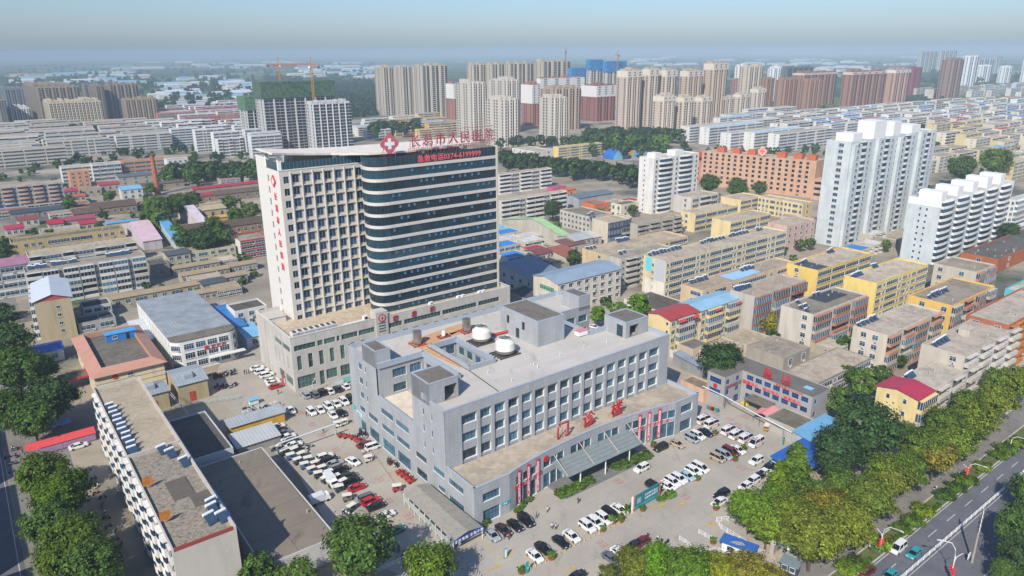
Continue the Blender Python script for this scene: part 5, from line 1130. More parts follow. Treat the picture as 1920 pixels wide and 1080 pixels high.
building('shed', 'white sheet roofed shed between the orange clinic and the big silver roof', (262, 640), 4, L=9, D=18, floors=1, wall='#b9bab5', roof='#c3c8ca', style='mono', f='')
g1 = building('boiler_house', 'tan gabled workshop with a silver roof and red doors, nearer the long flat roofs', (264, 745), 5.5, B=315, C=(250, 727), floors=1, wall='#a99b78', roof='#8e979c', style='low', f='', l='')
g2 = building('boiler_house', 'tan gabled workshop with a silver roof and red doors, nearer the scooters', (333, 724), 6, B=388, C=(310, 697), floors=1, wall='#a99b78', roof='#98a0a4', style='low', f='', l='')
for g in (g1, g2):
 b = MB(); b.box(g['_dim'][0]*.35, -.1, 0, g['_dim'][0]*.55, -.01, 3.2, 0); part('door', b, [plain('#a8442f', .7)], g); b = MB(); b.box(g['_dim'][0]*.3, 2, g['_dim'][2]+.35, g['_dim'][0]*.6, 5, g['_dim'][2]+1.9); part('roof_lantern', b, [plain('#9aa2a6', .6)], g)
n4 = building('shed', 'low shed with a black felt roof and white end beside the bay windowed block', (362, 862), 6, B=437, C=(305, 792), floors=1, wall='#bcbfbf', roof='#3a3a39', f='', l='', par=.35, roofm=roof_mat('#55524f', .7, .3))
n5 = building('workshop', 'long low shed with a patched concrete roof running down to the big dark tree', (492, 1063), 5.5, B=632, C=(352, 882), floors=1, wall='#bdbcb8', roof='#8a8173', f='', l='', par=.15, roofm=slab_mat('#857c6e', 7.5, 9, .66, .55, 'Object'))
b = MB(); b.quad((4, 3, 0), (16, 3, 0), (16, 34, 0), (4, 34, 0))
q = G(322, 1031, 17); NO = Vector((q.x, q.y, 0)); NL = reach(NO, YAW, 463); ND = (G(150, 732, 17)-NO).dot(V)
nb_ = thing('bay_window_block', 'long five storey block with rows of rounded white bay windows over the shaded street', 'apartment block', NO, YAW)
H = 17.0; s1 = ND*.47
b = MB(); b.box(0, 0, 0, NL, ND, H-.7, 0, 'tb')
b.box(0, 0, H-.7, .3, ND, H, 0, 'b'); b.box(NL-.5, 0, H-.7, NL, ND, H, 0, 'b'); b.box(.3, 0, H-.7, NL-.5, .35, H, 1, 'b'); b.box(.3, ND-.4, H-.7, NL-.5, ND, H, 0, 'b'); b.box(.3, s1, H-.7, NL-.5, s1+.4, H+.3, 0, 'b')
part('wall', b, [wall_mat('#b7b1a6', .85), plain('#8c4038', .7)], nb_)
b = MB(); b.quad((.3, .35, H-.65), (NL-.5, .35, H-.65), (NL-.5, s1, H-.65), (.3, s1, H-.65), 0); b.quad((.3, s1+.4, H-.65), (NL-.5, s1+.4, H-.65), (NL-.5, ND-.4, H-.65), (.3, ND-.4, H-.65), 1)
nr = part('roof', b, [roof_mat('#8f8677', .5, 1.3), roof_mat('#9f937e', .8, .2)], nb_)
b = MB(); rg = random.Random(3)
for k in range(420):
 x, y = rg.uniform(1, NL-1.2), rg.uniform(1, s1-1); s_ = rg.uniform(.1, .36); b.box(x, y, H-.65, x+s_, y+s_*.6, H-.65+s_*.3, k % 3, 'b')
part('slate_debris', b, [roof_mat('#8f8678', .6, 2), roof_mat('#6c6459', .6, 2), roof_mat('#a0978a', .7, 2)], nr)['kind'] = 'stuff'
b = MB(); b.box(4.2, s1*.42, H-.65, 8.2, s1*.62, H-.45, 0); b.box(7, s1*.30, H-.65, 11, s1*.42, H-.45, 0); part('felt_patch', b, [roof_mat('#5f5850', .8, .5)], nr)
for y in (s1*.25, s1*.62): b = MB(); b.quad((.3, y, H+.1), (2.2, y, H+.1), (2.2, y+.12, H+2.0), (.3, y+.12, H+2.0)); b.quad((2.2, y, H+.1), (.3, y, H+.1), (.3, y+.14, H+2.0), (2.2, y+.14, H+2.0)); part('old_signboard', b, [plain('#b8742c', .7, var=.4)], nb_)
us = []
bay = unit_balcony(2.9, 3.15, '#d9d6cd', True, .95, glass=GLASS_BLUE, curved=True)
flat_ = unit_balcony(2.2, 3.15, '#cfcbc0', True, .4, glass=GLASS_DK)
nby = int(ND/3.3)
for k in range(nby):
 y = 2+k*(ND-3)/nby
 for f_ in range(5): us.append(('bay_window', (0, y, .9+3.15*f_), -pi/2, bay if k % 3 else flat_))
place_units(nb_, us, 100)
b = MB()
for z in (2.6, 6.2): b.box(NL*.55, -.06, z, NL*.62, -.01, z+.4)
part('vent_slot', b, [BLACK], nb_)
def _hz(x, y): return local(nb_, x, y, H-.65)
for x, y in ((NL*.72, s1*.12), (NL*.83, s1*.19), (NL*.9, s1*.10), (NL*.88, s1*.24)): copy_tree(HEATER, _hz(x, y), YAW+radians(15), 'large solar heater in the cluster near the white gable of the bay windowed block', 'solar heaters near the gable', 1.25)
for x, y in ((NL*.62, s1*.95), (NL*.72, s1*.88), (NL*.85, s1*.74)): copy_tree(HEATER, _hz(x, y), YAW+radians(15), 'large solar heater by the cross wall on the rough roof of the bay windowed block', 'solar heaters by the cross wall', 1.2)
for k in range(11): copy_tree(HEATER, _hz(1.6+.35*(k % 2), s1+2+k*2.6), YAW+radians(8), 'solar heater lined up along the street edge of the bay windowed block', 'solar heaters along the street edge', 1.1)
b = MB(); b.box(0, 0, 0, 2.2, 11, .25); tag(part('lean_to_roof', b, [metal_roof_mat('#4f93c8', .6)], None, loc=local(nb_, NL+.1, s1*.32, 12)), 'blue sheet lean-to roof clinging to the yard side of the bay windowed block', 'lean-to').rotation_euler = (0, radians(20), YAW)
l7 = building('apartment_block', 'long white five storey block with lines of glazed balconies left of the tower', (47, 511), 15, B=272, D=10, floors=5, wall='#a9a59d', roof='#8d8474', f='BBsBBsBBsB', l='', bal='#c9c7c0')
heaters(l7, [(.05+.03*k, .6) for k in range(5)]+[(.24+.035*k, .7) for k in range(6)]+[(.7+.035*k, .8) for k in range(6)], 0, 'solar heater on the long white block left of the tower')
l6 = building('apartment_block', 'tan roofed block directly behind the long white balcony block', (52, 480), 13, B=255, D=11, floors=4, wall='#b8b1a3', roof='#a3967f', f='oRoRoRo', bal='#c4c1b8')
l8 = building('apartment_block', 'white walk-up with a dusty pink metal roof at the left edge', (-30, 505), 14, B=53, D=10, floors=4, wall='#c6c5bf', roof='#a87488', style='mono', f='RRR', bal='#c6c5bf')
l5 = building('hall', 'tan hall with arched windows and a weedy dark roof', (20, 455), 8, B=233, D=12, floors=2, wall='#b39d6e', roof='#6f6a5c', f='w.www.RR.www.w', par=.9)
l1 = building('apartment_block', 'grey and salmon striped walk-up with bulging balconies at the far left', (-60, 357), 17, B=116, D=12, floors=6, wall='#a8a29a', roof='#a1947f', f='cwcwcwcwcwcw', bal='#b89a86')
l11 = building('apartment_block', 'brick red four storey block with a white gable left of the tower', (450, 452), (452, 487), B=505, C=432, floors=4, wall='#9c4038', roof='#8d8578', f='RR', l='', bal='#9c4038')
b = MB(); Lx = l11['_dim']; b.quad((-.03, Lx[1], 0), (-.03, 0, 0), (-.03, 0, Lx[2]), (-.03, Lx[1], Lx[2])); part('white_gable', b, [wall_mat('#d2cec4')], l11)
ROWS = [((325, 505), 412, 'dun roofed row of yard houses, farthest of the parallel rows left of the tower'), ((340, 518), 430, 'dun roofed row of yard houses with blue shutters, second of the parallel rows'), ((210, 562), 381, 'longest dun roofed row of yard houses in front of the long white block'), ((337, 558), 449, 'dun roofed row of yard houses nearest the streaked silver roof'), ((422, 521), 464, 'short dun roofed row close to the tower foot'), ((435, 500), 482, 'short dun roofed row below the brick red block')]
for A_, B_, lab in ROWS: building('row_house', lab, A_, 3.6, B=B_, D=6.5, floors=1, wall='#a39a86', roof='#a2937a', style='low', f='wwWwwWww', roofm=metal_roof_mat('#a08f74', 1.0, .9, .8))
building('row_house', 'cream two storey row with dark roof above the dun yard rows', (313, 480), 7, B=356, D=10, floors=2, wall='#b0a88e', roof='#55585a', style='low', f='www')
building('row_house', 'cream two storey row with white railings below the brick red block', (354, 473), 7, B=441, D=10, floors=2, wall='#b3ab92', roof='#9b917d', f='wWwWw')
building('row_house', 'grey roofed house with a dark yard next to the long white block', (284, 500), 6, B=318, D=14, floors=1, wall='#8c877d', roof='#55534f', f='w')
building('row_house', 'dark slate roofed yard house below the tower left flank', (380, 535), 4, B=425, D=8, floors=1, wall='#a39b8c', roof='#4d5359', style='low', f='ww')
building('shed', 'long pink fabric roofed market shed', (268, 453), 5, B=303, C=(222, 419), floors=1, wall='#b9aeb0', roof='#d3b3ba', style='low', f='', far=True)
building('shed', 'long sky blue roofed shed running away beside the pink market shed', (330, 456), 4, B=346, C=(254, 411), floors=1, wall='#a5b4ba', roof='#5fa3cb', style='low', f='', far=True)
building('shed', 'short sky blue roofed shed closing the end of the pink market shed', (199, 420), 4, B=254, D=5, floors=1, wall='#a5b4ba', roof='#5fa3cb', style='low', f='', far=True)
building('factory_shed', 'long brown roofed brick shed with the wooded yard, nearest the tower', (385, 431), 5.5, B=505, D=12, floors=1, wall='#94714e', roof='#4f4139', style='gable', f='wwwwwwwww', roofm=roof_mat('#544840', .75, .3))
building('factory_shed', 'short brown roofed brick shed among the trees', (343, 432), 5.5, B=381, D=10, floors=1, wall='#94714e', roof='#4f4139', style='gable', f='www', roofm=roof_mat('#564a41', .75, .3))
building('factory_shed', 'long brown roofed shed behind the sky blue shed', (171, 393), 5, B=256, D=14, floors=1, wall='#8c7555', roof='#54463d', style='gable', f='wwwwwww', roofm=roof_mat('#584a41', .75, .3))
building('factory_shed', 'low brown roofed shed in front of the long brown roofed one', (138, 402), 4, B=188, D=12, floors=1, wall='#8c7555', roof='#54463d', style='gable', f='www', roofm=roof_mat('#5c4d43', .75, .3))
building('shed', 'white and pink barrel sheet shed beside the cream store', (372, 417), 5, B=388, C=(313, 391), floors=1, wall='#c5b9b9', roof='#cfc4c8', style='low', f='', far=True)
building('row_house', 'cream store house among trees above the brown brick shed', (372, 396), 6, B=424, D=10, floors=1, wall='#b3a27c', roof='#b8a884', style='mono', f='www')
building('row_house', 'small cream store house behind the larger cream store house', (376, 383), 6, B=422, D=6, floors=1, wall='#b3a27c', roof='#a89b85', f='ww')
building('shed', 'amber yellow sheet roofed shelter by the white and pink shed', (380, 412), 3, B=427, D=5, floors=1, wall='#b59a5a', roof='#cf9f45', style='mono', f='', far=True)
building('factory_shed', 'very long crimson roofed shed reaching to the tower', (362, 356), 4.5, B=508, D=7, floors=1, wall='#9c8e78', roof='#a83242', style='mono', f='', far=True)
building('factory_shed', 'crimson roofed brick shed just below the very long crimson one', (345, 372), 5, B=402, D=8, floors=1, wall='#8c7a62', roof='#a83242', style='mono', f='www')
building('factory_shed', 'brown roofed long shed between the crimson sheds and the trees', (402, 366), 5, B=505, D=10, floors=1, wall='#857560', roof='#5e5248', style='gable', f='wwwwww', roofm=roof_mat('#5e5248', .75, .3))
for A_, B_, h_, D_, wc, rc, st_, lab in (((10, 431), 45, 4, 8, '#b3aa9a', '#b0344a', 'mono', 'crimson roofed hut at the far left of the small roofs'), ((91, 421), 119, 5, 9, '#b3a493', '#b32430', 'mono', 'bright red roofed house in the cluster of small roofs'), ((119, 415), 179, 4.5, 7, '#a89c8c', '#a3485a', 'mono', 'rose roofed long hut in the cluster of small roofs'), ((150, 421), 183, 4.5, 7, '#a89c8c', '#b02c44', 'mono', 'crimson roofed hut at the right end of the cluster of small roofs'), ((75, 434), 150, 4.5, 8, '#b5ac9c', '#a3988a', 'flat', 'flat grey roofed hut in front of the red roofs'),
  ((32, 414), 72, 4, 8, '#b5ac9c', '#8c4a3c', 'mono', 'rust roofed hut behind the crimson hut at the far left'), ((130, 370), 160, 6, 10, '#c2b48e', '#b3603e', 'low', 'cream cottage with a terracotta roof at the far left'), ((72, 396), 135, 4, 14, '#8c8a86', '#4a5056', 'low', 'dark slate roofed hut row below the salmon striped walk-up'), ((20, 402), 72, 4, 14, '#8c8a86', '#434a52', 'low', 'dark slate roofed hut row at the far left below the salmon striped walk-up'),
  ((222, 333), 284, 7, 14, '#a09a8c', '#5f676a', 'low', 'grey hipped works office beside the brick chimney'), ((186, 348), 225, 5, 9, '#a39a86', '#b03a46', 'mono', 'red roofed works shed left of the brick chimney'), ((118, 360), 146, 6, 10, '#a39a86', '#b03044', 'low', 'red roofed house below the orange block'), ((227, 357), 267, 7, 10, '#c2c0b8', '#7fb4d2', 'mono', 'white house with a pale blue roof left of the brick chimney'), ((265, 348), 345, 4, 10, '#8f8672', '#6b5d50', 'low', 'brown roofed works shed right of the brick chimney'), ((150, 356), 190, 5, 10, '#a59a84', '#8a8072', 'flat', 'flat roofed house between the two red roofs'), ((300, 372), 345, 5, 10, '#a59a84', '#7c7062', 'low', 'dun works shed between the chimney and the crimson shed')):
 building('row_house', lab, A_, h_, B=B_, D=D_, floors=1 if h_ < 5.5 else 2, wall=wc, roof=rc, style=st_, f='www')
building('apartment_block', 'bright orange four storey block at the far left', (129, 322), 13, B=166, D=12, floors=4, wall='#c48a62', roof='#a19583', f='www', l='')
building('apartment_block', 'orange and cream striped long walk-up left of the brick chimney', (230, 303), 14, B=312, D=12, floors=4, wall='#bd825e', roof='#8d8577', f='RRRR', bal='#bd825e')
building('apartment_block', 'white walk-up with a small red rooftop cabin beside the orange striped block', (313, 300), 14, B=352, D=12, floors=4, wall='#cfcdc6', roof='#a09686', f='wwww')
building('apartment_block', 'white gabled walk-up left of the orange striped block', (172, 309), 14, B=226, D=12, floors=4, wall='#c8c6bf', roof='#a09686', f='RRRR')
building('apartment_block', 'white gabled walk-up behind the bright orange block', (114, 314), 13, B=173, D=12, floors=4, wall='#c8c6bf', roof='#a09686', f='RRR')
cb_ = G(296, 365); chh = height_of((296, 365), (282, 292))
t = thing('brick_chimney', 'tall tapering brick chimney standing among the low roofs', 'chimney', cb_); b = MB(); b.cyl(0, 0, 0, chh, 2.3, 1.25, 16); part('shaft', b, [plain('#a3664a', .85, var=.3, scale=.6)], t); b = MB(); b.cyl(0, 0, chh, chh+.8, 1.45, 1.45, 16); part('rim', b, [plain('#7c4c3a', .8)], t)
building('row_house', 'low dark felt roofed store with a white shop front behind the green trees', (1255, 590), 4.5, L=16, C=1170, floors=1, wall='#c9c4ba', roof='#5d564e', f='', l='', par=.3)
# ---------------------------------------------------------------- trees, bushes, hedges
def leaf_mat():
 mt = bpy.data.materials.new("leaves"); mt.use_nodes = True; n = mt.node_tree; n.nodes.clear()
 oi = N(n, "ShaderNodeObjectInfo"); out = N(n, "ShaderNodeOutputMaterial")
 g = N(n, "ShaderNodeTexCoord")
 t1_ = N(n, "ShaderNodeTexNoise"); t1_.inputs["Scale"].default_value = .8; t1_.inputs["Detail"].default_value = 4; n.links.new(g.outputs["Object"], t1_.inputs["Vector"])
 r = N(n, "ShaderNodeMapRange"); r.inputs["From Min"].default_value = .3; r.inputs["From Max"].default_value = .7; r.inputs["To Min"].default_value = .5; r.inputs["To Max"].default_value = 1.85; n.links.new(t1_.outputs["Fac"], r.inputs["Value"])
 gi = N(n, "ShaderNodeNewGeometry"); ri = N(n, "ShaderNodeMapRange"); ri.inputs["To Min"].default_value = .5; ri.inputs["To Max"].default_value = 1.5; n.links.new(gi.outputs["Random Per Island"], ri.inputs["Value"])
 mu = N(n, "ShaderNodeMath", operation='MULTIPLY'); n.links.new(r.outputs[0], mu.inputs[0]); n.links.new(ri.outputs[0], mu.inputs[1])
 hs = N(n, "ShaderNodeHueSaturation"); hs.inputs["Saturation"].default_value = 1.0; n.links.new(oi.outputs["Color"], hs.inputs["Color"]); n.links.new(mu.outputs[0], hs.inputs["Value"])
 rh = N(n, "ShaderNodeMapRange"); rh.inputs["To Min"].default_value = .458; rh.inputs["To Max"].default_value = .503; n.links.new(t1_.outputs["Fac"], rh.inputs["Value"]); n.links.new(rh.outputs[0], hs.inputs["Hue"])
 d = N(n, "ShaderNodeBsdfDiffuse"); tr = N(n, "ShaderNodeBsdfTranslucent"); mx = N(n, "ShaderNodeMixShader"); mx.inputs[0].default_value = .3
 n.links.new(hs.outputs[0], d.inputs[0]); n.links.new(hs.outputs[0], tr.inputs[0]); n.links.new(d.outputs[0], mx.inputs[1]); n.links.new(tr.outputs[0], mx.inputs[2]); n.links.new(mx.outputs[0], out.inputs[0])
 return mt
LEAF = leaf_mat(); BARK = plain('#5a4c3e', .9, var=.3, scale=3)
def crown_mesh(seed, rx, rz, zc, nclump, nleaf, size, shape='round'):
 rg = random.Random(seed); b = MB()
 cl = []
 for k in range(nclump):
  while True:
   x, y, z = rg.uniform(-1, 1), rg.uniform(-1, 1), rg.uniform(-1, 1); r = math.sqrt(x*x+y*y+z*z)
   if .3 < r < 1: break
  r2 = r**.5
  x, y, z = x/r*r2, y/r*r2, z/r*r2
  f = 1.0
  if shape == 'cone': f = .35+.75*(1-(z+1)/2)
  elif shape == 'spread' and z < -.3: f = .75
  an = math.atan2(y, x); wob = 1+.2*sin(3*an+seed)+.13*sin(7*an+2*seed)+.1*sin(5*z+seed)
  cl.append((x*rx*f*wob*.86, y*rx*f*wob*.86, zc+z*rz*.86, rg.uniform(.5, 1.15)))
 cr = rx*.27
 for cx, cy, cz, s in cl:
  for k in range(nleaf):
   u, v, w_ = rg.gauss(0, .48), rg.gauss(0, .48), rg.gauss(0, .36); px, py, pz = cx+u*cr*s, cy+v*cr*s, cz+w_*cr*s
   nx, ny, nz = px/rx+rg.uniform(-.7, .7), py/rx+rg.uniform(-.7, .7), (pz-zc)/rz+.5+rg.uniform(-.6, .7)
   nn = Vector((nx, ny, nz)); nn.normalize(); a = nn.orthogonal(); a.normalize(); a.rotate(Matrix.Rotation(rg.uniform(0, 6.28), 3, nn)); c = nn.cross(a)
   sz = size*rg.uniform(.6, 1.25); p = Vector((px, py, pz))
   b.quad(p-a*sz*.6-c*sz*.35, p+a*sz*.6-c*sz*.35, p+a*sz*.45+c*sz*.4, p-a*sz*.4+c*sz*.45)
 return b.mesh("crown", [LEAF])
def trunk_mesh(seed, h, r, spread):
 rg = random.Random(seed); b = MB(); b.tube([(0, 0, 0), (rg.uniform(-.2, .2), rg.uniform(-.2, .2), h*.45), (rg.uniform(-.4, .4), rg.uniform(-.4, .4), h*.8)], [r, r*.75, r*.3], 7)
 for k in range(5):
  a = k*1.26+rg.uniform(-.3, .3); z0 = h*rg.uniform(.35, .5); b.tube([(0, 0, z0), (spread*.4*cos(a), spread*.4*sin(a), z0+h*.18), (spread*.8*cos(a), spread*.8*sin(a), z0+h*.36)], [r*.45, r*.3, r*.1], 5)
 return b.mesh("trunk", [BARK])
TREES = {}
def tree_kind(kind):
 if kind in TREES: return TREES[kind]
 rx, rz, zc, nc, nl, sz, shp, h, tr_ = {
  'big': (5.0, 4.2, 7.6, 150, 70, .37, 'spread', 11.5, .3), 'big2': (5.0, 4.4, 7.4, 130, 76, .38, 'round', 11.5, .3), 'open': (4.8, 4.0, 7.2, 95, 66, .37, 'spread', 11, .22),
  'mid': (3.2, 3.0, 5.2, 70, 60, .36, 'round', 8, .2), 'mid2': (3.2, 3.0, 5.0, 65, 60, .36, 'spread', 8, .2), 'cone': (2.6, 4.6, 6.0, 95, 58, .35, 'cone', 10, .2),
  'far': (3.6, 3.6, 5.4, 34, 22, .95, 'round', 9, .25), 'far2': (3.4, 4.2, 6.0, 34, 22, .95, 'round', 10, .25), 'bush': (1.0, .8, .75, 18, 34, .24, 'round', 1.2, .05), 'oval': (2.3, .95, 1.0, 60, 55, .26, 'round', 1.3, .05)}[kind]
 TREES[kind] = (crown_mesh(hash(kind) % 1000 if False else sum(map(ord, kind)), rx, rz, zc, nc, nl, sz, shp), trunk_mesh(sum(map(ord, kind)), h, tr_, rx), rx, rz, zc); return TREES[kind]
def plant(kind, p, scale, col, label, cat='tree', group=None, name='street_tree', zs=1.0, trunk=True):
 cm, tm, rx, rz, zc = tree_kind(kind)
 t = thing(name, label, cat, p, rng.uniform(0, 6.28), group); t.scale = (scale, scale, scale*zs)
 obj('crown', cm, t, color=col)
 if trunk: obj('trunk', tm, t)
 return t
def tree_at(px, py, rpx, kind, col, label, zs=1.0, **kw):
 """px, py, rpx: where the crown's middle stands in the picture and its half width"""
 cm, tm, rx, rz, zc = tree_kind(kind)
 z = 5.0
 for _ in range(6):
  p = G(px, py, z); d = (p-Vector((0, 0, CAM_H))).dot(_fw); s = rpx*d/F_PX/rx; z = zc*s*zs
 return plant(kind, (p.x, p.y, 0), s, col, label, zs=zs, **kw)
DK, DG, MG, YG, YY, BG = '#3a5430', '#46642e', '#50702e', '#5f7423', '#7c7c22', '#4f7a1c'
for a in (
 (672, 1022, 66, 'big', DG, 'biggest dark green tree at the bottom, beside the long concrete roof'), (806, 1062, 50, 'big2', '#557223', 'bright leafy tree at the bottom edge near the blue lettered canopy roof'),
 (478, 1066, 36, 'mid', DG, 'small dark tree at the bottom edge under the white gable'), (562, 1078, 34, 'mid2', MG, 'low green tree at the bottom edge between the white gable and the big dark tree'), (520, 1080, 22, 'mid', MG, 'smallest green tree at the bottom edge by the shed wall'),
 (30, 690, 46, 'big', DG, 'tall tree by the side street beneath the bright blue shed'), (98, 742, 44, 'big2', DK, 'darkest round tree beside the orange tiled clinic'), (20, 640, 40, 'mid2', DK, 'dark tree at the left edge above the blue shed'), (60, 782, 42, 'big', DG, 'dark green side street tree behind the red market tents'), (15, 762, 40, 'big', '#3d5a22', 'leafy side street tree at the left edge behind the red market tents'), (70, 690, 34, 'big2', DG, 'side street tree between the blue shed and the darkest round tree'),
 (6, 590, 26, 'mid', DK, 'dark tree at the left edge beside the beige gabled block'),
 (78, 884, 44, 'big', '#4b6623', 'first side street tree below the orange umbrella'), (112, 925, 52, 'big2', '#48641f', 'broad side street tree with the white power pole in it'), (92, 978, 46, 'big', DG, 'side street tree just below the white power pole'), (140, 1010, 54, 'big', '#4a6425', 'broad side street tree by the curved lamp arm'), (175, 1058, 52, 'big2', DG, 'side street tree at the bottom edge nearest the bay windows'), (110, 1050, 46, 'big', '#4c6522', 'side street tree at the bottom edge nearest the lane line'),
 (1197, 571, 24, 'mid', BG, 'round green tree right of the stepped grey wing behind the outpatient roof'), (1160, 581, 18, 'mid2', '#5b8030', 'middle light green tree behind the outpatient roof'), (1121, 588, 17, 'mid', BG, 'left light green tree behind the outpatient roof'),
 (1352, 676, 40, 'big2', '#33502a', 'wide dark pine-like tree behind the emergency building'), (1447, 603, 13, 'cone', '#8f8f22', 'slim yellow tree between the walk-ups'), (1424, 604, 14, 'mid2', '#7c8050', 'thin grey green tree left of the slim yellow tree'),
 (1574, 748, 28, 'mid', DG, 'dark tree at the right end of the emergency building'), (1625, 800, 62, 'big', '#37552f', 'hugest dark green tree in front of the crimson roofed block'), (1570, 842, 46, 'big2', '#36522f', 'dark tree left under the hugest dark green tree'), (1622, 715, 30, 'mid', MG, 'green tree beside the tan roofed row and cream block'), (1590, 700, 18, 'mid2', '#3f5e27', 'small green tree at the corner of the tan roofed row'), (1655, 700, 18, 'mid', '#3c5a26', 'small green tree under the cream block with orange balconies'), (1580, 640, 12, 'mid', '#40602a', 'small tree at the foot of the weathered cream block'), (1690, 675, 12, 'mid', '#3a5527', 'small tree squeezed between the cream block and the pink patched one'), (1600, 840, 34, 'big', '#3a5a25', 'green tree tucked below the hugest dark green tree'),
 (1492, 874, 32, 'cone', '#4e7028', 'upright green tree in front of the bright blue shelter'), (1462, 905, 30, 'cone', '#57741f', 'upright yellow green tree by the parked white cars'), (1408, 950, 40, 'big2', '#587c26', 'vivid lime green tree by the gate bushes'), (1440, 985, 34, 'mid2', '#64822a', 'vivid lime low tree beside the gate wall'), (1455, 935, 34, 'big', '#4f7424', 'green tree behind the vivid lime tree'),
 (1190, 1056, 36, 'big2', '#5d6a28', 'olive tree at the bottom edge left of the lime one'), (1232, 1050, 38, 'big', '#4f7f1e', 'fresh green tree at the bottom edge beside the dark parked cars'), (1290, 1066, 48, 'big', '#4d6f24', 'broad green tree at the bottom edge below the guard booth lane'), (1350, 1072, 40, 'big2', '#6f7a22', 'yellowish tree at the bottom edge under the guard booth'), (1402, 1066, 42, 'open', '#76782a', 'yellowest tree at the bottom edge beside the guard booth'), (1448, 1085, 34, 'open', '#76752a', 'yellow brown tree at the bottom edge left of the kiosk'), (1140, 1080, 24, 'mid2', '#566226', 'small olive tree at the bottom edge by the dark car'),
 (1525, 1000, 56, 'big', '#66762a', 'broad yellow green street tree nearest the kiosk'), (1560, 950, 46, 'open', '#7a7a26', 'yellow tipped street tree above the broad one by the kiosk'), (1588, 978, 48, 'big2', '#68782a', 'yellow green street tree left of the red lantern lamp'), (1530, 930, 38, 'big', '#4e6c2a', 'green street tree behind the yellow tipped one'), (1580, 910, 38, 'big2', '#4c6a28', 'green street tree below the bare sandy lot'), (1632, 932, 44, 'big', '#59702a', 'street tree above the first red lantern lamp'), (1672, 898, 38, 'open', '#66742c', 'street tree with reddish bare twigs'), (1660, 885, 38, 'big2', '#5a7426', 'street tree right of the sandy lot'), (1700, 878, 38, 'big', '#4d6a26', 'green street tree in the middle of the row'), (1755, 852, 38, 'open', '#7c7a2e', 'yellowest street tree beside the second lantern lamp'), (1730, 840, 40, 'big2', '#55702a', 'green street tree behind the yellowest street tree'), (1790, 825, 40, 'big', '#5c752a', 'street tree right behind the second lantern lamp'), (1770, 795, 36, 'big2', '#4f6b26', 'street tree below the walk-up shop fronts'), (1830, 785, 38, 'big', '#607528', 'street tree two from the right edge of the row'), (1815, 760, 32, 'big2', '#56702a', 'street tree close to the green glazed balconies'), (1865, 750, 36, 'big', '#66782a', 'street tree next to last at the right edge'), (1905, 715, 34, 'big2', '#637a28', 'last street tree of the row at the right edge'), (1870, 715, 28, 'big', '#58742a', 'small crowned street tree in front of the shop awnings'), (1700, 820, 34, 'big', '#4a6626', 'street tree closest to the crimson roofed block corner'), (1480, 955, 36, 'big2', '#5d7426', 'green tree behind the gate wall'),
 (1912, 985, 44, 'big', DG, 'dark tree over the fence at the right bottom beside the power pole'), (1935, 920, 36, 'big2', DG, 'dark tree at the right edge above the power pole foot'), (1925, 1040, 44, 'big', DK, 'dark tree in the bottom right corner'), (1885, 1066, 26, 'big2', DG, 'dark tree left of the bottom right corner one'),
 (380, 447, 28, 'big', DK, 'biggest dark tree of the clump below the brown sheds'), (412, 443, 24, 'mid', DG, 'right hand dark tree of the clump below the brown sheds'), (345, 446, 20, 'mid2', DG, 'left tree of the clump below the brown sheds'), (400, 420, 18, 'mid', DG, 'tree against the long brown brick shed'), (330, 432, 14, 'mid', MG, 'small tree at the gable of the short brown shed'), (310, 388, 24, 'big', DG, 'large tree in the overgrown yard behind the sky blue shed'), (285, 385, 20, 'big2', MG, 'leafy tree at the left of the overgrown yard'), (335, 380, 22, 'big', DG, 'dark tree in the middle of the overgrown yard'), (300, 412, 22, 'mid2', MG, 'low bushy tree beside the sky blue shed roof'), (275, 405, 14, 'mid', MG, 'small tree at the end of the overgrown yard'), (440, 400, 14, 'mid', MG, 'small tree right of the cream store house'), (468, 395, 18, 'mid2', '#52692f', 'pale green tree near the tower left edge'), (360, 372, 16, 'mid', DG, 'tree behind the cream store house'), (430, 378, 14, 'mid', DG, 'tree right behind the cream store house'), (130, 378, 14, 'mid', DG, 'tree beside the terracotta cottage'), (205, 366, 10, 'mid', MG, 'small tree by the red works shed'), (282, 352, 11, 'mid', '#4c6a2a', 'small tree at the foot of the brick chimney'), (185, 422, 8, 'mid', DG, 'small tree behind the tan arched hall'), (5, 470, 18, 'mid', DK, 'dark tree at the left edge beside the tan arched hall'),
 (1036, 390, 18, 'big2', DK, 'dark round tree at the end of the white walk-up'), (1076, 481, 15, 'mid', DK, 'dark tree beside the brick red metal roof'), (1044, 424, 10, 'mid', '#557a2c', 'light tree over the car by the plaster block'), (1330, 342, 19, 'big', DG, 'left tree in front of the orange office block'), (1383, 350, 20, 'big2', DG, 'middle tree in front of the orange office block'), (1425, 352, 14, 'big', DG, 'right tree in front of the orange office block'), (1186, 392, 10, 'mid', DG, 'small tree at the foot of the white curved tower'),
 (1806, 312, 26, 'big', DG, 'big dark tree beyond the white curved tower'), (1868, 300, 26, 'big2', MG, 'wide tree beyond the white curved tower at the right edge'), (1893, 432, 18, 'big', DK, 'dark tree at the right end of the curved balcony tower'), (1662, 458, 10, 'mid', MG, 'tree in the yard between the two pale blue towers'), (1502, 457, 10, 'mid', DG, 'left bush tree under the pinkish walk-up'), (1520, 455, 10, 'mid2', DG, 'right bush tree under the pinkish walk-up'), (1850, 292, 10, 'mid', '#6e8a30', 'light tree beyond the curved tower'), (1105, 375, 7, 'mid', MG, 'small tree by the orange shop row')):
 tree_at(*a)
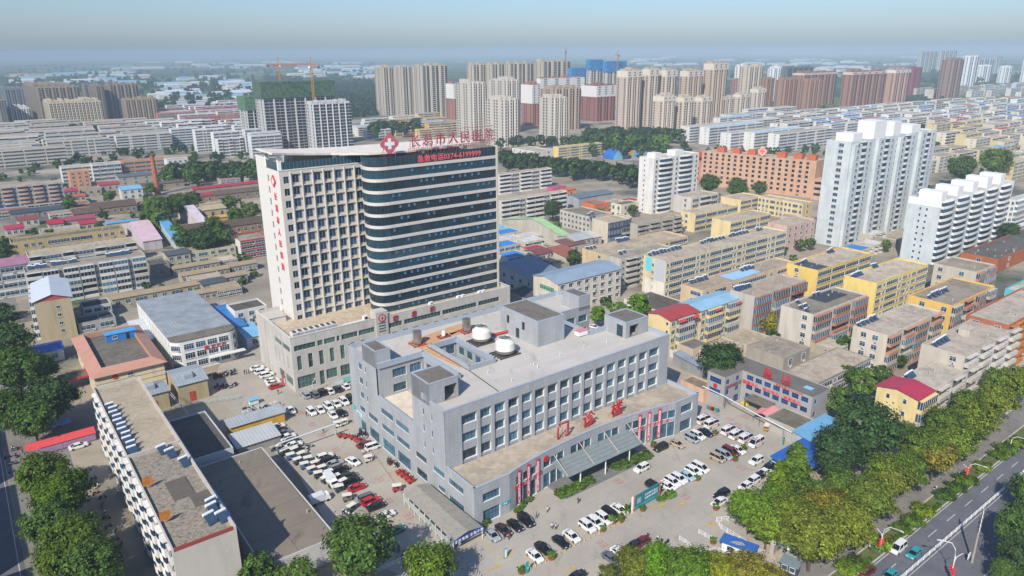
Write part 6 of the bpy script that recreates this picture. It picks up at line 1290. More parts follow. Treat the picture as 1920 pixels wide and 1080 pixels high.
for px, py in ((1477, 940), (1503, 905)):
 t = thing('bare_tree', 'thin leafless pole-like tree standing among the upright green trees' if px < 1490 else 'thin leafless tree in front of the bright blue shelter', 'tree', G(px, py)); tm = MB(); tm.tube([(0, 0, 0), (.1, 0, 5), (.2, .1, 10)], [.16, .11, .03], 6)
 part('trunk', tm, [plain('#8f8674', .9)], t); bm_ = MB(); rg = random.Random(px)
 for k in range(26):
  z = rg.uniform(3, 9.5); a = rg.uniform(0, 6.28); l = (10.5-z)*.32; bm_.tube([(.1, 0, z), (l*cos(a), l*sin(a), z+l*.7)], [.04, .01], 4)
 part('branch', bm_, [plain('#8f8674', .9)], t)
def tree_row(p0, p1, n, r0, cols, label, group, kinds=('far', 'far2'), jit=3):
 for k in range(n):
  f = (k+.5)/n; x = p0[0]+(p1[0]-p0[0])*f+rng.uniform(-jit, jit); y = p0[1]+(p1[1]-p0[1])*f+rng.uniform(-jit*.4, jit*.4)
  tree_at(x, y, r0*rng.uniform(.75, 1.2), rng.choice(kinds), rng.choice(cols), label, group=group)
FD = ('#2f4a2a', '#35512b', '#3b562c');
tree_row((935, 293), (1200, 328), 22, 14, FD, 'dark street tree in the row running right from the glass wing', 'street trees right of the glass wing', jit=5)
tree_row((945, 300), (1190, 320), 12, 13, FD, 'dark street tree in the row running right from the glass wing', 'street trees right of the glass wing', jit=5)
tree_row((1070, 262), (1262, 262), 22, 11, ('#3f5c2f', '#486a30', '#587a30'), 'green boulevard tree in front of the beige towers', 'boulevard trees', jit=8)
tree_row((1100, 250), (1275, 250), 22, 11, FD, 'dark boulevard tree at the feet of the beige towers', 'boulevard trees at the towers', jit=6)
tree_row((1075, 275), (1250, 280), 16, 10, ('#3f5c2f', '#4a6a30'), 'low green tree along the near side of the boulevard', 'low boulevard trees', jit=8)
tree_row((305, 318), (480, 312), 16, 12, ('#35522a', '#3f5c2d'), 'bushy tree in the belt behind the crimson roofed sheds', 'trees behind the crimson sheds', jit=6)
tree_row((305, 328), (480, 322), 14, 11, ('#3f5c2d', '#4a6a30'), 'bushy tree in the belt behind the crimson roofed sheds', 'trees behind the crimson sheds', jit=6)
tree_row((100, 243), (300, 240), 20, 8, FD, 'dark tree in the belt below the brown towers at the left', 'trees below the brown towers', jit=6)
tree_row((690, 240), (780, 235), 12, 11, FD, 'dark tree among the yellow blocks behind the tower roof', 'trees behind the tower roof', jit=8)
tree_row((930, 265), (1060, 262), 10, 9, FD, 'dark tree between the beige towers', 'trees between the beige towers', jit=6)
def hedge(name, label, pts, w_, h_, cols, kind='bush', step=.9, cat='hedge'):
 t = thing(name, label, cat, G(*pts[0])); b = MB()
 cm = tree_kind(kind)[0]; src = MB(); src.v = [tuple(v.co) for v in cm.vertices]; src.f = [tuple(p.vertices) for p in cm.polygons]; src.m = [0]*len(src.f)
 o = G(*pts[0])
 for i in range(len(pts)-1):
  a, c = G(*pts[i]), G(*pts[i+1]); L = (c-a).length; d = (c-a).normalized(); nn = Vector((-d.y, d.x, 0)); n = max(1, int(L/step))
  for k in range(n):
   for q in range(max(1, int(w_/1.3))):
    p = a+d*(k*L/n)+nn*(q*1.3-w_/2+.6)-o+Vector((rng.uniform(-.3, .3), rng.uniform(-.3, .3), 0)); s = h_*rng.uniform(.7, 1.2)/1.5
    sm = MB(); sm.v = [(x*s, y*s, z*s) for x, y, z in src.v]; sm.f = src.f; sm.m = src.m; b.merge(sm, p.x, p.y, 0, rng.uniform(0, 6))
 part('foliage', b, [LEAF], t, color=cols); return t
hedge('flower_bed', 'leafy planted strip in front of the glass canopy, left one', [(1048, 932), (1112, 899)], 2.6, 1.6, '#4a6b25')
hedge('flower_bed', 'leafy planted strip in front of the glass canopy, right one ending in a tall clump', [(1152, 881), (1220, 853)], 2.6, 1.7, '#46682a')
hedge('flower_bed', 'clipped dark shrubs lining the gate path behind the teal board', [(1402, 965), (1432, 1002), (1478, 1018)], 1.6, 1.5, '#33512a')
hedge('flower_bed', 'shrub row at the left end of the teal billboard', [(1168, 962), (1194, 951)], 1.5, 1.5, '#4a6b25'); hedge('flower_bed', 'shrub row at the right end of the teal billboard', [(1236, 938), (1266, 924)], 1.8, 1.7, '#4f7428')
hedge('flower_bed', 'small shrubs along the facade beside the near red banners', [(968, 962), (985, 945), (1005, 935)], 1.2, 1.2, '#4b6a2a'); hedge('flower_bed', 'shrubs under the dark car side of the near corner', [(912, 985), (925, 980)], 1.2, 1.3, '#4b6a2a')
hedge('flower_bed', 'rough weeds in the overgrown yard behind the sky blue shed', [(275, 395), (345, 395)], 14, 1.8, '#51703a', step=2.2)
hedge('verge_grass', 'bright green grassy strip behind the crimson roofed sheds', [(360, 338), (480, 332)], 16, 1.2, '#5f7d3a', step=2.4)
tub = thing('planter_tub', 'brick red round planter tub with a green shrub, in the line between the parking bays', 'planter', (0, 0, -60)); b = MB(); b.cyl(0, 0, 0, .55, .7, .8, 12); part('tub', b, [plain('#8d4a34', .8)], tub); o = obj('shrub', tree_kind('bush')[0], tub, (0, 0, .35), scale=.95, color='#4e7428')
first = True
for px in ((978, 1074), (1034, 1047), (1130, 995), (1307, 900), (1378, 864), (1393, 846), (1341, 815), (1163, 977), (1148, 980), (1205, 957), (1342, 955), (1370, 960), (1337, 1018), (1225, 838), (905, 975), (1254, 798)):
 if first: tub.location = G(*px); tub['group'] = 'planter tubs in the yard'; first = False
 else: copy_tree(tub, G(*px), rng.uniform(0, 6), group='planter tubs in the yard', scale=rng.uniform(.85, 1.2))
nth = 0
for px in ((1587, 1072), (1604, 1066), (1710, 981), (1731, 963), (1770, 933), (1791, 920), (1810, 907), (1842, 880), (1872, 858), (1886, 848), (1908, 836), (1690, 996), (1655, 1025)):
 plant('oval', G(*px), rng.uniform(.9, 1.15), rng.choice(('#4a6a22', '#5f7a22', '#3f5f24')), 'clipped oval bush in the planting strip along the main road', 'bush', 'oval bushes along the road', 'clipped_bush', trunk=False)
for k in range(9):
 a = (1575+k*36, 1085-k*27);
 hedge('low_hedge', 'low green hedge run between the oval bushes along the main road', [(1618+k*32, 1058-k*25), (1632+k*32, 1046-k*25)], 1.6, .9, '#47691f')['group'] = 'hedge runs along the road'
# ---------------------------------------------------------------- vehicles
PAINT = tint_mat(); CARGLASS = plain('#10161b', .08, name='car_glass', var=.02); TYRE = plain('#16171a', .8); RIM = plain('#8d9296', .3, .8); LAMP = plain('#d8dde0', .2); TAIL = plain('#8f1f20', .3)
def loft(b, rings, mi=0, cap=True):
 n = len(rings[0]); i = len(b.v)
 for r in rings: b.v += [tuple(p) for p in r]
 for k in range(len(rings)-1):
  for q in range(n): j = (q+1) % n; b.f.append((i+k*n+q, i+k*n+j, i+(k+1)*n+j, i+(k+1)*n+q)); b.m.append(mi)
 if cap: b.f.append(tuple(i+q for q in reversed(range(n)))); b.m.append(mi); e = i+(len(rings)-1)*n; b.f.append(tuple(e+q for q in range(n))); b.m.append(mi)
def make_vehicle(name, cat, L, W, belt, roof, hood, trunk_, g0, g1, r0, r1, clear=.28, van=False, stripe=None):
 """side profile: body to the belt line, glasshouse from g0..g1 at the belt to r0..r1 at the roof (x forward)"""
 t = thing(name, 'x', cat, (0, 0, -70)); h2 = W/2
 b = MB(); rear, fr = -L/2, L/2
 st = [(rear, clear+.15, trunk_*.92, .82), (rear+.18, clear, trunk_, .95), (rear+L*.25, clear-.04, belt, 1.0), (0, clear-.04, belt, 1.0), (fr-L*.3, clear-.04, belt-.01, 1.0), (fr-.25, clear, hood, .94), (fr, clear+.12, hood-.18, .78)]
 rings = []
 for x, z0, z1, k in st:
  w_ = h2*k; rings.append([(x, -w_, z0), (x, -w_*1.0, z0+(z1-z0)*.55), (x, -w_*.9, z1), (x, w_*.9, z1), (x, w_, z0+(z1-z0)*.55), (x, w_, z0)])
 loft(b, [list(reversed(r)) for r in rings]); part('body', b, [PAINT], t)
 g = MB(); wt, wbm = h2*.72, h2*.9
 lo = [(g0, -wbm, belt-.02), (g1, -wbm, belt-.02), (g1, wbm, belt-.02), (g0, wbm, belt-.02)]; hi = [(r0, -wt, roof-.06), (r1, -wt, roof-.06), (r1, wt, roof-.06), (r0, wt, roof-.06)]
 for k in range(4): j = (k+1) % 4; g.quad(lo[k], lo[j], hi[j], hi[k])
 part('window', g, [CARGLASS], t)
 r = MB(); r.box(r0-.02, -wt-.02, roof-.07, r1+.02, wt+.02, roof, 0, '');
 for f in (.0, .5, 1.0):
  for s in (-1, 1):
   x0 = g0+(g1-g0)*f; x1 = r0+(r1-r0)*f; r.bar((x0, s*(wbm+.005), belt-.02), (x1, s*(wt+.005), roof-.05), .07)
 part('roof', r, [PAINT], t)
 for x in (-L*.3, L*.31):
  for s in (-1, 1):
   wv = MB(); wv.cyl(0, 0, -.11, .11, .33, .33, 14, 0); wv.cyl(0, 0, -.115, .115, .2, .2, 10, 1); me = wv.mesh('wheel', [TYRE, RIM]); me.transform(Matrix.Rotation(radians(90), 4, 'X')); obj('wheel', me, t, (x, s*(h2-.1), .33))
 for s in (-1, 1):
  l = MB(); l.box(fr-.16, s*h2*.62-.2, hood-.24, fr-.015, s*h2*.62+.2, hood-.08); part('headlight', l, [LAMP], t); l = MB(); l.box(rear-.01, s*h2*.62-.2, trunk_-.3, rear+.08, s*h2*.62+.2, trunk_-.14); part('tail_light', l, [TAIL], t)
 if stripe:
  s_ = MB()
  for s in (-1, 1): s_.box(-L*.46, s*(h2+.006)-.004, .78, L*.4, s*(h2+.006)+.004, .98); s_.box(-L*.3, s*(h2*.905)-.02, belt-.18, L*.02, s*(h2*.905)+.02, belt+.0)
  part('red_stripe', s_, [stripe], t); s_ = MB(); s_.box(r1-.5, -.6, roof, r1-.2, .6, roof+.14); part('light_bar', s_, [plain('#2f5fb0', .3)], t); s_ = MB(); s_.box(-.5, -.1, roof+.004, .5, .1, roof+.01); s_.box(-.1, -.5, roof+.006, .1, .5, roof+.012); part('roof_cross', s_, [stripe], t)
 return t
PROTO = {'sedan': make_vehicle('parked_car', 'car', 4.6, 1.8, .95, 1.45, .88, .95, -1.75, 1.25, -.95, .45), 'suv': make_vehicle('parked_suv', 'suv', 4.65, 1.86, 1.08, 1.72, 1.02, 1.05, -2.15, 1.2, -1.8, .5),
         'mpv': make_vehicle('parked_van', 'van', 4.9, 1.85, 1.08, 1.8, .98, 1.08, -2.35, 1.7, -2.1, .75), 'amb': make_vehicle('ambulance', 'ambulance', 5.3, 1.95, 1.35, 2.2, 1.1, 1.35, -2.55, 2.2, -2.45, 1.35, van=True, stripe=plain('#c22f34', .5)), 'minivan': make_vehicle('parked_minivan', 'van', 4.2, 1.65, 1.1, 1.85, .98, 1.1, -2.0, 1.75, -1.9, 1.0)}
USED = set()
COLS = {'white': '#dcdcd8', 'black': '#131519', 'silver': '#9aa0a4', 'grey': '#5f656b', 'darkblue': '#1c2638', 'red': '#b01822', 'maroon': '#6a1c28', 'beige': '#a89a84', 'teal': '#2f8f96', 'paleblue': '#9fb9c6', 'brown': '#33231f', 'green': '#3a7a6a', 'dark': '#26292d'}
HEAD = {'U': YAW, '-U': YAW+pi, 'V': YAW+pi/2, '-V': YAW-pi/2}
def car(px, py, kind, col, head, label, off=0.0, group=None):
 p = G(px, py, .6); p.z = .012; a = HEAD[head]+radians(off+rng.uniform(-2, 2)); pr = PROTO[kind]
 if kind not in USED:
  USED.add(kind); o = pr; o.location = p; o.rotation_euler = (0, 0, a); o['label'] = label
  for c in o.children:
   if c.name.split('.')[0] in ('body', 'roof'): c.color = (*srgb(COLS[col]), 1)
 else: o = copy_tree(pr, p, a, label, color=COLS[col], tinted=('body', 'roof'))
 if group: o['group'] = group
 return o
for a in (
 (1003, 1042, 'sedan', 'white', '-V', 'white car at the near end of the front parking row, beside a planter'), (1019, 1028, 'sedan', 'black', '-V', 'black car next to the white one at the near end of the front row'), (1052, 1016, 'sedan', 'black', '-V', 'black car left of a white sedan, behind the stretch of ground bollards'), (1072, 1005, 'sedan', 'white', '-V', 'white sedan with a sunroof right of a black car, in the front row'),
 (1101, 987, 'suv', 'white', '-V', 'white suv first of the white trio in front of the planter box'), (1116, 980, 'suv', 'white', '-V', 'white suv in the middle of the white trio'), (1132, 972, 'suv', 'white', '-V', 'white suv of the trio next to the black van'), (1145, 964, 'mpv', 'black', '-V', 'black van between white cars in the front row'), (1161, 955, 'sedan', 'white', '-V', 'white car right of the black van, left of the teal billboard'),
 (923, 1003, 'sedan', 'silver', '-V', 'silver car by the blue lettered canopy end'), (944, 993, 'sedan', 'brown', '-V', 'dark brown car right of the silver one at the near corner'), (966, 985, 'sedan', 'black', '-V', 'black car with a pale windscreen at the near corner'), (986, 976, 'mpv', 'black', '-V', 'black van nearest the facade shrubs at the near corner'),
 (1239, 839, 'suv', 'black', '-U', 'black suv parked under the right red banners'), (1269, 832, 'sedan', 'beige', '-V', 'beige car right of the black suv under the banners'), (1297, 823, 'minivan', 'silver', '-V', 'silver minivan by the right end of the entrance front'), (1308, 817, 'suv', 'white', '-V', 'white suv between the silver minivan and a black car'), (1323, 811, 'sedan', 'black', '-V', 'black car beside the ambulances'),
 (1203, 878, 'suv', 'white', '-U', 'white suv driving alone across the forecourt'), (1226, 912, 'suv', 'black', '-V', 'black suv half hidden by the teal billboard'), (1251, 911, 'sedan', 'white', '-V', 'white car next to the right end of the teal billboard'), (1261, 904, 'suv', 'white', '-V', 'white suv second from the billboard end'), (1273, 898, 'suv', 'white', '-V', 'white suv third from the billboard end'), (1288, 892, 'sedan', 'paleblue', '-V', 'pale blue car among white ones right of the billboard'), (1300, 884, 'suv', 'white', '-V', 'white suv right of the pale blue car'), (1313, 877, 'mpv', 'white', '-V', 'white van at the right end of the row with the pale blue car'),
 (1345, 859, 'minivan', 'beige', '-V', 'beige grey minivan at the left of the small island row'), (1357, 853, 'mpv', 'silver', '-V', 'silver van between the beige minivan and the red van'), (1370, 847, 'mpv', 'maroon', '-V', 'dark red van in the small island row'), (1383, 843, 'sedan', 'white', '-V', 'white car right of the dark red van'), (1418, 864, 'suv', 'white', '-U', 'white suv with a dark roof driving past the trees'),
 (1353, 927, 'suv', 'black', '-U', 'black suv parked under the vivid lime tree'), (1349, 941, 'sedan', 'white', '-U', 'white car in front of the black suv under the lime tree'), (1398, 911, 'sedan', 'white', '-U', 'white car nearest in the tree-shaded row'), (1411, 902, 'suv', 'white', '-U', 'white suv second in the tree-shaded row'), (1421, 894, 'sedan', 'black', '-U', 'black car in the tree-shaded row'), (1432, 886, 'sedan', 'white', '-U', 'white car between two black ones in the tree-shaded row'), (1440, 878, 'suv', 'black', '-U', 'black suv far in the tree-shaded row'), (1449, 872, 'sedan', 'white', '-U', 'white car at the far end of the tree-shaded row'),
 (1146, 1047, 'sedan', 'grey', '-V', 'grey car standing by the bottom edge trees'), (1162, 1037, 'sedan', 'white', '-V', 'white car half under the fresh green tree'), (1188, 1023, 'sedan', 'dark', '-U', 'dark grey car behind the fresh green tree'), (1202, 1016, 'sedan', 'maroon', '-U', 'maroon car behind the fresh green tree'), (1082, 1080, 'sedan', 'dark', 'U', 'dark car cut by the bottom edge'),
 (545, 769, 'sedan', 'white', '-V', 'white car standing alone left of the white row by the podium'), (584, 772, 'suv', 'white', '-V', 'white suv at the near end of the white row by the podium'), (600, 768, 'sedan', 'white', '-V', 'white car second in the white row by the podium'), (616, 762, 'suv', 'white', '-V', 'white suv third in the white row by the podium'), (630, 757, 'sedan', 'white', '-V', 'white car fourth in the white row by the podium'), (645, 753, 'suv', 'white', '-V', 'white suv fifth in the white row by the podium'), (658, 748, 'suv', 'black', '-V', 'black suv at the far end of the white row by the podium'), (624, 778, 'sedan', 'white', '-V', 'white sedan in front of the white row'), (640, 774, 'sedan', 'black', '-V', 'black sedan beside the white one in front of the white row'),
 (573, 741, 'suv', 'silver', 'V', 'silver suv under the podium windows'), (590, 740, 'suv', 'grey', 'V', 'grey suv under the podium windows'), (604, 735, 'suv', 'black', 'V', 'black suv under the podium windows by the door'), (618, 733, 'sedan', 'white', 'V', 'white sedan under the podium windows'), (633, 729, 'sedan', 'darkblue', 'V', 'dark blue sedan under the podium windows'), (648, 724, 'sedan', 'white', 'V', 'white sedan at the grey flank corner under the podium notice boards'),
 (482, 690, 'sedan', 'white', 'U', 'white car farthest in the row by the podium left side'), (491, 697, 'suv', 'white', 'U', 'white suv second farthest by the podium left side'), (500, 703, 'suv', 'white', 'U', 'white suv in the middle by the podium left side'), (510, 713, 'sedan', 'white', 'U', 'white car third nearest by the podium left side'), (513, 718, 'sedan', 'white', 'U', 'white car right behind the red one by the podium left side'), (517, 724, 'sedan', 'red', 'U', 'red car by the podium left side'),
 (519, 800, 'sedan', 'white', 'U', 'white car topmost in the small group behind the silver shed'), (525, 807, 'sedan', 'black', 'U', 'black car under the topmost white one behind the silver shed'), (531, 812, 'sedan', 'grey', 'U', 'grey car in the small group behind the silver shed'), (539, 819, 'sedan', 'white', 'U', 'white car in the middle of the group behind the silver shed'), (546, 827, 'sedan', 'black', 'U', 'black car near the end of the group behind the silver shed'), (551, 834, 'sedan', 'white', 'U', 'white car at the near end of the group behind the silver shed'),
 (609, 857, 'suv', 'white', 'U', 'white suv at the top of the middle parking column'), (618, 863, 'suv', 'black', 'U', 'black suv second in the middle parking column'), (627, 869, 'sedan', 'silver', 'U', 'silver car in the middle parking column'), (638, 881, 'suv', 'black', 'U', 'black suv under the silver car in the middle column'), (652, 894, 'suv', 'dark', 'U', 'dark suv above the black one beside the red hatchback'), (659, 902, 'suv', 'black', 'U', 'black suv just above the red hatchback'), (669, 914, 'sedan', 'red', 'U', 'bright red hatchback in the middle column'), (662, 865, 'sedan', 'white', '-V', 'white car driving down the lane beside the outpatient flank', 12), (688, 934, 'minivan', 'grey', 'U', 'grey minivan above the red suv'), (695, 940, 'suv', 'red', 'U', 'red suv between the grey minivan and a black car'), (705, 949, 'sedan', 'black', 'U', 'black car below the red suv'), (723, 966, 'sedan', 'white', 'U', 'white car with a dark sunroof near the big dark tree'), (741, 994, 'sedan', 'green', 'U', 'green taxi half in the shade of the big dark tree'), (699, 838, 'minivan', 'white', 'U', 'small white minivan against the outpatient flank'), (684, 833, 'sedan', 'maroon', 'U', 'maroon car by the small white minivan'),
 (1684, 1027, 'mpv', 'white', '-U', 'white van driving on the main road'), (1714, 1037, 'sedan', 'teal', '-U', 'teal taxi with a white roof sign beside the white van on the main road'), (1625, 1071, 'sedan', 'maroon', '-U', 'dark red car on the main road at the bottom edge'), (1668, 1079, 'sedan', 'teal', '-U', 'teal taxi on the main road at the bottom edge'), (38, 614, 'suv', 'darkblue', '-V', 'dark car parked by the beige gabled block'), (43, 623, 'sedan', 'silver', '-V', 'silver car parked by the beige gabled block'), (28, 641, 'sedan', 'grey', '-V', 'grey car under the left edge tree'), (147, 836, 'sedan', 'white', 'U', 'white car at the side of the red market tent'), (1052, 418, 'suv', 'dark', 'U', 'dark car in the yard by the plaster block'), (1890, 552, 'suv', 'black', 'U', 'black car in the yard at the right edge'), (1256, 720, 'sedan', 'silver', 'V', 'silver car in the dark lane beside the outpatient end wall'), (1268, 728, 'sedan', 'grey', 'V', 'grey car in the dark lane beside the outpatient end wall'), (1112, 612, 'sedan', 'white', 'V', 'white car glimpsed through the roof notch')):
 car(*a)
for k, (x, y) in enumerate(((1319, 788), (1335, 796), (1366, 808), (1381, 816), (1399, 823), (1418, 831))):
 car(x, y, 'amb', 'white', 'U' if k != 4 else 'U', ['ambulance nearest the outpatient end wall', 'ambulance second from the outpatient end wall', 'ambulance left of the one above the teal bin', 'ambulance above the teal sign stand', 'ambulance second from the right end of the row', 'ambulance at the right end of the row'][k], 0 if k < 5 else 180, 'ambulances in a row')
def box_truck(px, py, head, label, scale=1.0):
 t = thing('box_truck', label, 'truck', G(px, py, .5)-Vector((0, 0, .5)), HEAD[head]); t.scale = (scale,)*3
 b = MB(); b.box(-2.6, -.95, .7, 1.0, .95, 2.5); part('cargo_box', b, [plain('#cfd3d4', .5)], t); b = MB(); b.box(1.05, -.9, .45, 2.5, .9, 1.2); b.box(1.05, -.88, 1.2, 2.2, .88, 2.0); part('cab', b, [WHITE], t); b = MB(); b.quad((2.21, -.8, 1.25), (2.21, .8, 1.25), (2.21, .8, 1.95), (2.21, -.8, 1.95)); part('windscreen', b, [CARGLASS], t)
 for x in (-1.7, 1.7):
  for s in (-1, 1): wv = MB(); wv.cyl(0, 0, -.12, .12, .38, .38, 12); me = wv.mesh('wheel', [TYRE]); me.transform(Matrix.Rotation(radians(90), 4, 'X')); obj('wheel', me, t, (x, s*.8, .38))
box_truck(621, 905, '-V', 'white box truck parked upright at the edge of the shaded tricycles'); box_truck(600, 938, 'U', 'grey white box truck under the long concrete roof edge', .95)
def make_trike():
 t = thing('tricycle', 'x', 'tricycle', (0, 0, -80)); b = MB(); b.box(-1.1, -.5, .45, .3, .5, .95); b.box(.3, -.35, .45, .9, .35, .6); b.box(.75, -.3, .5, 1.0, .3, 1.0); part('body', b, [PAINT], t)
 b = MB(); b.box(-.1, -.3, .95, .3, .3, 1.15); part('seat', b, [BLACK], t); b = MB(); b.bar((1.0, 0, .3), (.8, 0, 1.15), .06); b.bar((.8, -.35, 1.12), (.8, .35, 1.12), .05); part('handlebar', b, [STEEL], t)
 for x, y in ((1.05, 0), (-.6, -.5), (-.6, .5)): wv = MB(); wv.cyl(0, 0, -.06, .06, .28, .28, 12); me = wv.mesh('wheel', [TYRE]); me.transform(Matrix.Rotation(radians(90), 4, 'X')); obj('wheel', me, t, (x, y, .28))
 b = MB(); b.box(-1.2, -.65, 1.75, 1.0, .65, 1.82); part('canopy', b, [plain('#d6d3c6', .7)], t)
 b = MB()
 for x, y in ((-1.1, -.55), (-1.1, .55), (.9, -.55), (.9, .55)): b.bar((x, y, .6), (x, y, 1.75), .04)
 part('canopy_frame', b, [STEEL], t); return t
def make_scooter():
 t = thing('scooter', 'x', 'scooter', (0, 0, -80)); b = MB(); b.box(-.75, -.16, .4, .05, .16, .72); b.box(.05, -.16, .3, .45, .16, .4); b.box(.4, -.2, .35, .52, .2, .95); part('body', b, [PAINT], t)
 b = MB(); b.box(-.75, -.17, .72, .0, .17, .82); part('seat', b, [BLACK], t); b = MB(); b.bar((.7, 0, .25), (.45, 0, 1.05), .06); b.bar((.45, -.33, 1.05), (.45, .33, 1.05), .05); part('handlebar', b, [BLACK], t)
 for x in (-.6, .7): wv = MB(); wv.cyl(0, 0, -.05, .05, .25, .25, 12); me = wv.mesh('wheel', [TYRE]); me.transform(Matrix.Rotation(radians(90), 4, 'X')); obj('wheel', me, t, (x, 0, .25))
 return t
TRIKE, SCOOT = make_trike(), make_scooter(); _fst = {id(TRIKE): True, id(SCOOT): True}
def put(proto, p, a, col, label, group, drop=()):
 if id(proto) in _fst and _fst[id(proto)] and not drop:
  _fst[id(proto)] = False; proto.location = p; proto.rotation_euler = (0, 0, a); proto['label'] = label; proto['group'] = group
  for c in proto.children:
   if c.name.split('.')[0] == 'body': c.color = (*srgb(col), 1)
  return proto
 o = copy_tree(proto, p, a, label, group, color=col, tinted=('body',))
 for c in list(o.children):
  if c.name.split('.')[0] in drop: bpy.data.objects.remove(c)
 return o
for k in range(17):
 x, y = 533+k*6.5+(k % 2)*13, 853+k*4.3-(k % 2)*7; put(TRIKE, G(x, y), YAW+rng.uniform(-.3, .3), rng.choice(('#25404a', '#7a2020', '#203a2c', '#2b2b30', '#3a5a80')), 'canopied tricycle in the shaded row beside the long concrete roof', 'canopied tricycles in the shade')
for x, y in ((640, 819), (650, 821), (662, 823), (670, 827), (675, 831)): put(TRIKE, G(x, y), YAW+rng.uniform(-.2, .2), '#a8322a', 'red open tricycle in the group at the outpatient flank by the white canopies', 'red tricycles at the flank', ('canopy', 'canopy_frame'))
for x, y in ((750, 888), (757, 893), (765, 899), (771, 905)): put(TRIKE, G(x, y), YAW+rng.uniform(-.2, .2), '#b02a24', 'red open tricycle in the group near the canopy roof of the near corner', 'red tricycles near the corner', ('canopy', 'canopy_frame'))
for x, y, c, l in ((745, 921, '#a03030', 'dark red tricycle standing alone at the canopy roof corner'), (652, 939, '#6f6a5c', 'grey canopied tricycle standing alone left of the grey minivan'), (691, 866, '#c9c4b6', 'white canopied tricycle in the lane by the outpatient flank'), (634, 801, '#d0d0cc', 'white canopied tricycle by the flank, left one'), (646, 797, '#d0d0cc', 'white canopied tricycle by the flank, right one'), (1437, 807, '#b08030', 'white topped red cart under the pink awning'), (660, 958, '#2f4a38', 'dark green cart in the shade of the long roof')): put(TRIKE, G(x, y), YAW+rng.uniform(-.5, .5), c, l, 'single tricycles')
SC_COL = ('#22262b', '#8a1f22', '#c9ccce', '#2d4a6a', '#3a3d40', '#6b6f72')
def scooters(n, p0, p1, spread, label, group):
 for k in range(n):
  f = (k+.5)/n; x = p0[0]+(p1[0]-p0[0])*f+rng.uniform(-spread, spread); y = p0[1]+(p1[1]-p0[1])*f+rng.uniform(-spread, spread)*.6; put(SCOOT, G(x, y), YAW+rng.uniform(-.4, 1.6), rng.choice(SC_COL), label, group)
scooters(26, (400, 708), (440, 700), 7, 'scooter in the dense huddle in front of the rounded white building', 'scooters at the white building')
scooters(16, (408, 728), (445, 726), 6, 'scooter parked by the little blue kiosk stand', 'scooters by the kiosk'); scooters(12, (455, 772), (520, 762), 5, 'scooter along the fence left of the white row', 'scooters along the fence')
scooters(20, (508, 845), (580, 842), 6, 'scooter in the dark cluster under the white overhead pipe', 'scooters under the pipe'); scooters(10, (725, 866), (745, 876), 4, 'scooter against the outpatient flank windows', 'scooters at the flank windows'); scooters(10, (672, 813), (690, 815), 6, 'scooter at the far end of the outpatient flank', 'scooters at the far flank')
scooters(12, (640, 962), (690, 985), 6, 'scooter in the shade beside the big dark tree', 'scooters beside the big tree'); scooters(9, (720, 1005), (765, 1055), 6, 'scooter under the overhanging branches by the lattice beam', 'scooters by the lattice beam'); scooters(14, (165, 880), (235, 1060), 6, 'scooter parked on the shaded pavement under the bay windows', 'scooters under the bay windows'); scooters(9, (20, 838), (30, 900), 9, 'scooter in the side street near the market tents', 'scooters in the side street')
scooters(3, (1730, 930), (1870, 850), 3, 'scooter riding in the cycle lane beside the main road', 'scooters in the cycle lane'); scooters(5, (1205, 1005), (1250, 1025), 5, 'scooter by the shrubs left of the entry barrier', 'scooters by the barrier')
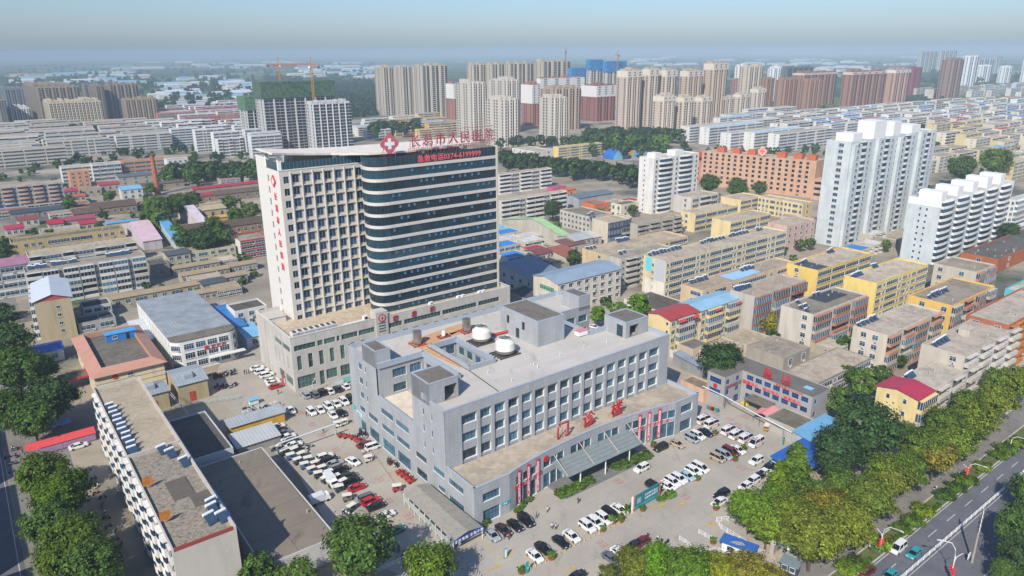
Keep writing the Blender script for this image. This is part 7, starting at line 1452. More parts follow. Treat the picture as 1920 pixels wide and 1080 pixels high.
# ---------------------------------------------------------------- the town beyond: towers, rows, works, woods
def far_tower(label, A, top, B, C, wall, n=4, fl=None, up=None, net=None, frame=False, cap=True, band=None, name='apartment_tower', dark='#2c343b', L=None, D=None):
 """A: picture position of the foot of the near corner; top: picture row of its head"""
 p = G(*A); H = height_of(A, (A[0], top)); L = L or reach(p, YAW, B); D = D or reach(p, YAW+pi/2, C); fl = fl or max(6, round(H/3.1)); fh = H/fl
 t = thing(name, label, 'tower', p, YAW); wm = wall_mat(wall, .88); b = MB(); b.box(0, 0, 0, L, D, H, 0, 'b'); part('wall', b, [wm], t)
 g = MB(); pr = MB(); bw = L/n; dp = MB()
 for k in range(n):
  x0 = k*bw
  pr.box(x0, -1.1, 0, x0+bw*(.13 if frame else .22), 0, H+(1.5 if k % 2 else 0), 0, 'kb')
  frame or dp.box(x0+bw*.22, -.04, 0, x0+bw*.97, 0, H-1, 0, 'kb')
  if not frame: pr.box(x0+bw*.58, -.7, 0, x0+bw*.68, 0, H, 0, 'kb')
  for q in range(fl):
   z = q*fh
   if frame: g.box(x0+bw*.14, -.08, z+.35, x0+bw*.56, 0, z+fh-.35, 0, 'kb'); g.box(x0+bw*.6, -.08, z+.35, x0+bw*.98, 0, z+fh-.35, 0, 'kb'); pr.box(x0+bw*.1, -.6, z-.15, x0+bw, 0, z+.2, 0, 'kb')
   else:
    g.box(x0+bw*.25, -.08, z+fh*.3, x0+bw*.55, 0, z+fh*.95, 0, 'kb'); g.box(x0+bw*.71, -.08, z+fh*.35, x0+bw*.92, 0, z+fh*.9, 0, 'kb')
    if q % 1 == 0: pr.box(x0+bw*.23, -.9, z+.05, x0+bw*.57, 0, z+fh*.3, 0, 'kb')
 m_ = max(1, int(D/4.6))
 for k in range(m_):
  y = D*(k+.5)/m_
  for q in range(fl): (k % 3 != 1 or m_ < 3) and g.box(-.06, y-1.25, q*fh+fh*.3, 0, y+1.25, q*fh+fh*.9, 0, 'rb')
 part('recess', dp, [wall_mat('#%02x%02x%02x' % tuple(int(int(wall[i:i+2], 16)*k_) for i, k_ in ((1, .56), (3, .6), (5, .65))), .85)], t)  # flat panels between piers: recess shade put in as a darker wall colour
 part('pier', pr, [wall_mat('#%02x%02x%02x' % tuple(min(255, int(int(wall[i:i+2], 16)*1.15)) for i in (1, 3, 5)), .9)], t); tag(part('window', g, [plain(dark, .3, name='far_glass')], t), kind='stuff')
 if up:      # the head of the tower in another colour
  b = MB(); b.box(-.15, -1.2, H*(1-up[1]), L+.15, D+.1, H+.6, 0, 'tb'); u = MB()
  for k in range(n):
   x0 = k*bw
   for q in range(int(fl*(1-up[1]))+1, fl): u.box(x0+bw*.3, -1.28, q*fh+.8, x0+bw*.6, -1.2, q*fh+2.3, 0, 'kb')
  part('upper_wall', b, [wall_mat(up[0], .9)], t); tag(part('upper_window', u, [plain(dark, .3, name='far_glass')], t), kind='stuff')
 if net: b = MB(); b.box(-1, -1.6, H*(1-net[1]), L+1, D+1, H+2, 0, 'b'); part('safety_net', b, [plain(net[0], .9, var=.55, scale=.3)], t)
 if cap:
  b = MB()
  for k in range(n):
   x0 = k*bw; b.box(x0+bw*.1, D*.2, H, x0+bw*.55, D*.8, H+rng.uniform(2.2, 5), 0, 'b'); b.box(x0+bw*.6, D*.1, H, x0+bw*.95, D*.5, H+rng.uniform(1, 2.5), 0, 'b')
  part('roof_block', b, [wm], t)
 if band: b = MB(); b.box(-.1, -1.2, H*band[1], L+.1, D+.1, H*band[1]+1.2, 0, 'tb'); part('string_course', b, [wall_mat(band[0])], t)
 return t
CR, BG2, TN, BK, OR_ = '#b5ab98', '#a99a86', '#a8937c', '#6f6860', '#94705a'
for a, kw in (
 (('grey beige slab tower, left one of the three joined behind the hospital sign', (722, 217), 127, 742, 707, '#a8a092'), dict(n=2)), (('grey beige slab tower, middle one of the three joined behind the hospital sign', (757, 219), 126, 779, 741, '#a8a092'), dict(n=2)), (('grey beige slab tower, right and widest one of the three joined behind the hospital sign', (792, 222), 124, 842, 777, '#a8a092'), dict(n=3)),
 (('grey slab tower at the left end of the second row', (887, 200), 122, 912, 877, '#aaa08c'), dict(n=2)), (('grey slab tower second in the second row', (921, 200), 121, 946, 911, '#aaa08c'), dict(n=2)), (('grey slab tower third in the second row', (954, 200), 120, 1000, 946, '#aaa08c'), dict(n=3)), (('grey slab tower at the right end of the second row', (1015, 200), 116, 1068, 1001, '#aaa08c'), dict(n=3)),
 (('tall cream tower in front of the second row, left one', (888, 262), 157, 914, 857, '#b6afa3'), dict(n=3)), (('cream tower with a hipped head behind the twin cream ones', (950, 250), 152, 976, 918, '#b6afa3'), dict(n=3)), (('shorter cream tower right below the hipped headed cream one', (945, 276), 188, 974, 911, '#bab3a8'), dict(n=3)), (('cream tower standing alone above the yellow sided block', (1038, 276), 184, 1064, 1011, '#b6aea2'), dict(n=3)), (('brownish slab tower right behind the lone cream one', (1040, 246), 168, 1088, 1013, '#a08d7c'), dict(n=4)),
 (('red tower with a white head at the left of the cream towers', (851, 225), 158, 872, 838, '#98695c'), dict(n=2, up=('#cfccc6', .4))), (('red and white tower between the cream towers', (997, 236), 160, 1014, 977, '#986a5c'), dict(n=2, up=('#d2cfca', .45))), (('white headed red slab behind the lone cream tower', (1012, 205), 148, 1094, 1006, '#a37260'), dict(n=4, up=('#d0cdc8', .45))), (('red and white tower left of the beige cluster', (1116, 228), 162, 1152, 1089, '#8c5a50'), dict(n=3, up=('#d0cdc8', .3))),
 (('unfinished tower wrapped in a low blue net', (1070, 200), 130, 1098, 1064, '#a7a39c'), dict(n=3, net=('#2c7fb8', .22), cap=False)), (('unfinished tower with the tallest blue net', (1104, 200), 114, 1127, 1098, '#a9a59c'), dict(n=2, net=('#2c7fb8', .2), cap=False)), (('unfinished tower with a blue net next to the beige cluster', (1134, 200), 117, 1170, 1129, '#a9a59c'), dict(n=3, net=('#2c7fb8', .22), cap=False)),
 (('tall beige tower at the left corner of the beige cluster', (1171, 246), 134, 1199, 1153, '#b3a394'), dict(n=3, up=('#cfc4b0', .1))), (('tall beige tower second in the beige cluster', (1212, 242), 131, 1231, 1198, '#b3a394'), dict(n=2, up=('#cfc4b0', .1))), (('tall beige tower third in the beige cluster', (1243, 240), 133, 1263, 1231, '#b3a394'), dict(n=2, up=('#cfc4b0', .1))), (('tall beige tower behind the short beige ones, left', (1284, 232), 134, 1312, 1269, '#b09b86'), dict(n=3, up=('#c9bfae', .1))), (('tallest beige tower behind the short beige ones, right', (1330, 228), 120, 1357, 1312, '#b09b86'), dict(n=3, up=('#c9bfae', .1))),
 (('short beige tower at the near left of the beige cluster', (1240, 250), 182, 1263, 1221, '#b8aa9a'), dict(n=3, up=('#cfc6b2', .12))), (('short beige tower in the middle of the near row', (1277, 246), 184, 1297, 1263, '#b8aa9a'), dict(n=2, up=('#cfc6b2', .12))), (('short beige tower right of the near row', (1312, 240), 184, 1331, 1297, '#b8aa9a'), dict(n=2, up=('#cfc6b2', .12))), (('short beige stepped tower, left of the right hand trio', (1349, 226), 182, 1371, 1331, '#b8aa9a'), dict(n=3, up=('#cfc6b2', .12))), (('short beige stepped tower, middle of the right hand trio', (1385, 220), 178, 1402, 1371, '#b8aa9a'), dict(n=2, up=('#cfc6b2', .12))), (('short beige stepped tower, right of the right hand trio', (1416, 216), 168, 1432, 1402, '#b8aa9a'), dict(n=2, up=('#cfc6b2', .12))),
 (('cream tower behind the right hand beige trio', (1398, 200), 126, 1425, 1380, '#b7aa96'), dict(n=3)), (('white tower left of the cream one behind the beige trio', (1380, 190), 124, 1396, 1373, '#cfd0cc'), dict(n=2)), (('orange brown tower low beside the cream one', (1376, 195), 150, 1392, 1367, '#97705e'), dict(n=1)), (('orange brown tower right behind the beige trio', (1432, 205), 148, 1447, 1421, OR_), dict(n=2)), (('white tower above the orange brown ones', (1444, 190), 128, 1460, 1434, '#cfd2d0'), dict(n=2)),
 (('orange brick tower, left of the orange pair', (1466, 208), 150, 1490, 1450, OR_), dict(n=3)), (('orange brick tower, right of the orange pair', (1512, 210), 152, 1537, 1493, OR_), dict(n=3)), (('brown brick slab with a white roof line behind the orange pair', (1500, 200), 138, 1563, 1480, '#8f6c5a'), dict(n=5, up=('#cbb9ac', .05))), (('brown brick slab with a white head right of the orange pair', (1588, 208), 136, 1652, 1572, '#906c5a'), dict(n=5, up=('#c9b6aa', .06))), (('salmon brick tower with a white head', (1668, 202), 132, 1697, 1650, '#ab8a78'), dict(n=3, up=('#d2cac4', .07))), (('crimson tower behind the salmon one', (1705, 178), 128, 1722, 1698, '#874048'), dict(n=2)), (('dark unfinished block behind the brown brick slabs', (1470, 180), 128, 1520, 1458, '#5c6462'), dict(n=5, frame=True)),
 (('plain brown slab tower with a dark centre line', (1775, 187), 112, 1796, 1754, '#8c7264'), dict(n=2)), (('white tower right behind the plain brown slab', (1806, 170), 106, 1825, 1795, '#cfd2d2'), dict(n=2)), (('grey twin slab tower, left one', (1722, 136), 97, 1752, 1716, '#a7aaa8'), dict(n=4)), (('grey twin slab tower, right one', (1758, 136), 95, 1788, 1752, '#a7aaa8'), dict(n=4)), (('white round cornered tower at the right', (1838, 154), 124, 1856, 1826, '#d3d6d6'), dict(n=2)), (('grey slab behind the white round cornered tower', (1830, 140), 112, 1860, 1825, '#a5a9a9'), dict(n=3)), (('tall grey tower beside the grey slab at the right', (1863, 138), 105, 1874, 1856, '#9fa4a4'), dict(n=2)), (('white tower second from the right edge', (1880, 156), 126, 1894, 1867, '#d3d6d6'), dict(n=2)), (('white tower at the right edge', (1916, 158), 112, 1935, 1910, '#d0d3d3'), dict(n=2)),
 (('bare concrete framed tower with green netting on its head', (502, 285), 158, 634, 485, '#aaa9a5'), dict(n=7, frame=True, net=('#48654f', .21), cap=False, D=22)), (('bare concrete framed tower half hidden at the left of the netted one', (470, 280), 185, 494, 457, '#aaa9a5'), dict(n=2, frame=True, net=('#557a5c', .22), cap=False)), (('bare concrete framed slab with a white end in front of the netted tower', (594, 292), 196, 664, 580, '#b4b4b1'), dict(n=6, frame=True)),
 (('pale grid fronted block before the brown towers', (100, 243), 194, 199, 88, '#b3a88f'), dict(n=15, fl=10)), (('brown tower left behind the pale grid front', (82, 235), 165, 160, 53, '#84796a'), dict(n=6)), (('brown tower between the pale grid front and the right brown pair', (190, 228), 162, 206, 175, '#7f7567'), dict(n=2)), (('brown tower at the right of the pale grid front', (214, 225), 160, 268, 205, '#857a6b'), dict(n=4)), (('lower pinkish brown slab before the right brown tower', (240, 230), 188, 300, 232, '#94836f'), dict(n=6)), (('grey brown tower at the far left edge', (8, 245), 188, 22, -20, '#837f76'), dict(n=3)), (('dark blue grey tower behind the left brown one', (15, 205), 168, 55, 5, '#6d7276'), dict(n=4)), (('white block tucked left of the pale grid front', (25, 232), 205, 62, 18, '#c3c3be'), dict(n=4)),
 (('brown grey tower far behind the left brown ones', (165, 205), 160, 178, 160, '#78736c'), dict(n=2))):
 far_tower(*a, **kw)
FWC = ('#c6c3ba', '#bdb8ac', '#cbc8c0', '#b8af9f', '#c2baa9');
def far_block(label, A, h, L, D, wall, roof, group, fl=5, pat='RRRR', l='.ss.'):
 return building('apartment_block', label, PX((*G(*A)[:2], h)), h, L=L, D=D, floors=fl, wall=wall, roof=roof, f=pat, l=l, far=True, group=group, par=.5)
for k, (x, y, L, rc) in enumerate(((1291, 270, 110, '#a99f90'), (1328, 272, 100, '#9fb4c4'), (1368, 285, 95, '#a99f90'), (1412, 284, 90, '#9fb4c4'), (1458, 287, 100, '#9c9184'))):
 far_block(['first from the left of the white end walls behind the orange block', 'second white end wall from the left behind the orange block, blue roof end', 'middle one of the white end walls behind the orange block', 'fourth white end wall from the left behind the orange block, blue roof end', 'nearest of the white end walls behind the orange block'][k], (x, y), 19, L, 13, '#d3d1cb', rc, 'white end walls behind the orange block', 6, 'RRsRRsRR', '..s.')
def inside(p, poly):
 r = False; j = len(poly)-1
 for i in range(len(poly)):
  (xi, yi), (xj, yj) = poly[i], poly[j]
  if (yi > p[1]) != (yj > p[1]) and p[0] < (xj-xi)*(p[1]-yi)/(yj-yi)+xi: r = not r
  j = i
 return r
TAKEN = [(t.location[0], t.location[1], t['_dim'][0] if '_dim' in t else 30) for t, *_ in BUILT]
def free(x, y, r): return all(hypot(x-a, y-b) > r for a, b, _ in TAKEN)
def fill_rows(poly, dv, du, hs, roofs, where, group, limit, walls=FWC, gap=6, minr=26):
 us = [G(*p) for p in poly]; u0, u1 = min(p.dot(U) for p in us), max(p.dot(U) for p in us); v0, v1 = min(p.dot(V) for p in us), max(p.dot(V) for p in us)
 n = 0; v = v0
 while v < v1:
  u = u0+rng.uniform(0, 20)
  while u < u1:
   L = rng.uniform(*du); p = U*u+V*v; q = PX(p+U*L*.5); u += L+gap
   if inside(q, poly) and free(p.x, p.y, minr) and free((p+U*L).x, (p+U*L).y, minr*.5) and n < limit and rng.random() < .93:
    rc, rn = rng.choice(roofs); h = rng.uniform(*hs); wc = rng.choice(walls)
    far_block(f'pale walk-up with a {rn} roof in the {where}', PX(p), h, L, 10.5, wc, rc, group+', '+rn+' roofs', max(2, round(h/3.1)), rng.choice(('RRRR', 'RsRRsR', 'oRoRo', 'RWRWR')), rng.choice(('', '..s.'))); n += 1
  v += dv*rng.uniform(.85, 1.15)
 return n
RF = [('#a59a89', 'concrete'), ('#978d7e', 'concrete'), ('#b0a696', 'concrete'), ('#8d8479', 'concrete')]
RFC = RF+[('#3f7fbb', 'blue'), ('#6fb0d0', 'sky blue'), ('#a83a48', 'crimson'), ('#8a5748', 'rust'), ('#b9b9b6', 'pale metal')]
fill_rows([(-40, 262), (40, 250), (300, 246), (440, 256), (430, 262), (300, 285), (110, 300), (-40, 340)], 25, (42, 70), (15, 18), RF*3+[('#a85a48', 'rust')], 'dense rows at the far left', 'dense rows at the far left', 110)
fill_rows([(300, 252), (500, 252), (505, 305), (430, 300), (360, 290), (350, 275), (300, 262)], 30, (24, 34), (18, 24), [('#b5b3ae', 'pale metal')], 'stepped cluster left of the tower', 'stepped cluster left of the tower', 22, ('#c6c8c8', '#cfd0ce'), 8)
fill_rows([(1480, 220), (1560, 207), (1720, 192), (1800, 190), (1960, 205), (1960, 245), (1760, 240), (1560, 262), (1490, 262)], 27, (30, 60), (12, 17), RFC, 'mixed rows at the far right', 'mixed rows at the far right', 95, ('#d3d1cb', '#cbc9c2', '#d8d7d2', '#c8c2b4'), minr=22)
fill_rows([(1760, 240), (1960, 240), (1960, 296), (1800, 290), (1770, 262)], 26, (28, 45), (11, 15), RF*2+[('#6fb0d0', 'sky blue'), ('#a83a48', 'crimson')], 'cream rows beyond the curved tower', 'cream rows beyond the curved tower', 40, ('#c9b88a', '#c4bba6', '#cfc6b0'), minr=22)
fill_rows([(1330, 238), (1480, 215), (1490, 255), (1480, 262)], 27, (40, 70), (14, 18), RFC, 'rows behind the white end walls', 'rows behind the white end walls', 25, ('#d3d1cb', '#cbc9c2'), minr=24)
fill_rows([(1720, 150), (1960, 148), (1960, 186), (1800, 182), (1730, 185)], 40, (40, 80), (12, 20), RFC, 'low blocks under the white towers', 'low blocks under the white towers', 30, minr=40)
fill_rows([(300, 212), (455, 195), (470, 235), (320, 238)], 32, (50, 90), (9, 15), RFC, 'works quarter behind the far rows', 'works quarter', 22, ('#cfc6bc', '#b9645a', '#d3d1cc'), minr=30)
fill_rows([(670, 232), (700, 225), (850, 225), (850, 262), (690, 262)], 34, (30, 45), (10, 15), RF+[('#3f7fbb', 'blue'), ('#6fb0d0', 'sky blue')], 'yellow quarter behind the tower roof', 'yellow quarter', 16, ('#cfa850', '#c9b27a', '#cfcdc7'), minr=24)
fill_rows([(0, 395), (180, 385), (200, 430), (180, 445), (0, 450)], 13, (12, 22), (3.2, 5), RFC, 'huddle of small roofs left', 'small roofs left', 20, ('#b5ac9c', '#a89c8c'), 2, 10)
fill_rows([(1310, 640), (1420, 632), (1460, 660), (1400, 680), (1330, 668)], 11, (8, 14), (3, 4), RFC, 'yard huts by the round pine', 'yard huts', 8, ('#b5ac9c',), 2, 8)
fill_rows([(940, 440), (1060, 455), (1085, 500), (1020, 520), (960, 520)], 13, (10, 18), (4, 6), RFC, 'clutter below the green roof', 'roofs below the green roof', 14, ('#b5ac9c', '#c0b8a6'), 3, 13)
fill_rows([(1080, 385), (1200, 385), (1200, 430), (1090, 420)], 14, (12, 22), (4, 7), RFC, 'clutter left of the curved tower', 'roofs left of the curved tower', 12, ('#b5ac9c', '#c0b8a6'), 3, 14)
fill_rows([(270, 490), (480, 470), (490, 560), (330, 560), (280, 540)], 12, (8, 14), (3, 4), RF, 'yard clutter between the dun rows', 'yard clutter', 12, ('#a39a86',), 3, 9)
fill_rows([(1540, 640), (1600, 640), (1610, 700), (1550, 700)], 10, (7, 12), (2.8, 3.6), RF, 'yard huts beside the tan roofed row', 'huts beside the tan row', 6, ('#a39a86',), 2, 8)
fill_rows([(1500, 400), (1530, 400), (1560, 470), (1640, 440), (1690, 470), (1640, 500), (1560, 480), (1490, 470)], 12, (8, 14), (3, 5), RFC, 'huts below the pale blue towers', 'huts at the blue towers', 8, ('#b5ac9c',), 3, 12)
fill_rows([(1640, 296), (1800, 292), (1960, 290), (1960, 345), (1910, 335), (1760, 325), (1690, 345)], 24, (26, 44), (11, 15), RF*2+[('#6fb0d0', 'sky blue')], 'cream rows right behind the curved tower', 'cream rows behind the curved tower', 22, ('#c9b88a', '#c4bba6', '#cfc6b0'), minr=20)
fill_rows([(500, 300), (300, 330), (300, 345), (480, 345), (500, 330)], 14, (12, 24), (4, 5), RFC, 'sheds behind the crimson roofs', 'sheds behind the crimson roofs', 8, ('#a39a86',), 3, 14)
def sheds(poly, n, cols, where, sz=(40, 110)):
 x0, x1 = min(p[0] for p in poly), max(p[0] for p in poly); y0, y1 = min(p[1] for p in poly), max(p[1] for p in poly); k = 0
 while k < n:
  q = (rng.uniform(x0, x1), rng.uniform(y0, y1))
  if not inside(q, poly): continue
  c, nm = rng.choice(cols); k += 1; d = G(*q).length/3000
  building('factory_shed', f'{nm} long works shed on the {where}', PX((*G(*q)[:2], 8)), 8, L=rng.uniform(*sz)*max(.7, d), D=rng.uniform(18, 45)*max(.7, d), floors=1, wall='#c9cac7', roof=c, style='low', f='', far=True, group=f'{nm} sheds on the {where}')
WB = [('#d2d3d1', 'white'), ('#d2d3d1', 'white'), ('#c0c6c8', 'silver'), ('#7fb0cc', 'pale blue')]
sheds([(270, 158), (330, 148), (480, 142), (480, 190), (420, 205), (330, 205), (280, 190)], 46, WB, 'plain at the far left'); sheds([(0, 140), (250, 135), (250, 160), (0, 165)], 26, WB+[('#b06a60', 'red')], 'plain beyond the brown towers'); sheds([(540, 125), (705, 122), (705, 152), (540, 150)], 24, WB, 'plain behind the cranes'); sheds([(200, 118), (700, 115), (700, 128), (200, 132)], 16, WB, 'misty plain')
sheds([(1180, 108), (1900, 104), (1900, 118), (1180, 125)], 30, WB, 'misty plain at the right'); sheds([(1450, 118), (1700, 116), (1700, 134), (1460, 136)], 26, [('#bfa79a', 'pink'), ('#c9c4bb', 'pale'), ('#c9c4bb', 'pale')], 'quarter before the misty plain', (30, 60))
tiny = crown_mesh(99, 4.5, 4.2, 4.5, 10, 9, 2.6)
def woodland(name, label, poly, n, col, sc=(.8, 1.6)):
 x0, x1 = min(p[0] for p in poly), max(p[0] for p in poly); y0, y1 = min(p[1] for p in poly), max(p[1] for p in poly); b = MB(); k = 0
 sv = [tuple(v.co) for v in tiny.vertices]; sf = [tuple(p.vertices) for p in tiny.polygons]
 while k < n:
  q = (rng.uniform(x0, x1), rng.uniform(y0, y1))
  if not inside(q, poly): continue
  p = G(*q); k += 1
  if any(a-3 < (p.x-t.location[0])*cos(YAW)+(p.y-t.location[1])*sin(YAW) < Lx+3 and -3 < -(p.x-t.location[0])*sin(YAW)+(p.y-t.location[1])*cos(YAW) < Dx+3 for t, Lx, Dx, Hx in BUILT for a in (0,)): continue
  s = rng.uniform(*sc); o = MB(); o.v = [(x*s, y*s, z*s) for x, y, z in sv]; o.f = sf; o.m = [0]*len(sf); b.merge(o, p.x, p.y, 0, rng.uniform(0, 6))
 o = part(name, b, [LEAF], None, color=col); tag(o, label, 'woods', None, 'stuff')
woodland('woodland', 'dense far wood behind the unfinished towers', [(590, 152), (708, 150), (708, 215), (665, 225), (600, 200)], 420, '#2f4a30', (1, 2))
woodland('distant_tree_belts', 'scattered far tree belts on the plain at the left', [(0, 125), (700, 116), (708, 160), (480, 190), (470, 215), (300, 212), (250, 170), (0, 185)], 520, '#33502f', (1.2, 2.6))
woodland('distant_tree_belts', 'scattered far tree belts on the plain at the right', [(1060, 112), (1900, 104), (1920, 150), (1720, 170), (1450, 150), (1180, 150)], 380, '#33502f', (1.2, 2.6))
woodland('town_greenery', 'small trees scattered between the walk-ups on the right', [(1100, 400), (1500, 350), (1900, 300), (1900, 560), (1500, 690), (1260, 640), (1000, 540)], 150, '#3f5c2c', (.35, .7))
woodland('town_greenery', 'small trees scattered between the roofs on the left', [(0, 330), (480, 300), (480, 560), (330, 560), (0, 480)], 170, '#3f5c2c', (.35, .75))
woodland('town_greenery', 'small trees scattered through the far rows', [(0, 240), (480, 240), (480, 300), (0, 330)], 170, '#38522c', (.5, 1)); woodland('town_greenery', 'small trees scattered through the mixed rows at the right', [(1270, 225), (1900, 175), (1920, 300), (1280, 290)], 300, '#38522c', (.5, 1))
def crane(label, A, top, jib, back, ang, col='#b8862c', wd=1.8):
 p = G(*A); H = height_of(A, (A[0], top)); t = thing('tower_crane', label, 'crane', p, ang); b = MB(); h = wd/2
 for x, y in ((-h, -h), (h, -h), (h, h), (-h, h)): b.bar((x, y, 0), (x, y, H), .3)
 z = 0
 while z < H-3:
  for (a, c) in (((-h, -h), (h, -h)), ((h, -h), (h, h)), ((h, h), (-h, h)), ((-h, h), (-h, -h))): b.bar((*a, z), (*c, z+3), .16)
  z += 3
 part('mast', b, [plain(col, .6)], t); b = MB()
 for y, zz in ((-.6, 0), (.6, 0), (0, 1.3)): b.bar((-back, y, H+zz), (jib, y, H+zz), .28)
 for k in range(int((jib+back)/3)): x = -back+k*3; b.bar((x, -.6, H), (x+1.5, 0, H+1.3), .14); b.bar((x+1.5, 0, H+1.3), (x+3, .6, H), .14)
 part('jib', b, [plain('#a8502c', .6)], t); b = MB(); b.bar((-.5, 0, H), (0, 0, H+9), .4); b.bar((.5, 0, H), (0, 0, H+9), .4); b.bar((0, 0, H+9), (jib*.7, 0, H+1.3), .14); b.bar((0, 0, H+9), (-back*.9, 0, H+1.3), .14); part('cat_head', b, [plain(col, .6)], t)
 b = MB(); b.box(-back, -1, H-2.2, -back+2.6, 1, H+.2); part('counterweight', b, [plain('#6b4a44', .7)], t); b = MB(); b.box(.9, -1, H-2, 2.6, 1, H); part('cabin', b, [WHITE], t)
crane('yellow tower crane standing on the left of the netted tower', (536, 264), 122, 40, 13, radians(5)); crane('yellow tower crane in front of the netted tower, jib towards the left', (597, 285), 124, 40, 9, radians(178)); crane('thin orange crane behind the grey slab row', (1059, 200), 98, 20, 8, radians(80), '#a8643c'); crane('thin orange crane by the blue netted towers', (1155, 200), 104, 18, 8, radians(100), '#a8643c'); crane('small yellow crane by the stepped white cluster', (430, 262), 225, 22, 7, radians(170)); crane('faint orange crane on the plain behind the netted tower', (606, 152), 132, 30, 12, radians(80), '#a8643c', 3)
# ---------------------------------------------------------------- street furniture, walls, people
def lamp(px, top, label, ang, arms=1, lanterns=True, col='#d6d8d8', reach_=3.2):
 p = G(*px); H = height_of(px, (px[0], top)); t = thing('street_lamp', label, 'street lamp', p, ang)
 b = MB(); b.tube([(0, 0, 0), (0, 0, H*.62), (.25, 0, H*.8), (1.1, 0, H*.95), (reach_, 0, H)], [.11, .1, .09, .08, .06], 8)
 if arms > 1: b.tube([(0, 0, H*.5), (-.3, 0, H*.62), (-1.3, 0, H*.72)], [.07, .06, .05], 6)
 part('pole', b, [plain(col, .4)], t); b = MB(); b.box(reach_-.1, -.14, H-.08, reach_+.7, .14, H+.06); part('lamp_head', b, [plain('#c9ccce', .4)], t)
 b = MB(); b.cyl(0, 0, 0, 1.6, .17, .17, 8); part('base_sleeve', b, [plain('#3f9fb5', .5)], t)
 if lanterns:
  b = MB(); b.cyl(0, 0, -.3, -.22, .16, .16, 10); b.cyl(0, 0, -.22, 0, .2, .33, 10); b.cyl(0, 0, 0, .2, .33, .2, 10); me = b.mesh('red_lantern', [plain('#c8281e', .6)])
  for y in (-.55, .55):
   for k in range(3): obj('red_lantern', me, t, (0, y, 2.0+.62*k))
   b = MB(); b.bar((0, 0, 3.8), (0, y, 3.8), .05); b.bar((0, y, 1.8), (0, y, 3.8), .03); part('lantern_bracket', b, [STEEL], t)
 return t
lamp((1649, 1035), 978, 'white street lamp with red lanterns beside the white van', YAW-pi/2, 2); lamp((1811, 900), 862, 'white street lamp with red lanterns beside the yellowest tree', YAW-pi/2, 2); lamp((1893, 842), 813, 'white street lamp at the right edge over the oval bushes', YAW-pi/2, 1, False); lamp((1781, 1090), 1010, 'white street lamp with red lanterns on the central fence at the bottom', YAW+pi*.75, 2)
lamp((138, 1050), 1012, 'white lamp with a curved arm over the side street trees', YAW+radians(150), 1, False); lamp((1398, 975), 930, 'short white camera pole by the lime tree', YAW, 1, False, reach_=.8); lamp((587, 738), 711, 'twin headed white lamp in front of the podium door', YAW, 1, False, reach_=.7)
def pole(px, top, label, rows, col='#9a948a'):
 p = G(*px); H = height_of(px, (px[0], top)); t = thing('power_pole', label, 'power pole', p, YAW+radians(20)); b = MB(); b.tube([(0, 0, 0), (0, 0, H)], [.24, .15], 8); part('pole', b, [plain(col, .85)], t)
 for k in range(rows):
  z = H-.5-k*1.0; b = MB(); b.box(-1.2, -.08, z, 1.2, .08, z+.14); part('crossarm', b, [plain('#c8c4ba' if k != 2 else '#c9a24a', .6)], t); b = MB()
  for x in (-1.05, -.5, .5, 1.05): b.cyl(x, 0, z+.14, z+.4, .07, .05, 6)
  part('insulator', b, [WHITE], t)
 return t
pole((1822, 1055), 948, 'tall concrete power pole with many crossarms at the right bottom', 5); pole((122, 990), 945, 'white power pole rising out of the side street trees', 2, '#c9c6be'); pole((32, 800), 752, 'thin pole in the side street tree by the left edge', 1, '#c9c6be')
b = MB(); p = G(1816, 1050); b.box(-.5, -.05, .8, .5, .05, 2.2); tag(part('warning_board', b, [WHITE], None, loc=(p.x-.5, p.y-.6, 0), rz=YAW), 'white warning board at the foot of the tall concrete power pole', 'sign')
def rail_fence(label, pts, h, mat, step=1.6, name='rail_fence', cat='fence', world=False):
 P = pts if world else [G(*q) for q in pts]; o = P[0]; t = thing(name, label, cat, o); rb = MB(); pb = MB()
 for i in range(len(P)-1):
  a, c = P[i]-o, P[i+1]-o; L = (c-a).length; d = (c-a).normalized()
  for z in (.25*h, .6*h, h): rb.bar(a+Vector((0, 0, z)), c+Vector((0, 0, z)), .07)
  for k in range(int(L/.35)+1): q = a+d*k*.35; rb.bar(q+Vector((0, 0, .25*h)), q+Vector((0, 0, h)), .03)
  for k in range(int(L/step)+1): q = a+d*min(L, k*step); pb.box(q.x-.06, q.y-.06, 0, q.x+.06, q.y+.06, h+.1)
 part('rail', rb, [mat], t); tag(part('post', pb, [mat], t), kind='stuff'); return t
WF = plain('#dcdedf', .5)
rail_fence('white railing down the middle of the main road', [U*60+V*FENCEQ, U*260+V*FENCEQ], 1.1, WF, 2.5, world=True)
rail_fence('white railing from the teal gate board to the guard lane', [(1404, 974), (1343, 978), (1352, 992), (1432, 1043)], 1.1, WF); rail_fence('white railing along the entry lane beside the guard booth', [(1310, 1000), (1335, 1014)], 1.0, WF); rail_fence('white railing in front of the entry barrier', [(1274, 1012), (1316, 1042)], 1.0, WF)
rail_fence('mesh fence panels along the shaded pavement end of the yard', [(300, 781), (350, 763), (450, 748)], 1.3, plain('#9db8b4', .6)); rail_fence('green railing panels on the grey wall by the emergency annex', [(1450, 794), (1475, 812)], 1.8, plain('#3fa07a', .6)); rail_fence('low steel railing at the left edge by the boiler workshop', [(455, 776), (520, 757)], 1.1, WF)
def wall(label, pts, h, th, mat, cat='wall', name='yard_wall'):
 P = [G(*q) for q in pts]; o = P[0]; t = thing(name, label, cat, o); b = MB(); cb = MB()
 for i in range(len(P)-1):
  a, c = P[i]-o, P[i+1]-o; d = (c-a).normalized(); n = Vector((-d.y, d.x, 0))*th/2
  b.prism([(q.x, q.y) for q in (a-n, c-n, c+n, a+n)], 0, h); n = n*1.5; cb.prism([(q.x, q.y) for q in (a-n, c-n, c+n, a+n)], h+.003, h+.12, bottom=True)
 part('wall', b, [mat], t); part('coping', cb, [plain('#c4beb2', .8)], t)
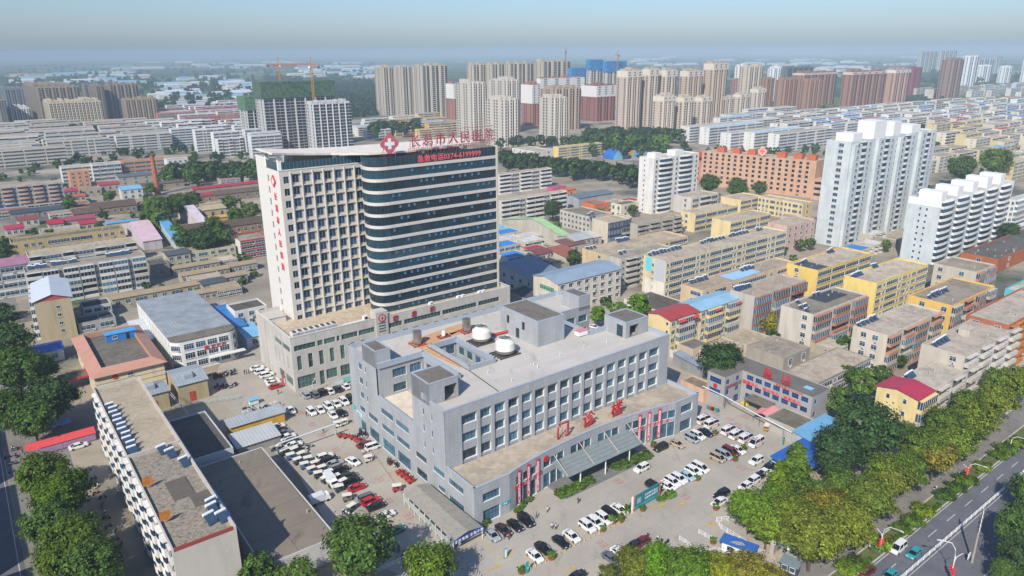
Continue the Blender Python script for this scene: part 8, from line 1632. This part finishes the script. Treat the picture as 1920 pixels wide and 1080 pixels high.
GWM = wall_mat('#b9b4aa')
wall('long white topped wall between the yard huts and the dark lane', [(1256, 668), (1350, 712)], 2.6, .3, wall_mat('#d2cec6')); wall('grey yard wall below the emergency annex', [(1442, 800), (1520, 858)], 2.2, .3, GWM); wall('stone gate wall stub with red writing by the kiosk', [(1446, 1040), (1470, 1012)], 2.6, .8, plain('#a7a39b', .8)); wall('old brick wall beside the sheds at the bottom edge', [(600, 1045), (650, 1062), (700, 1085)], 2.0, .3, plain('#8d5a44', .9)); wall('grey wall along the lower tree yard', [(1300, 1050), (1345, 1035), (1370, 1060)], 1.2, .3, GWM); wall('white painted wall with writing between the dun row and the small white house', [(392, 582), (425, 574)], 2.4, .3, wall_mat('#cfccc4'))
P = [G(757, 924, 3.2), G(802, 905, 3.2), G(904, 987, 3.2), G(850, 1015, 3.2)]; o = Vector((P[3].x, P[3].y, 0)); t = thing('walkway_canopy', 'grey ribbed canopy roof along the outpatient flank with a blue lettered end', 'canopy', o)
Q = [p-o for p in P]; b = MB(); mid0, mid1 = (Q[0]+Q[1])/2+Vector((0, 0, .7)), (Q[2]+Q[3])/2+Vector((0, 0, .7))
for a, c, d, e in ((Q[0], Q[3], mid1, mid0), (mid0, mid1, Q[2], Q[1])): b.quad(a, c, d, e); n = Vector((0, 0, -.08)); b.quad(e+n, d+n, c+n, a+n)
part('roof', b, [roof_mat('#8d887e', .8, .8)], t)
b = MB()
for k in range(10):
 q = Q[0]+(Q[3]-Q[0])*(k/9); b.bar((q.x, q.y, 0), (q.x, q.y, 3.1), .12); q = Q[1]+(Q[2]-Q[1])*(k/9); b.bar((q.x, q.y, 0), (q.x, q.y, 3.1), .12)
tag(part('post', b, [WHITE], t), kind='stuff'); b = MB(); d = (Q[3]-Q[0]).normalized()
for k in range(9): q = Q[0]+(Q[3]-Q[0])*((k+.12)/9); q2 = Q[0]+(Q[3]-Q[0])*((k+.88)/9); b.quad((q.x, q.y, .9), (q2.x, q2.y, .9), (q2.x, q2.y, 2.5), (q.x, q.y, 2.5))
part('side_panel', b, [plain('#a9b3ac', .5)], t); dd = Q[2]-Q[3]; aa = math.atan2(dd.y, dd.x); b = MB(); b.box(0, -.1, 2.3, dd.length, 0, 3.25); f_ = part('fascia', b, [plain('#2a4fa8', .5)], t, rz=aa); obj('lettering', text_mesh('全民健康 全面小康', .78, .05, WHITE, 1.35), t, (.3*cos(aa)+.13*sin(aa), .3*sin(aa)-.13*cos(aa), 2.42), aa)
a, c = G(1184, 962), G(1238, 930); dd = c-a; aa = math.atan2(dd.y, dd.x); L = dd.length; t = thing('billboard', 'long teal notice billboard with orange ends among the planters', 'billboard', a, aa)
b = MB(); b.box(.9, -.12, .5, L-.7, .12, 4.0, 0); b.box(.9, -.14, .5, L-.7, -.121, 1.3, 1); part('board', b, [plain('#1f7886', .5), plain('#35a0b0', .5)], t)
for x0, m_ in ((0, WHITE), (.45, plain('#d0742c', .6)), (L-.68, plain('#d0742c', .6))): b = MB(); b.box(x0, -.16, 0, x0+.42, .16, 4.1); part('end_pillar', b, [m_], t)
for x0 in (1.6, L-2.6): b = MB(); b.box(x0, -.15, 1.7, x0+1.4, -.13, 3.1); part('blank_panel', b, [plain('#8fb2b4', .6)], t)
for k, s in enumerate(('医保政策公示', '智慧就医指南')): obj('lettering', text_mesh(s, .62, .03, plain('#cfdcdc', .6), 1.05), t, (L*.42, -.15, 2.7-.9*k))
t = thing('guard_booth', 'white guard booth with a flat blue roof in the entry lane', 'booth', G(1352, 1035), YAW+radians(-72)); b = MB(); b.box(0, 0, 0, 6.4, 2.2, 2.7, 0, 'b'); part('wall', b, [WHITE], t); b = MB(); b.box(-.5, -.5, 2.7, 6.9, 2.7, 2.95); part('roof', b, [plain('#2f62a8', .6)], t); b = MB(); b.poly([(1.5, .3, 2.96), (3.2, .2, 2.96), (4.6, 1.0, 2.96), (3.6, 1.7, 2.96), (2.2, 1.2, 2.96)]); part('bird_dirt', b, [plain('#9a9c98', .8, var=.4, scale=3)], t)
for x in (1.8, 4.2): obj('window', unit_window(1.3, 1.1, FRAME_W, GLASS_BLUE, 2), t, (x, 0, 1.0))
t = thing('security_kiosk', 'small grey roofed security kiosk on the pavement by the broad yellow green tree', 'kiosk', G(1462, 1072), YAW+radians(-75)); b = MB(); b.box(0, 0, 0, 3.2, 2.4, 2.4, 0, 'b'); part('wall', b, [plain('#3b4a5e', .5)], t); b = MB(); b.box(-.3, -.3, 2.4, 3.5, 2.7, 2.65); part('roof', b, [plain('#7b878e', .5)], t)
for x in (.8, 2.3): obj('window', unit_window(1.0, 1.0, FRAME_W, GLASS, 1), t, (x, 0, 1.0))
def board(px, w_, h_, z0, ang, col, face, txt, label, tsize=.35):
 t = thing('notice_board', label, 'sign', G(*px), ang); b = MB(); b.box(0, -.08, z0, w_, .08, z0+h_); part('board', b, [plain(col, .5)], t)
 b = MB(); b.box(.12, -.1, z0+.15, w_-.12, -.081, z0+h_-.15); part('face', b, [plain(face, .5)], t)
 for x in (.05, w_-.15): b = MB(); b.box(x, -.07, 0, x+.1, .07, z0); part('post', b, [plain(col, .5)], t)
 if txt: obj('lettering', text_mesh(txt, tsize, .02, plain('#e8ece8', .6) if face != '#dfe6e2' else plain('#2f8a84', .6)), t, (.25, -.11, z0+h_*.4))
board((1404, 972), 3.2, 1.7, 1.0, YAW-radians(75), '#d2d8d8', '#dfe6e2', '人民医院', 'white framed gate board with teal panel beside the lime tree', .5); board((1455, 1030), 3.0, 1.5, .9, YAW-radians(75), '#57b8a4', '#dfe6e2', '核酸采样', 'mint framed notice board behind the kiosk', .45); board((1387, 968), .9, 3.2, .2, YAW, '#2a9a9a', '#2a9a9a', '门', 'narrow teal guide post by the gate planter', .5)
board((986, 1076), .7, 2.6, .1, YAW, '#1f9a9a', '#1f9a9a', '诊', 'narrow teal guide post at the bottom edge of the front row', .4); board((945, 1048), .8, 2.3, .1, YAW, '#2f8f8a', '#dfe6e2', '', 'teal framed guide board standing in the forecourt lane'); board((1376, 826), 2.4, 1.6, .5, YAW+radians(20), '#2f8f96', '#2f8f96', '停', 'teal sign stand in front of the ambulances', .7); board((626, 730), 3.4, 1.4, 1.1, YAW, '#a9b9bb', '#cfdada', '', 'grey glass notice board in front of the podium'); board((642, 723), 4.2, 1.4, 1.1, YAW, '#5fb8b0', '#6fc6bc', '', 'mint glass notice board in front of the podium')
board((1371, 742), 2.2, 1.1, .2, YAW, '#a8362c', '#d8d4cc', '', 'red and white leaning board at the emergency corner'); board((530, 722), .5, 3.4, .1, YAW, '#d05058', '#d05058', '', 'pink upright banner by the red car'); board((1467, 835), .7, 2.2, .1, YAW, '#2f8f8a', '#2f8f8a', '', 'teal upright post sign before the bright blue shelter')
for k, (x, y, c, n_) in enumerate(((1327, 767, '#2f8f96', 'teal'), (1332, 769, '#c03028', 'red'), (1336, 770, '#2b2f33', 'black'), (1342, 772, '#3f9a58', 'green'), (1346, 773, '#3a6aa8', 'blue'))):
 t = thing('waste_bin', f'{n_} wheelie bin in the coloured line along the emergency wing', 'bin', G(x, y), YAW); b = MB(); b.box(-.3, -.3, .1, .3, .3, .95); part('body', b, [plain(c, .5)], t); b = MB(); b.box(-.34, -.36, .955, .34, .36, 1.05); part('lid', b, [plain(c, .6)], t)
b = MB(); rg = random.Random(8)
for k in range(14): x, y, z = rg.uniform(-.9, .9), rg.uniform(-.7, .7), rg.uniform(.25, 1.0); b.cyl(x, y, z-.3, z+.3, .35, .28, 8)
tag(part('waste_bags', b, [plain('#d8c01f', .5)], None, loc=G(1396, 759)), 'heap of bright yellow waste bags at the emergency door', 'bags')
t = thing('market_stall', 'red ridged market tent beside the shaded side street', 'tent', G(117, 836), YAW); b = MB(); b.quad((-8, -2.4, 2.2), (8, -2.4, 2.2), (8, 0, 3.2), (-8, 0, 3.2)); b.quad((-8, 0, 3.2), (8, 0, 3.2), (8, 2.4, 2.2), (-8, 2.4, 2.2)); part('roof', b, [plain('#c8484a', .8)], t); b = MB(); b.box(-7.8, -2.3, .3, 7.8, -2.2, 1.9); part('side_cloth', b, [plain('#9a7f9c', .8)], t)
for x in (-7.8, 0, 7.8): b = MB(); b.bar((x, -2.3, 0), (x, -2.3, 2.2), .08); part('pole', b, [STEEL], t)
t = thing('market_stall', 'small red awning behind the ridged market tent', 'tent', G(80, 812), YAW); b = MB(); b.quad((-3, -1.2, 2.3), (3, -1.2, 2.3), (3, 1.2, 2.9), (-3, 1.2, 2.9)); part('roof', b, [plain('#c44a48', .8)], t); b = MB(); b.bar((-2.8, -1.1, 0), (-2.8, -1.1, 2.3), .08); part('pole', b, [STEEL], t)
t = thing('market_stall', 'crumpled pale blue tarpaulin stall behind the red market tent', 'tent', G(118, 806), YAW); b = MB(); b.quad((-2.4, -1.6, 2.2), (2.4, -1.6, 2.3), (2.2, 1.6, 2.8), (-2.3, 1.6, 2.6)); part('roof', b, [plain('#8fb4d4', .8, var=.3)], t); b = MB(); b.bar((-2.2, -1.4, 0), (-2.2, -1.4, 2.2), .08); part('pole', b, [STEEL], t)
for px, c, l in (((92, 846), '#cf4030', 'orange red round umbrella below the market tents'), ((74, 850), '#6f8078', 'grey green round umbrella left of the orange red one')):
 t = thing('umbrella', l, 'umbrella', G(*px)); b = MB(); b.cyl(0, 0, 2.1, 2.7, 1.5, .08, 10); part('canopy', b, [plain(c, .7)], t); b = MB(); b.cyl(0, 0, 0, 2.1, .04, .04, 6); part('pole', b, [STEEL], t)
t = thing('info_stand', 'little pale blue roofed ticket stand among the scooters', 'kiosk', G(476, 758), YAW); b = MB(); b.box(-1.3, -.6, .2, 1.3, .6, 1.6, 0, 'b'); part('wall', b, [plain('#d3dcdc', .6)], t); b = MB(); b.box(-1.6, -.9, 1.65, 1.6, .9, 1.8); part('roof', b, [plain('#6fb4d4', .6)], t)
ys = building('shed', 'silver roofed shed with a yellow fascia beside the black felt roof', (432, 802), 3.2, L=15, D=4.5, floors=1, wall='#c9a040', roof='#a4abae', style='mono', f='', far=True); building('bike_shelter', 'low striped sheet roofed shelter before the yellow fascia shed', (446, 840), 2.4, L=11, D=7, floors=1, wall='#8f8f8c', roof='#b3b6b6', style='mono', f='', far=True)
t = thing('overhead_pipe', 'white pipe bridge crossing the yard lane at the left', 'pipe', G(522, 850)); o = t.location; P = [G(522, 850), G(518, 836, 4), G(522, 832, 4.5), G(628, 795, 4.5), G(630, 815)]; b = MB(); b.tube([p-o for p in P], .22, 8); part('pipe', b, [plain('#c9ccce', .5)], t)
t = thing('overhead_pipe', 'thin white service pipe running over the emergency yard wall', 'pipe', G(1318, 742)); o = t.location; P = [G(1318, 724, 4.2), G(1360, 744, 3.9), G(1425, 780, 3.4), G(1470, 803, 3.2), G(1535, 838, 3.0)]; b = MB(); b.tube([p-o for p in P], .16, 8); part('pipe', b, [plain('#cfd1d1', .5)], t)
for p in P[1:]: b = MB(); q = p-o; b.bar((q.x, q.y, 0), (q.x, q.y, q.z), .12); part('pipe_post', b, [STEEL], t)
def lattice(label, p0, p1, z, posts=()):
 a, c = G(*p0, z), G(*p1, z); t = thing('lattice_beam', label, 'gantry', (a.x, a.y, 0)); o = Vector((a.x, a.y, 0)); d = c-a; L = d.length; d.normalize(); n = Vector((-d.y, d.x, 0))*.25; b = MB(); A0 = a-o
 for s, zz in ((1, 0), (-1, 0), (0, .5)): b.bar(A0+n*s+Vector((0, 0, zz)), A0+n*s+d*L+Vector((0, 0, zz)), .09)
 for k in range(int(L)): q = A0+d*k; b.bar(q+n, q-n+d, .05); b.bar(q+n, q+d*.5+Vector((0, 0, .5)), .05)
 part('beam', b, [plain('#c4c6c6', .5)], t)
 for q in (A0, A0+d*L): b = MB(); b.bar((q.x, q.y, 0), (q.x, q.y, z), .16); part('post', b, [plain('#c4c6c6', .5)], t)
lattice('long steel lattice beam slanting across the bottom edge between the trees', (690, 1078), (842, 1008), 4.2); lattice('steel conveyor-like lattice between the two tan workshops', (320, 738), (352, 775), 4.0)
b = MB();
for k in range(20):
 p = G(986+k*9.2, 1073-k*4.8); b.cyl(p.x, p.y, 0, .6, .1, .1, 6)
tag(part('bollard_line', b, [plain('#c9b870', .6)]), 'line of low yellow and white posts along the front parking kerb', 'posts', None, 'stuff')
b = MB()
for p0, p1, n in (((690, 840), (755, 930), 26), ((875, 1055), (905, 1085), 8)):
 for k in range(n): p = G(p0[0]+(p1[0]-p0[0])*k/n, p0[1]+(p1[1]-p0[1])*k/n); b.cyl(p.x, p.y, 0, .7, .09, .09, 6)
tag(part('chain_posts', b, [plain('#b5ad9c', .7)]), 'line of small posts dividing the lane beside the outpatient flank', 'posts', None, 'stuff')
for k in range(4): building('shop_house', 'row block across the side street seen only by its shadow', PX(tuple(base+UL*(-45+k*38)+VL*19+Vector((0, 0, 18)))), 18, L=9, D=34, floors=5, wall='#b5ad9e', roof='#8f8678', f='', far=True, yaw=YAW+pi, group='row blocks across the side street')
def person_mesh(stride):
 b = MB(); S = lambda rs, n=8: loft(b, [[(cx+rx*cos(2*pi*q/n), cy+ry*sin(2*pi*q/n), z) for q in range(n)] for cx, cy, z, rx, ry in rs], 0)
 me = bpy.data.meshes.new('p'); vs = [(0, 0, .95), (.0, 0, 1.18), (0, 0, 1.4), (.02, 0, 1.52), (.03, 0, 1.66), (0, .2, 1.38), (-.08*stride, .27, 1.12), (.1, .26, .88), (0, -.2, 1.38), (.1*stride, -.27, 1.12), (.18*stride, -.26, .88), (.0, .1, .88), (.16*stride, .1, .5), (.12*stride, .1, .08), (.26*stride+.1, .1, .03), (0, -.1, .88), (-.1*stride, -.1, .5), (-.3*stride, -.1, .1), (-.3*stride+.14, -.1, .03)]
 es = [(0, 1), (1, 2), (2, 3), (3, 4), (2, 5), (5, 6), (6, 7), (2, 8), (8, 9), (9, 10), (0, 11), (11, 12), (12, 13), (13, 14), (0, 15), (15, 16), (16, 17), (17, 18)]; rr = [.15, .15, .16, .06, .105, .075, .05, .035, .075, .05, .035, .1, .07, .05, .04, .1, .07, .05, .04]
 me.from_pydata(vs, es, []); o = bpy.data.objects.new('p', me); COL.objects.link(o); mo = o.modifiers.new('s', 'SKIN'); o.modifiers.new('d', 'SUBSURF').levels = 1
 for v, r in zip(me.skin_vertices[0].data, rr): v.radius = (r, r)
 me.skin_vertices[0].data[0].use_root = True
 dg = bpy.context.evaluated_depsgraph_get(); dg.update(); out = bpy.data.meshes.new_from_object(o.evaluated_get(dg)); bpy.data.objects.remove(o)
 out.materials.clear()
 for mt in (PAINT_CLOTH, plain('#23262c', .8), plain('#b98a6c', .6)): out.materials.append(mt)
 for p in out.polygons:
  z = p.center.z; p.material_index = 1 if z < .95 else (2 if z > 1.5 or (z < 1.0 and abs(p.center.y) > .2) else 0); p.use_smooth = True
 return out
PAINT_CLOTH = tint_mat(.85, 'cloth', 0.0)
PM = [person_mesh(1.0), person_mesh(.15)]; hm = MB(); hm.cyl(0, 0, 1.64, 1.77, .125, .07, 8); HAIR = hm.mesh('hair', [plain('#15110f', .7)])
for k, (x, y, c, l) in enumerate(((1084, 944, '#2a3550', 'person in dark blue walking across the middle of the forecourt'), (1026, 961, '#c9ccd0', 'person in white with a shadow near the black cars'), (1035, 992, '#c4c8cc', 'person in white, left of the walking pair in the front lane'), (1042, 993, '#d0d0d0', 'person in white, right of the walking pair in the front lane'), (1006, 972, '#3a4a8a', 'person in blue bending beside the black van'), (954, 1012, '#a83038', 'person in red by the silver car'), (945, 1010, '#2b2f36', 'person in dark clothes by the silver car'), (1166, 852, '#d6d6d4', 'person in white under the glass canopy'), (1180, 833, '#d6d6d4', 'person in white at the canopy right end'), (683, 825, '#8fa4c0', 'person in pale blue by the red tricycles'), (607, 812, '#4a5a78', 'person walking in the lane under the white pipe'), (526, 763, '#3b3f46', 'person in dark clothes by the lone white car'), (522, 739, '#2a2d33', 'person in black near the red car'), (550, 777, '#6a8fc0', 'person in blue behind the lone white car'), (575, 781, '#2b2e34', 'person in black by the white suv'), (459, 702, '#22252a', 'person in black, left of the three by the lab door'), (463, 701, '#2c2f36', 'person in black, middle of the three by the lab door'), (467, 701, '#33363c', 'person in black, right of the three by the lab door'), (681, 853, '#c9ccd0', 'person in white by the white canopied tricycle'), (1420, 770, '#2f3a5a', 'person standing under the emergency porch'), (24, 845, '#c0c4c8', 'person in white in the side street'), (43, 850, '#a04050', 'person in red by the market tents'), (1630, 1032, '#b8bcc2', 'person in pale clothes beside the lantern lamp'))):
 p = G(x, y); p.z = .31 if 1160 < x < 1185 else .01; t = tag(obj('person', PM[k % 2], None, p, rng.uniform(0, 6.28), color=c), l, 'person'); obj('hair', HAIR, t, (.03, 0, 0))
for q in (TRIKE, SCOOT):
 if q.location[2] < -50:
  for c in list(q.children): bpy.data.objects.remove(c)
  bpy.data.objects.remove(q)
# ---------------------------------------------------------------- the air
def haze():
 b = MB(); b.box(-19000, -400, -1.0, 19000, 19000, 135.0); mt = bpy.data.materials.new("haze"); mt.use_nodes = True; n = mt.node_tree
 n.nodes.remove(n.nodes["Principled BSDF"]); v = n.nodes.new("ShaderNodeVolumePrincipled"); v.inputs["Density"].default_value = HAZE_D; v.inputs["Color"].default_value = (*srgb('#abc0d0'), 1); v.inputs["Anisotropy"].default_value = -.25
 n.links.new(v.outputs[0], n.nodes["Material Output"].inputs["Volume"])
 o = part('haze', b, [mt]); tag(o, kind='stuff')
HAZE_D = .00019
haze()
bpy.data.objects.remove(_FO)
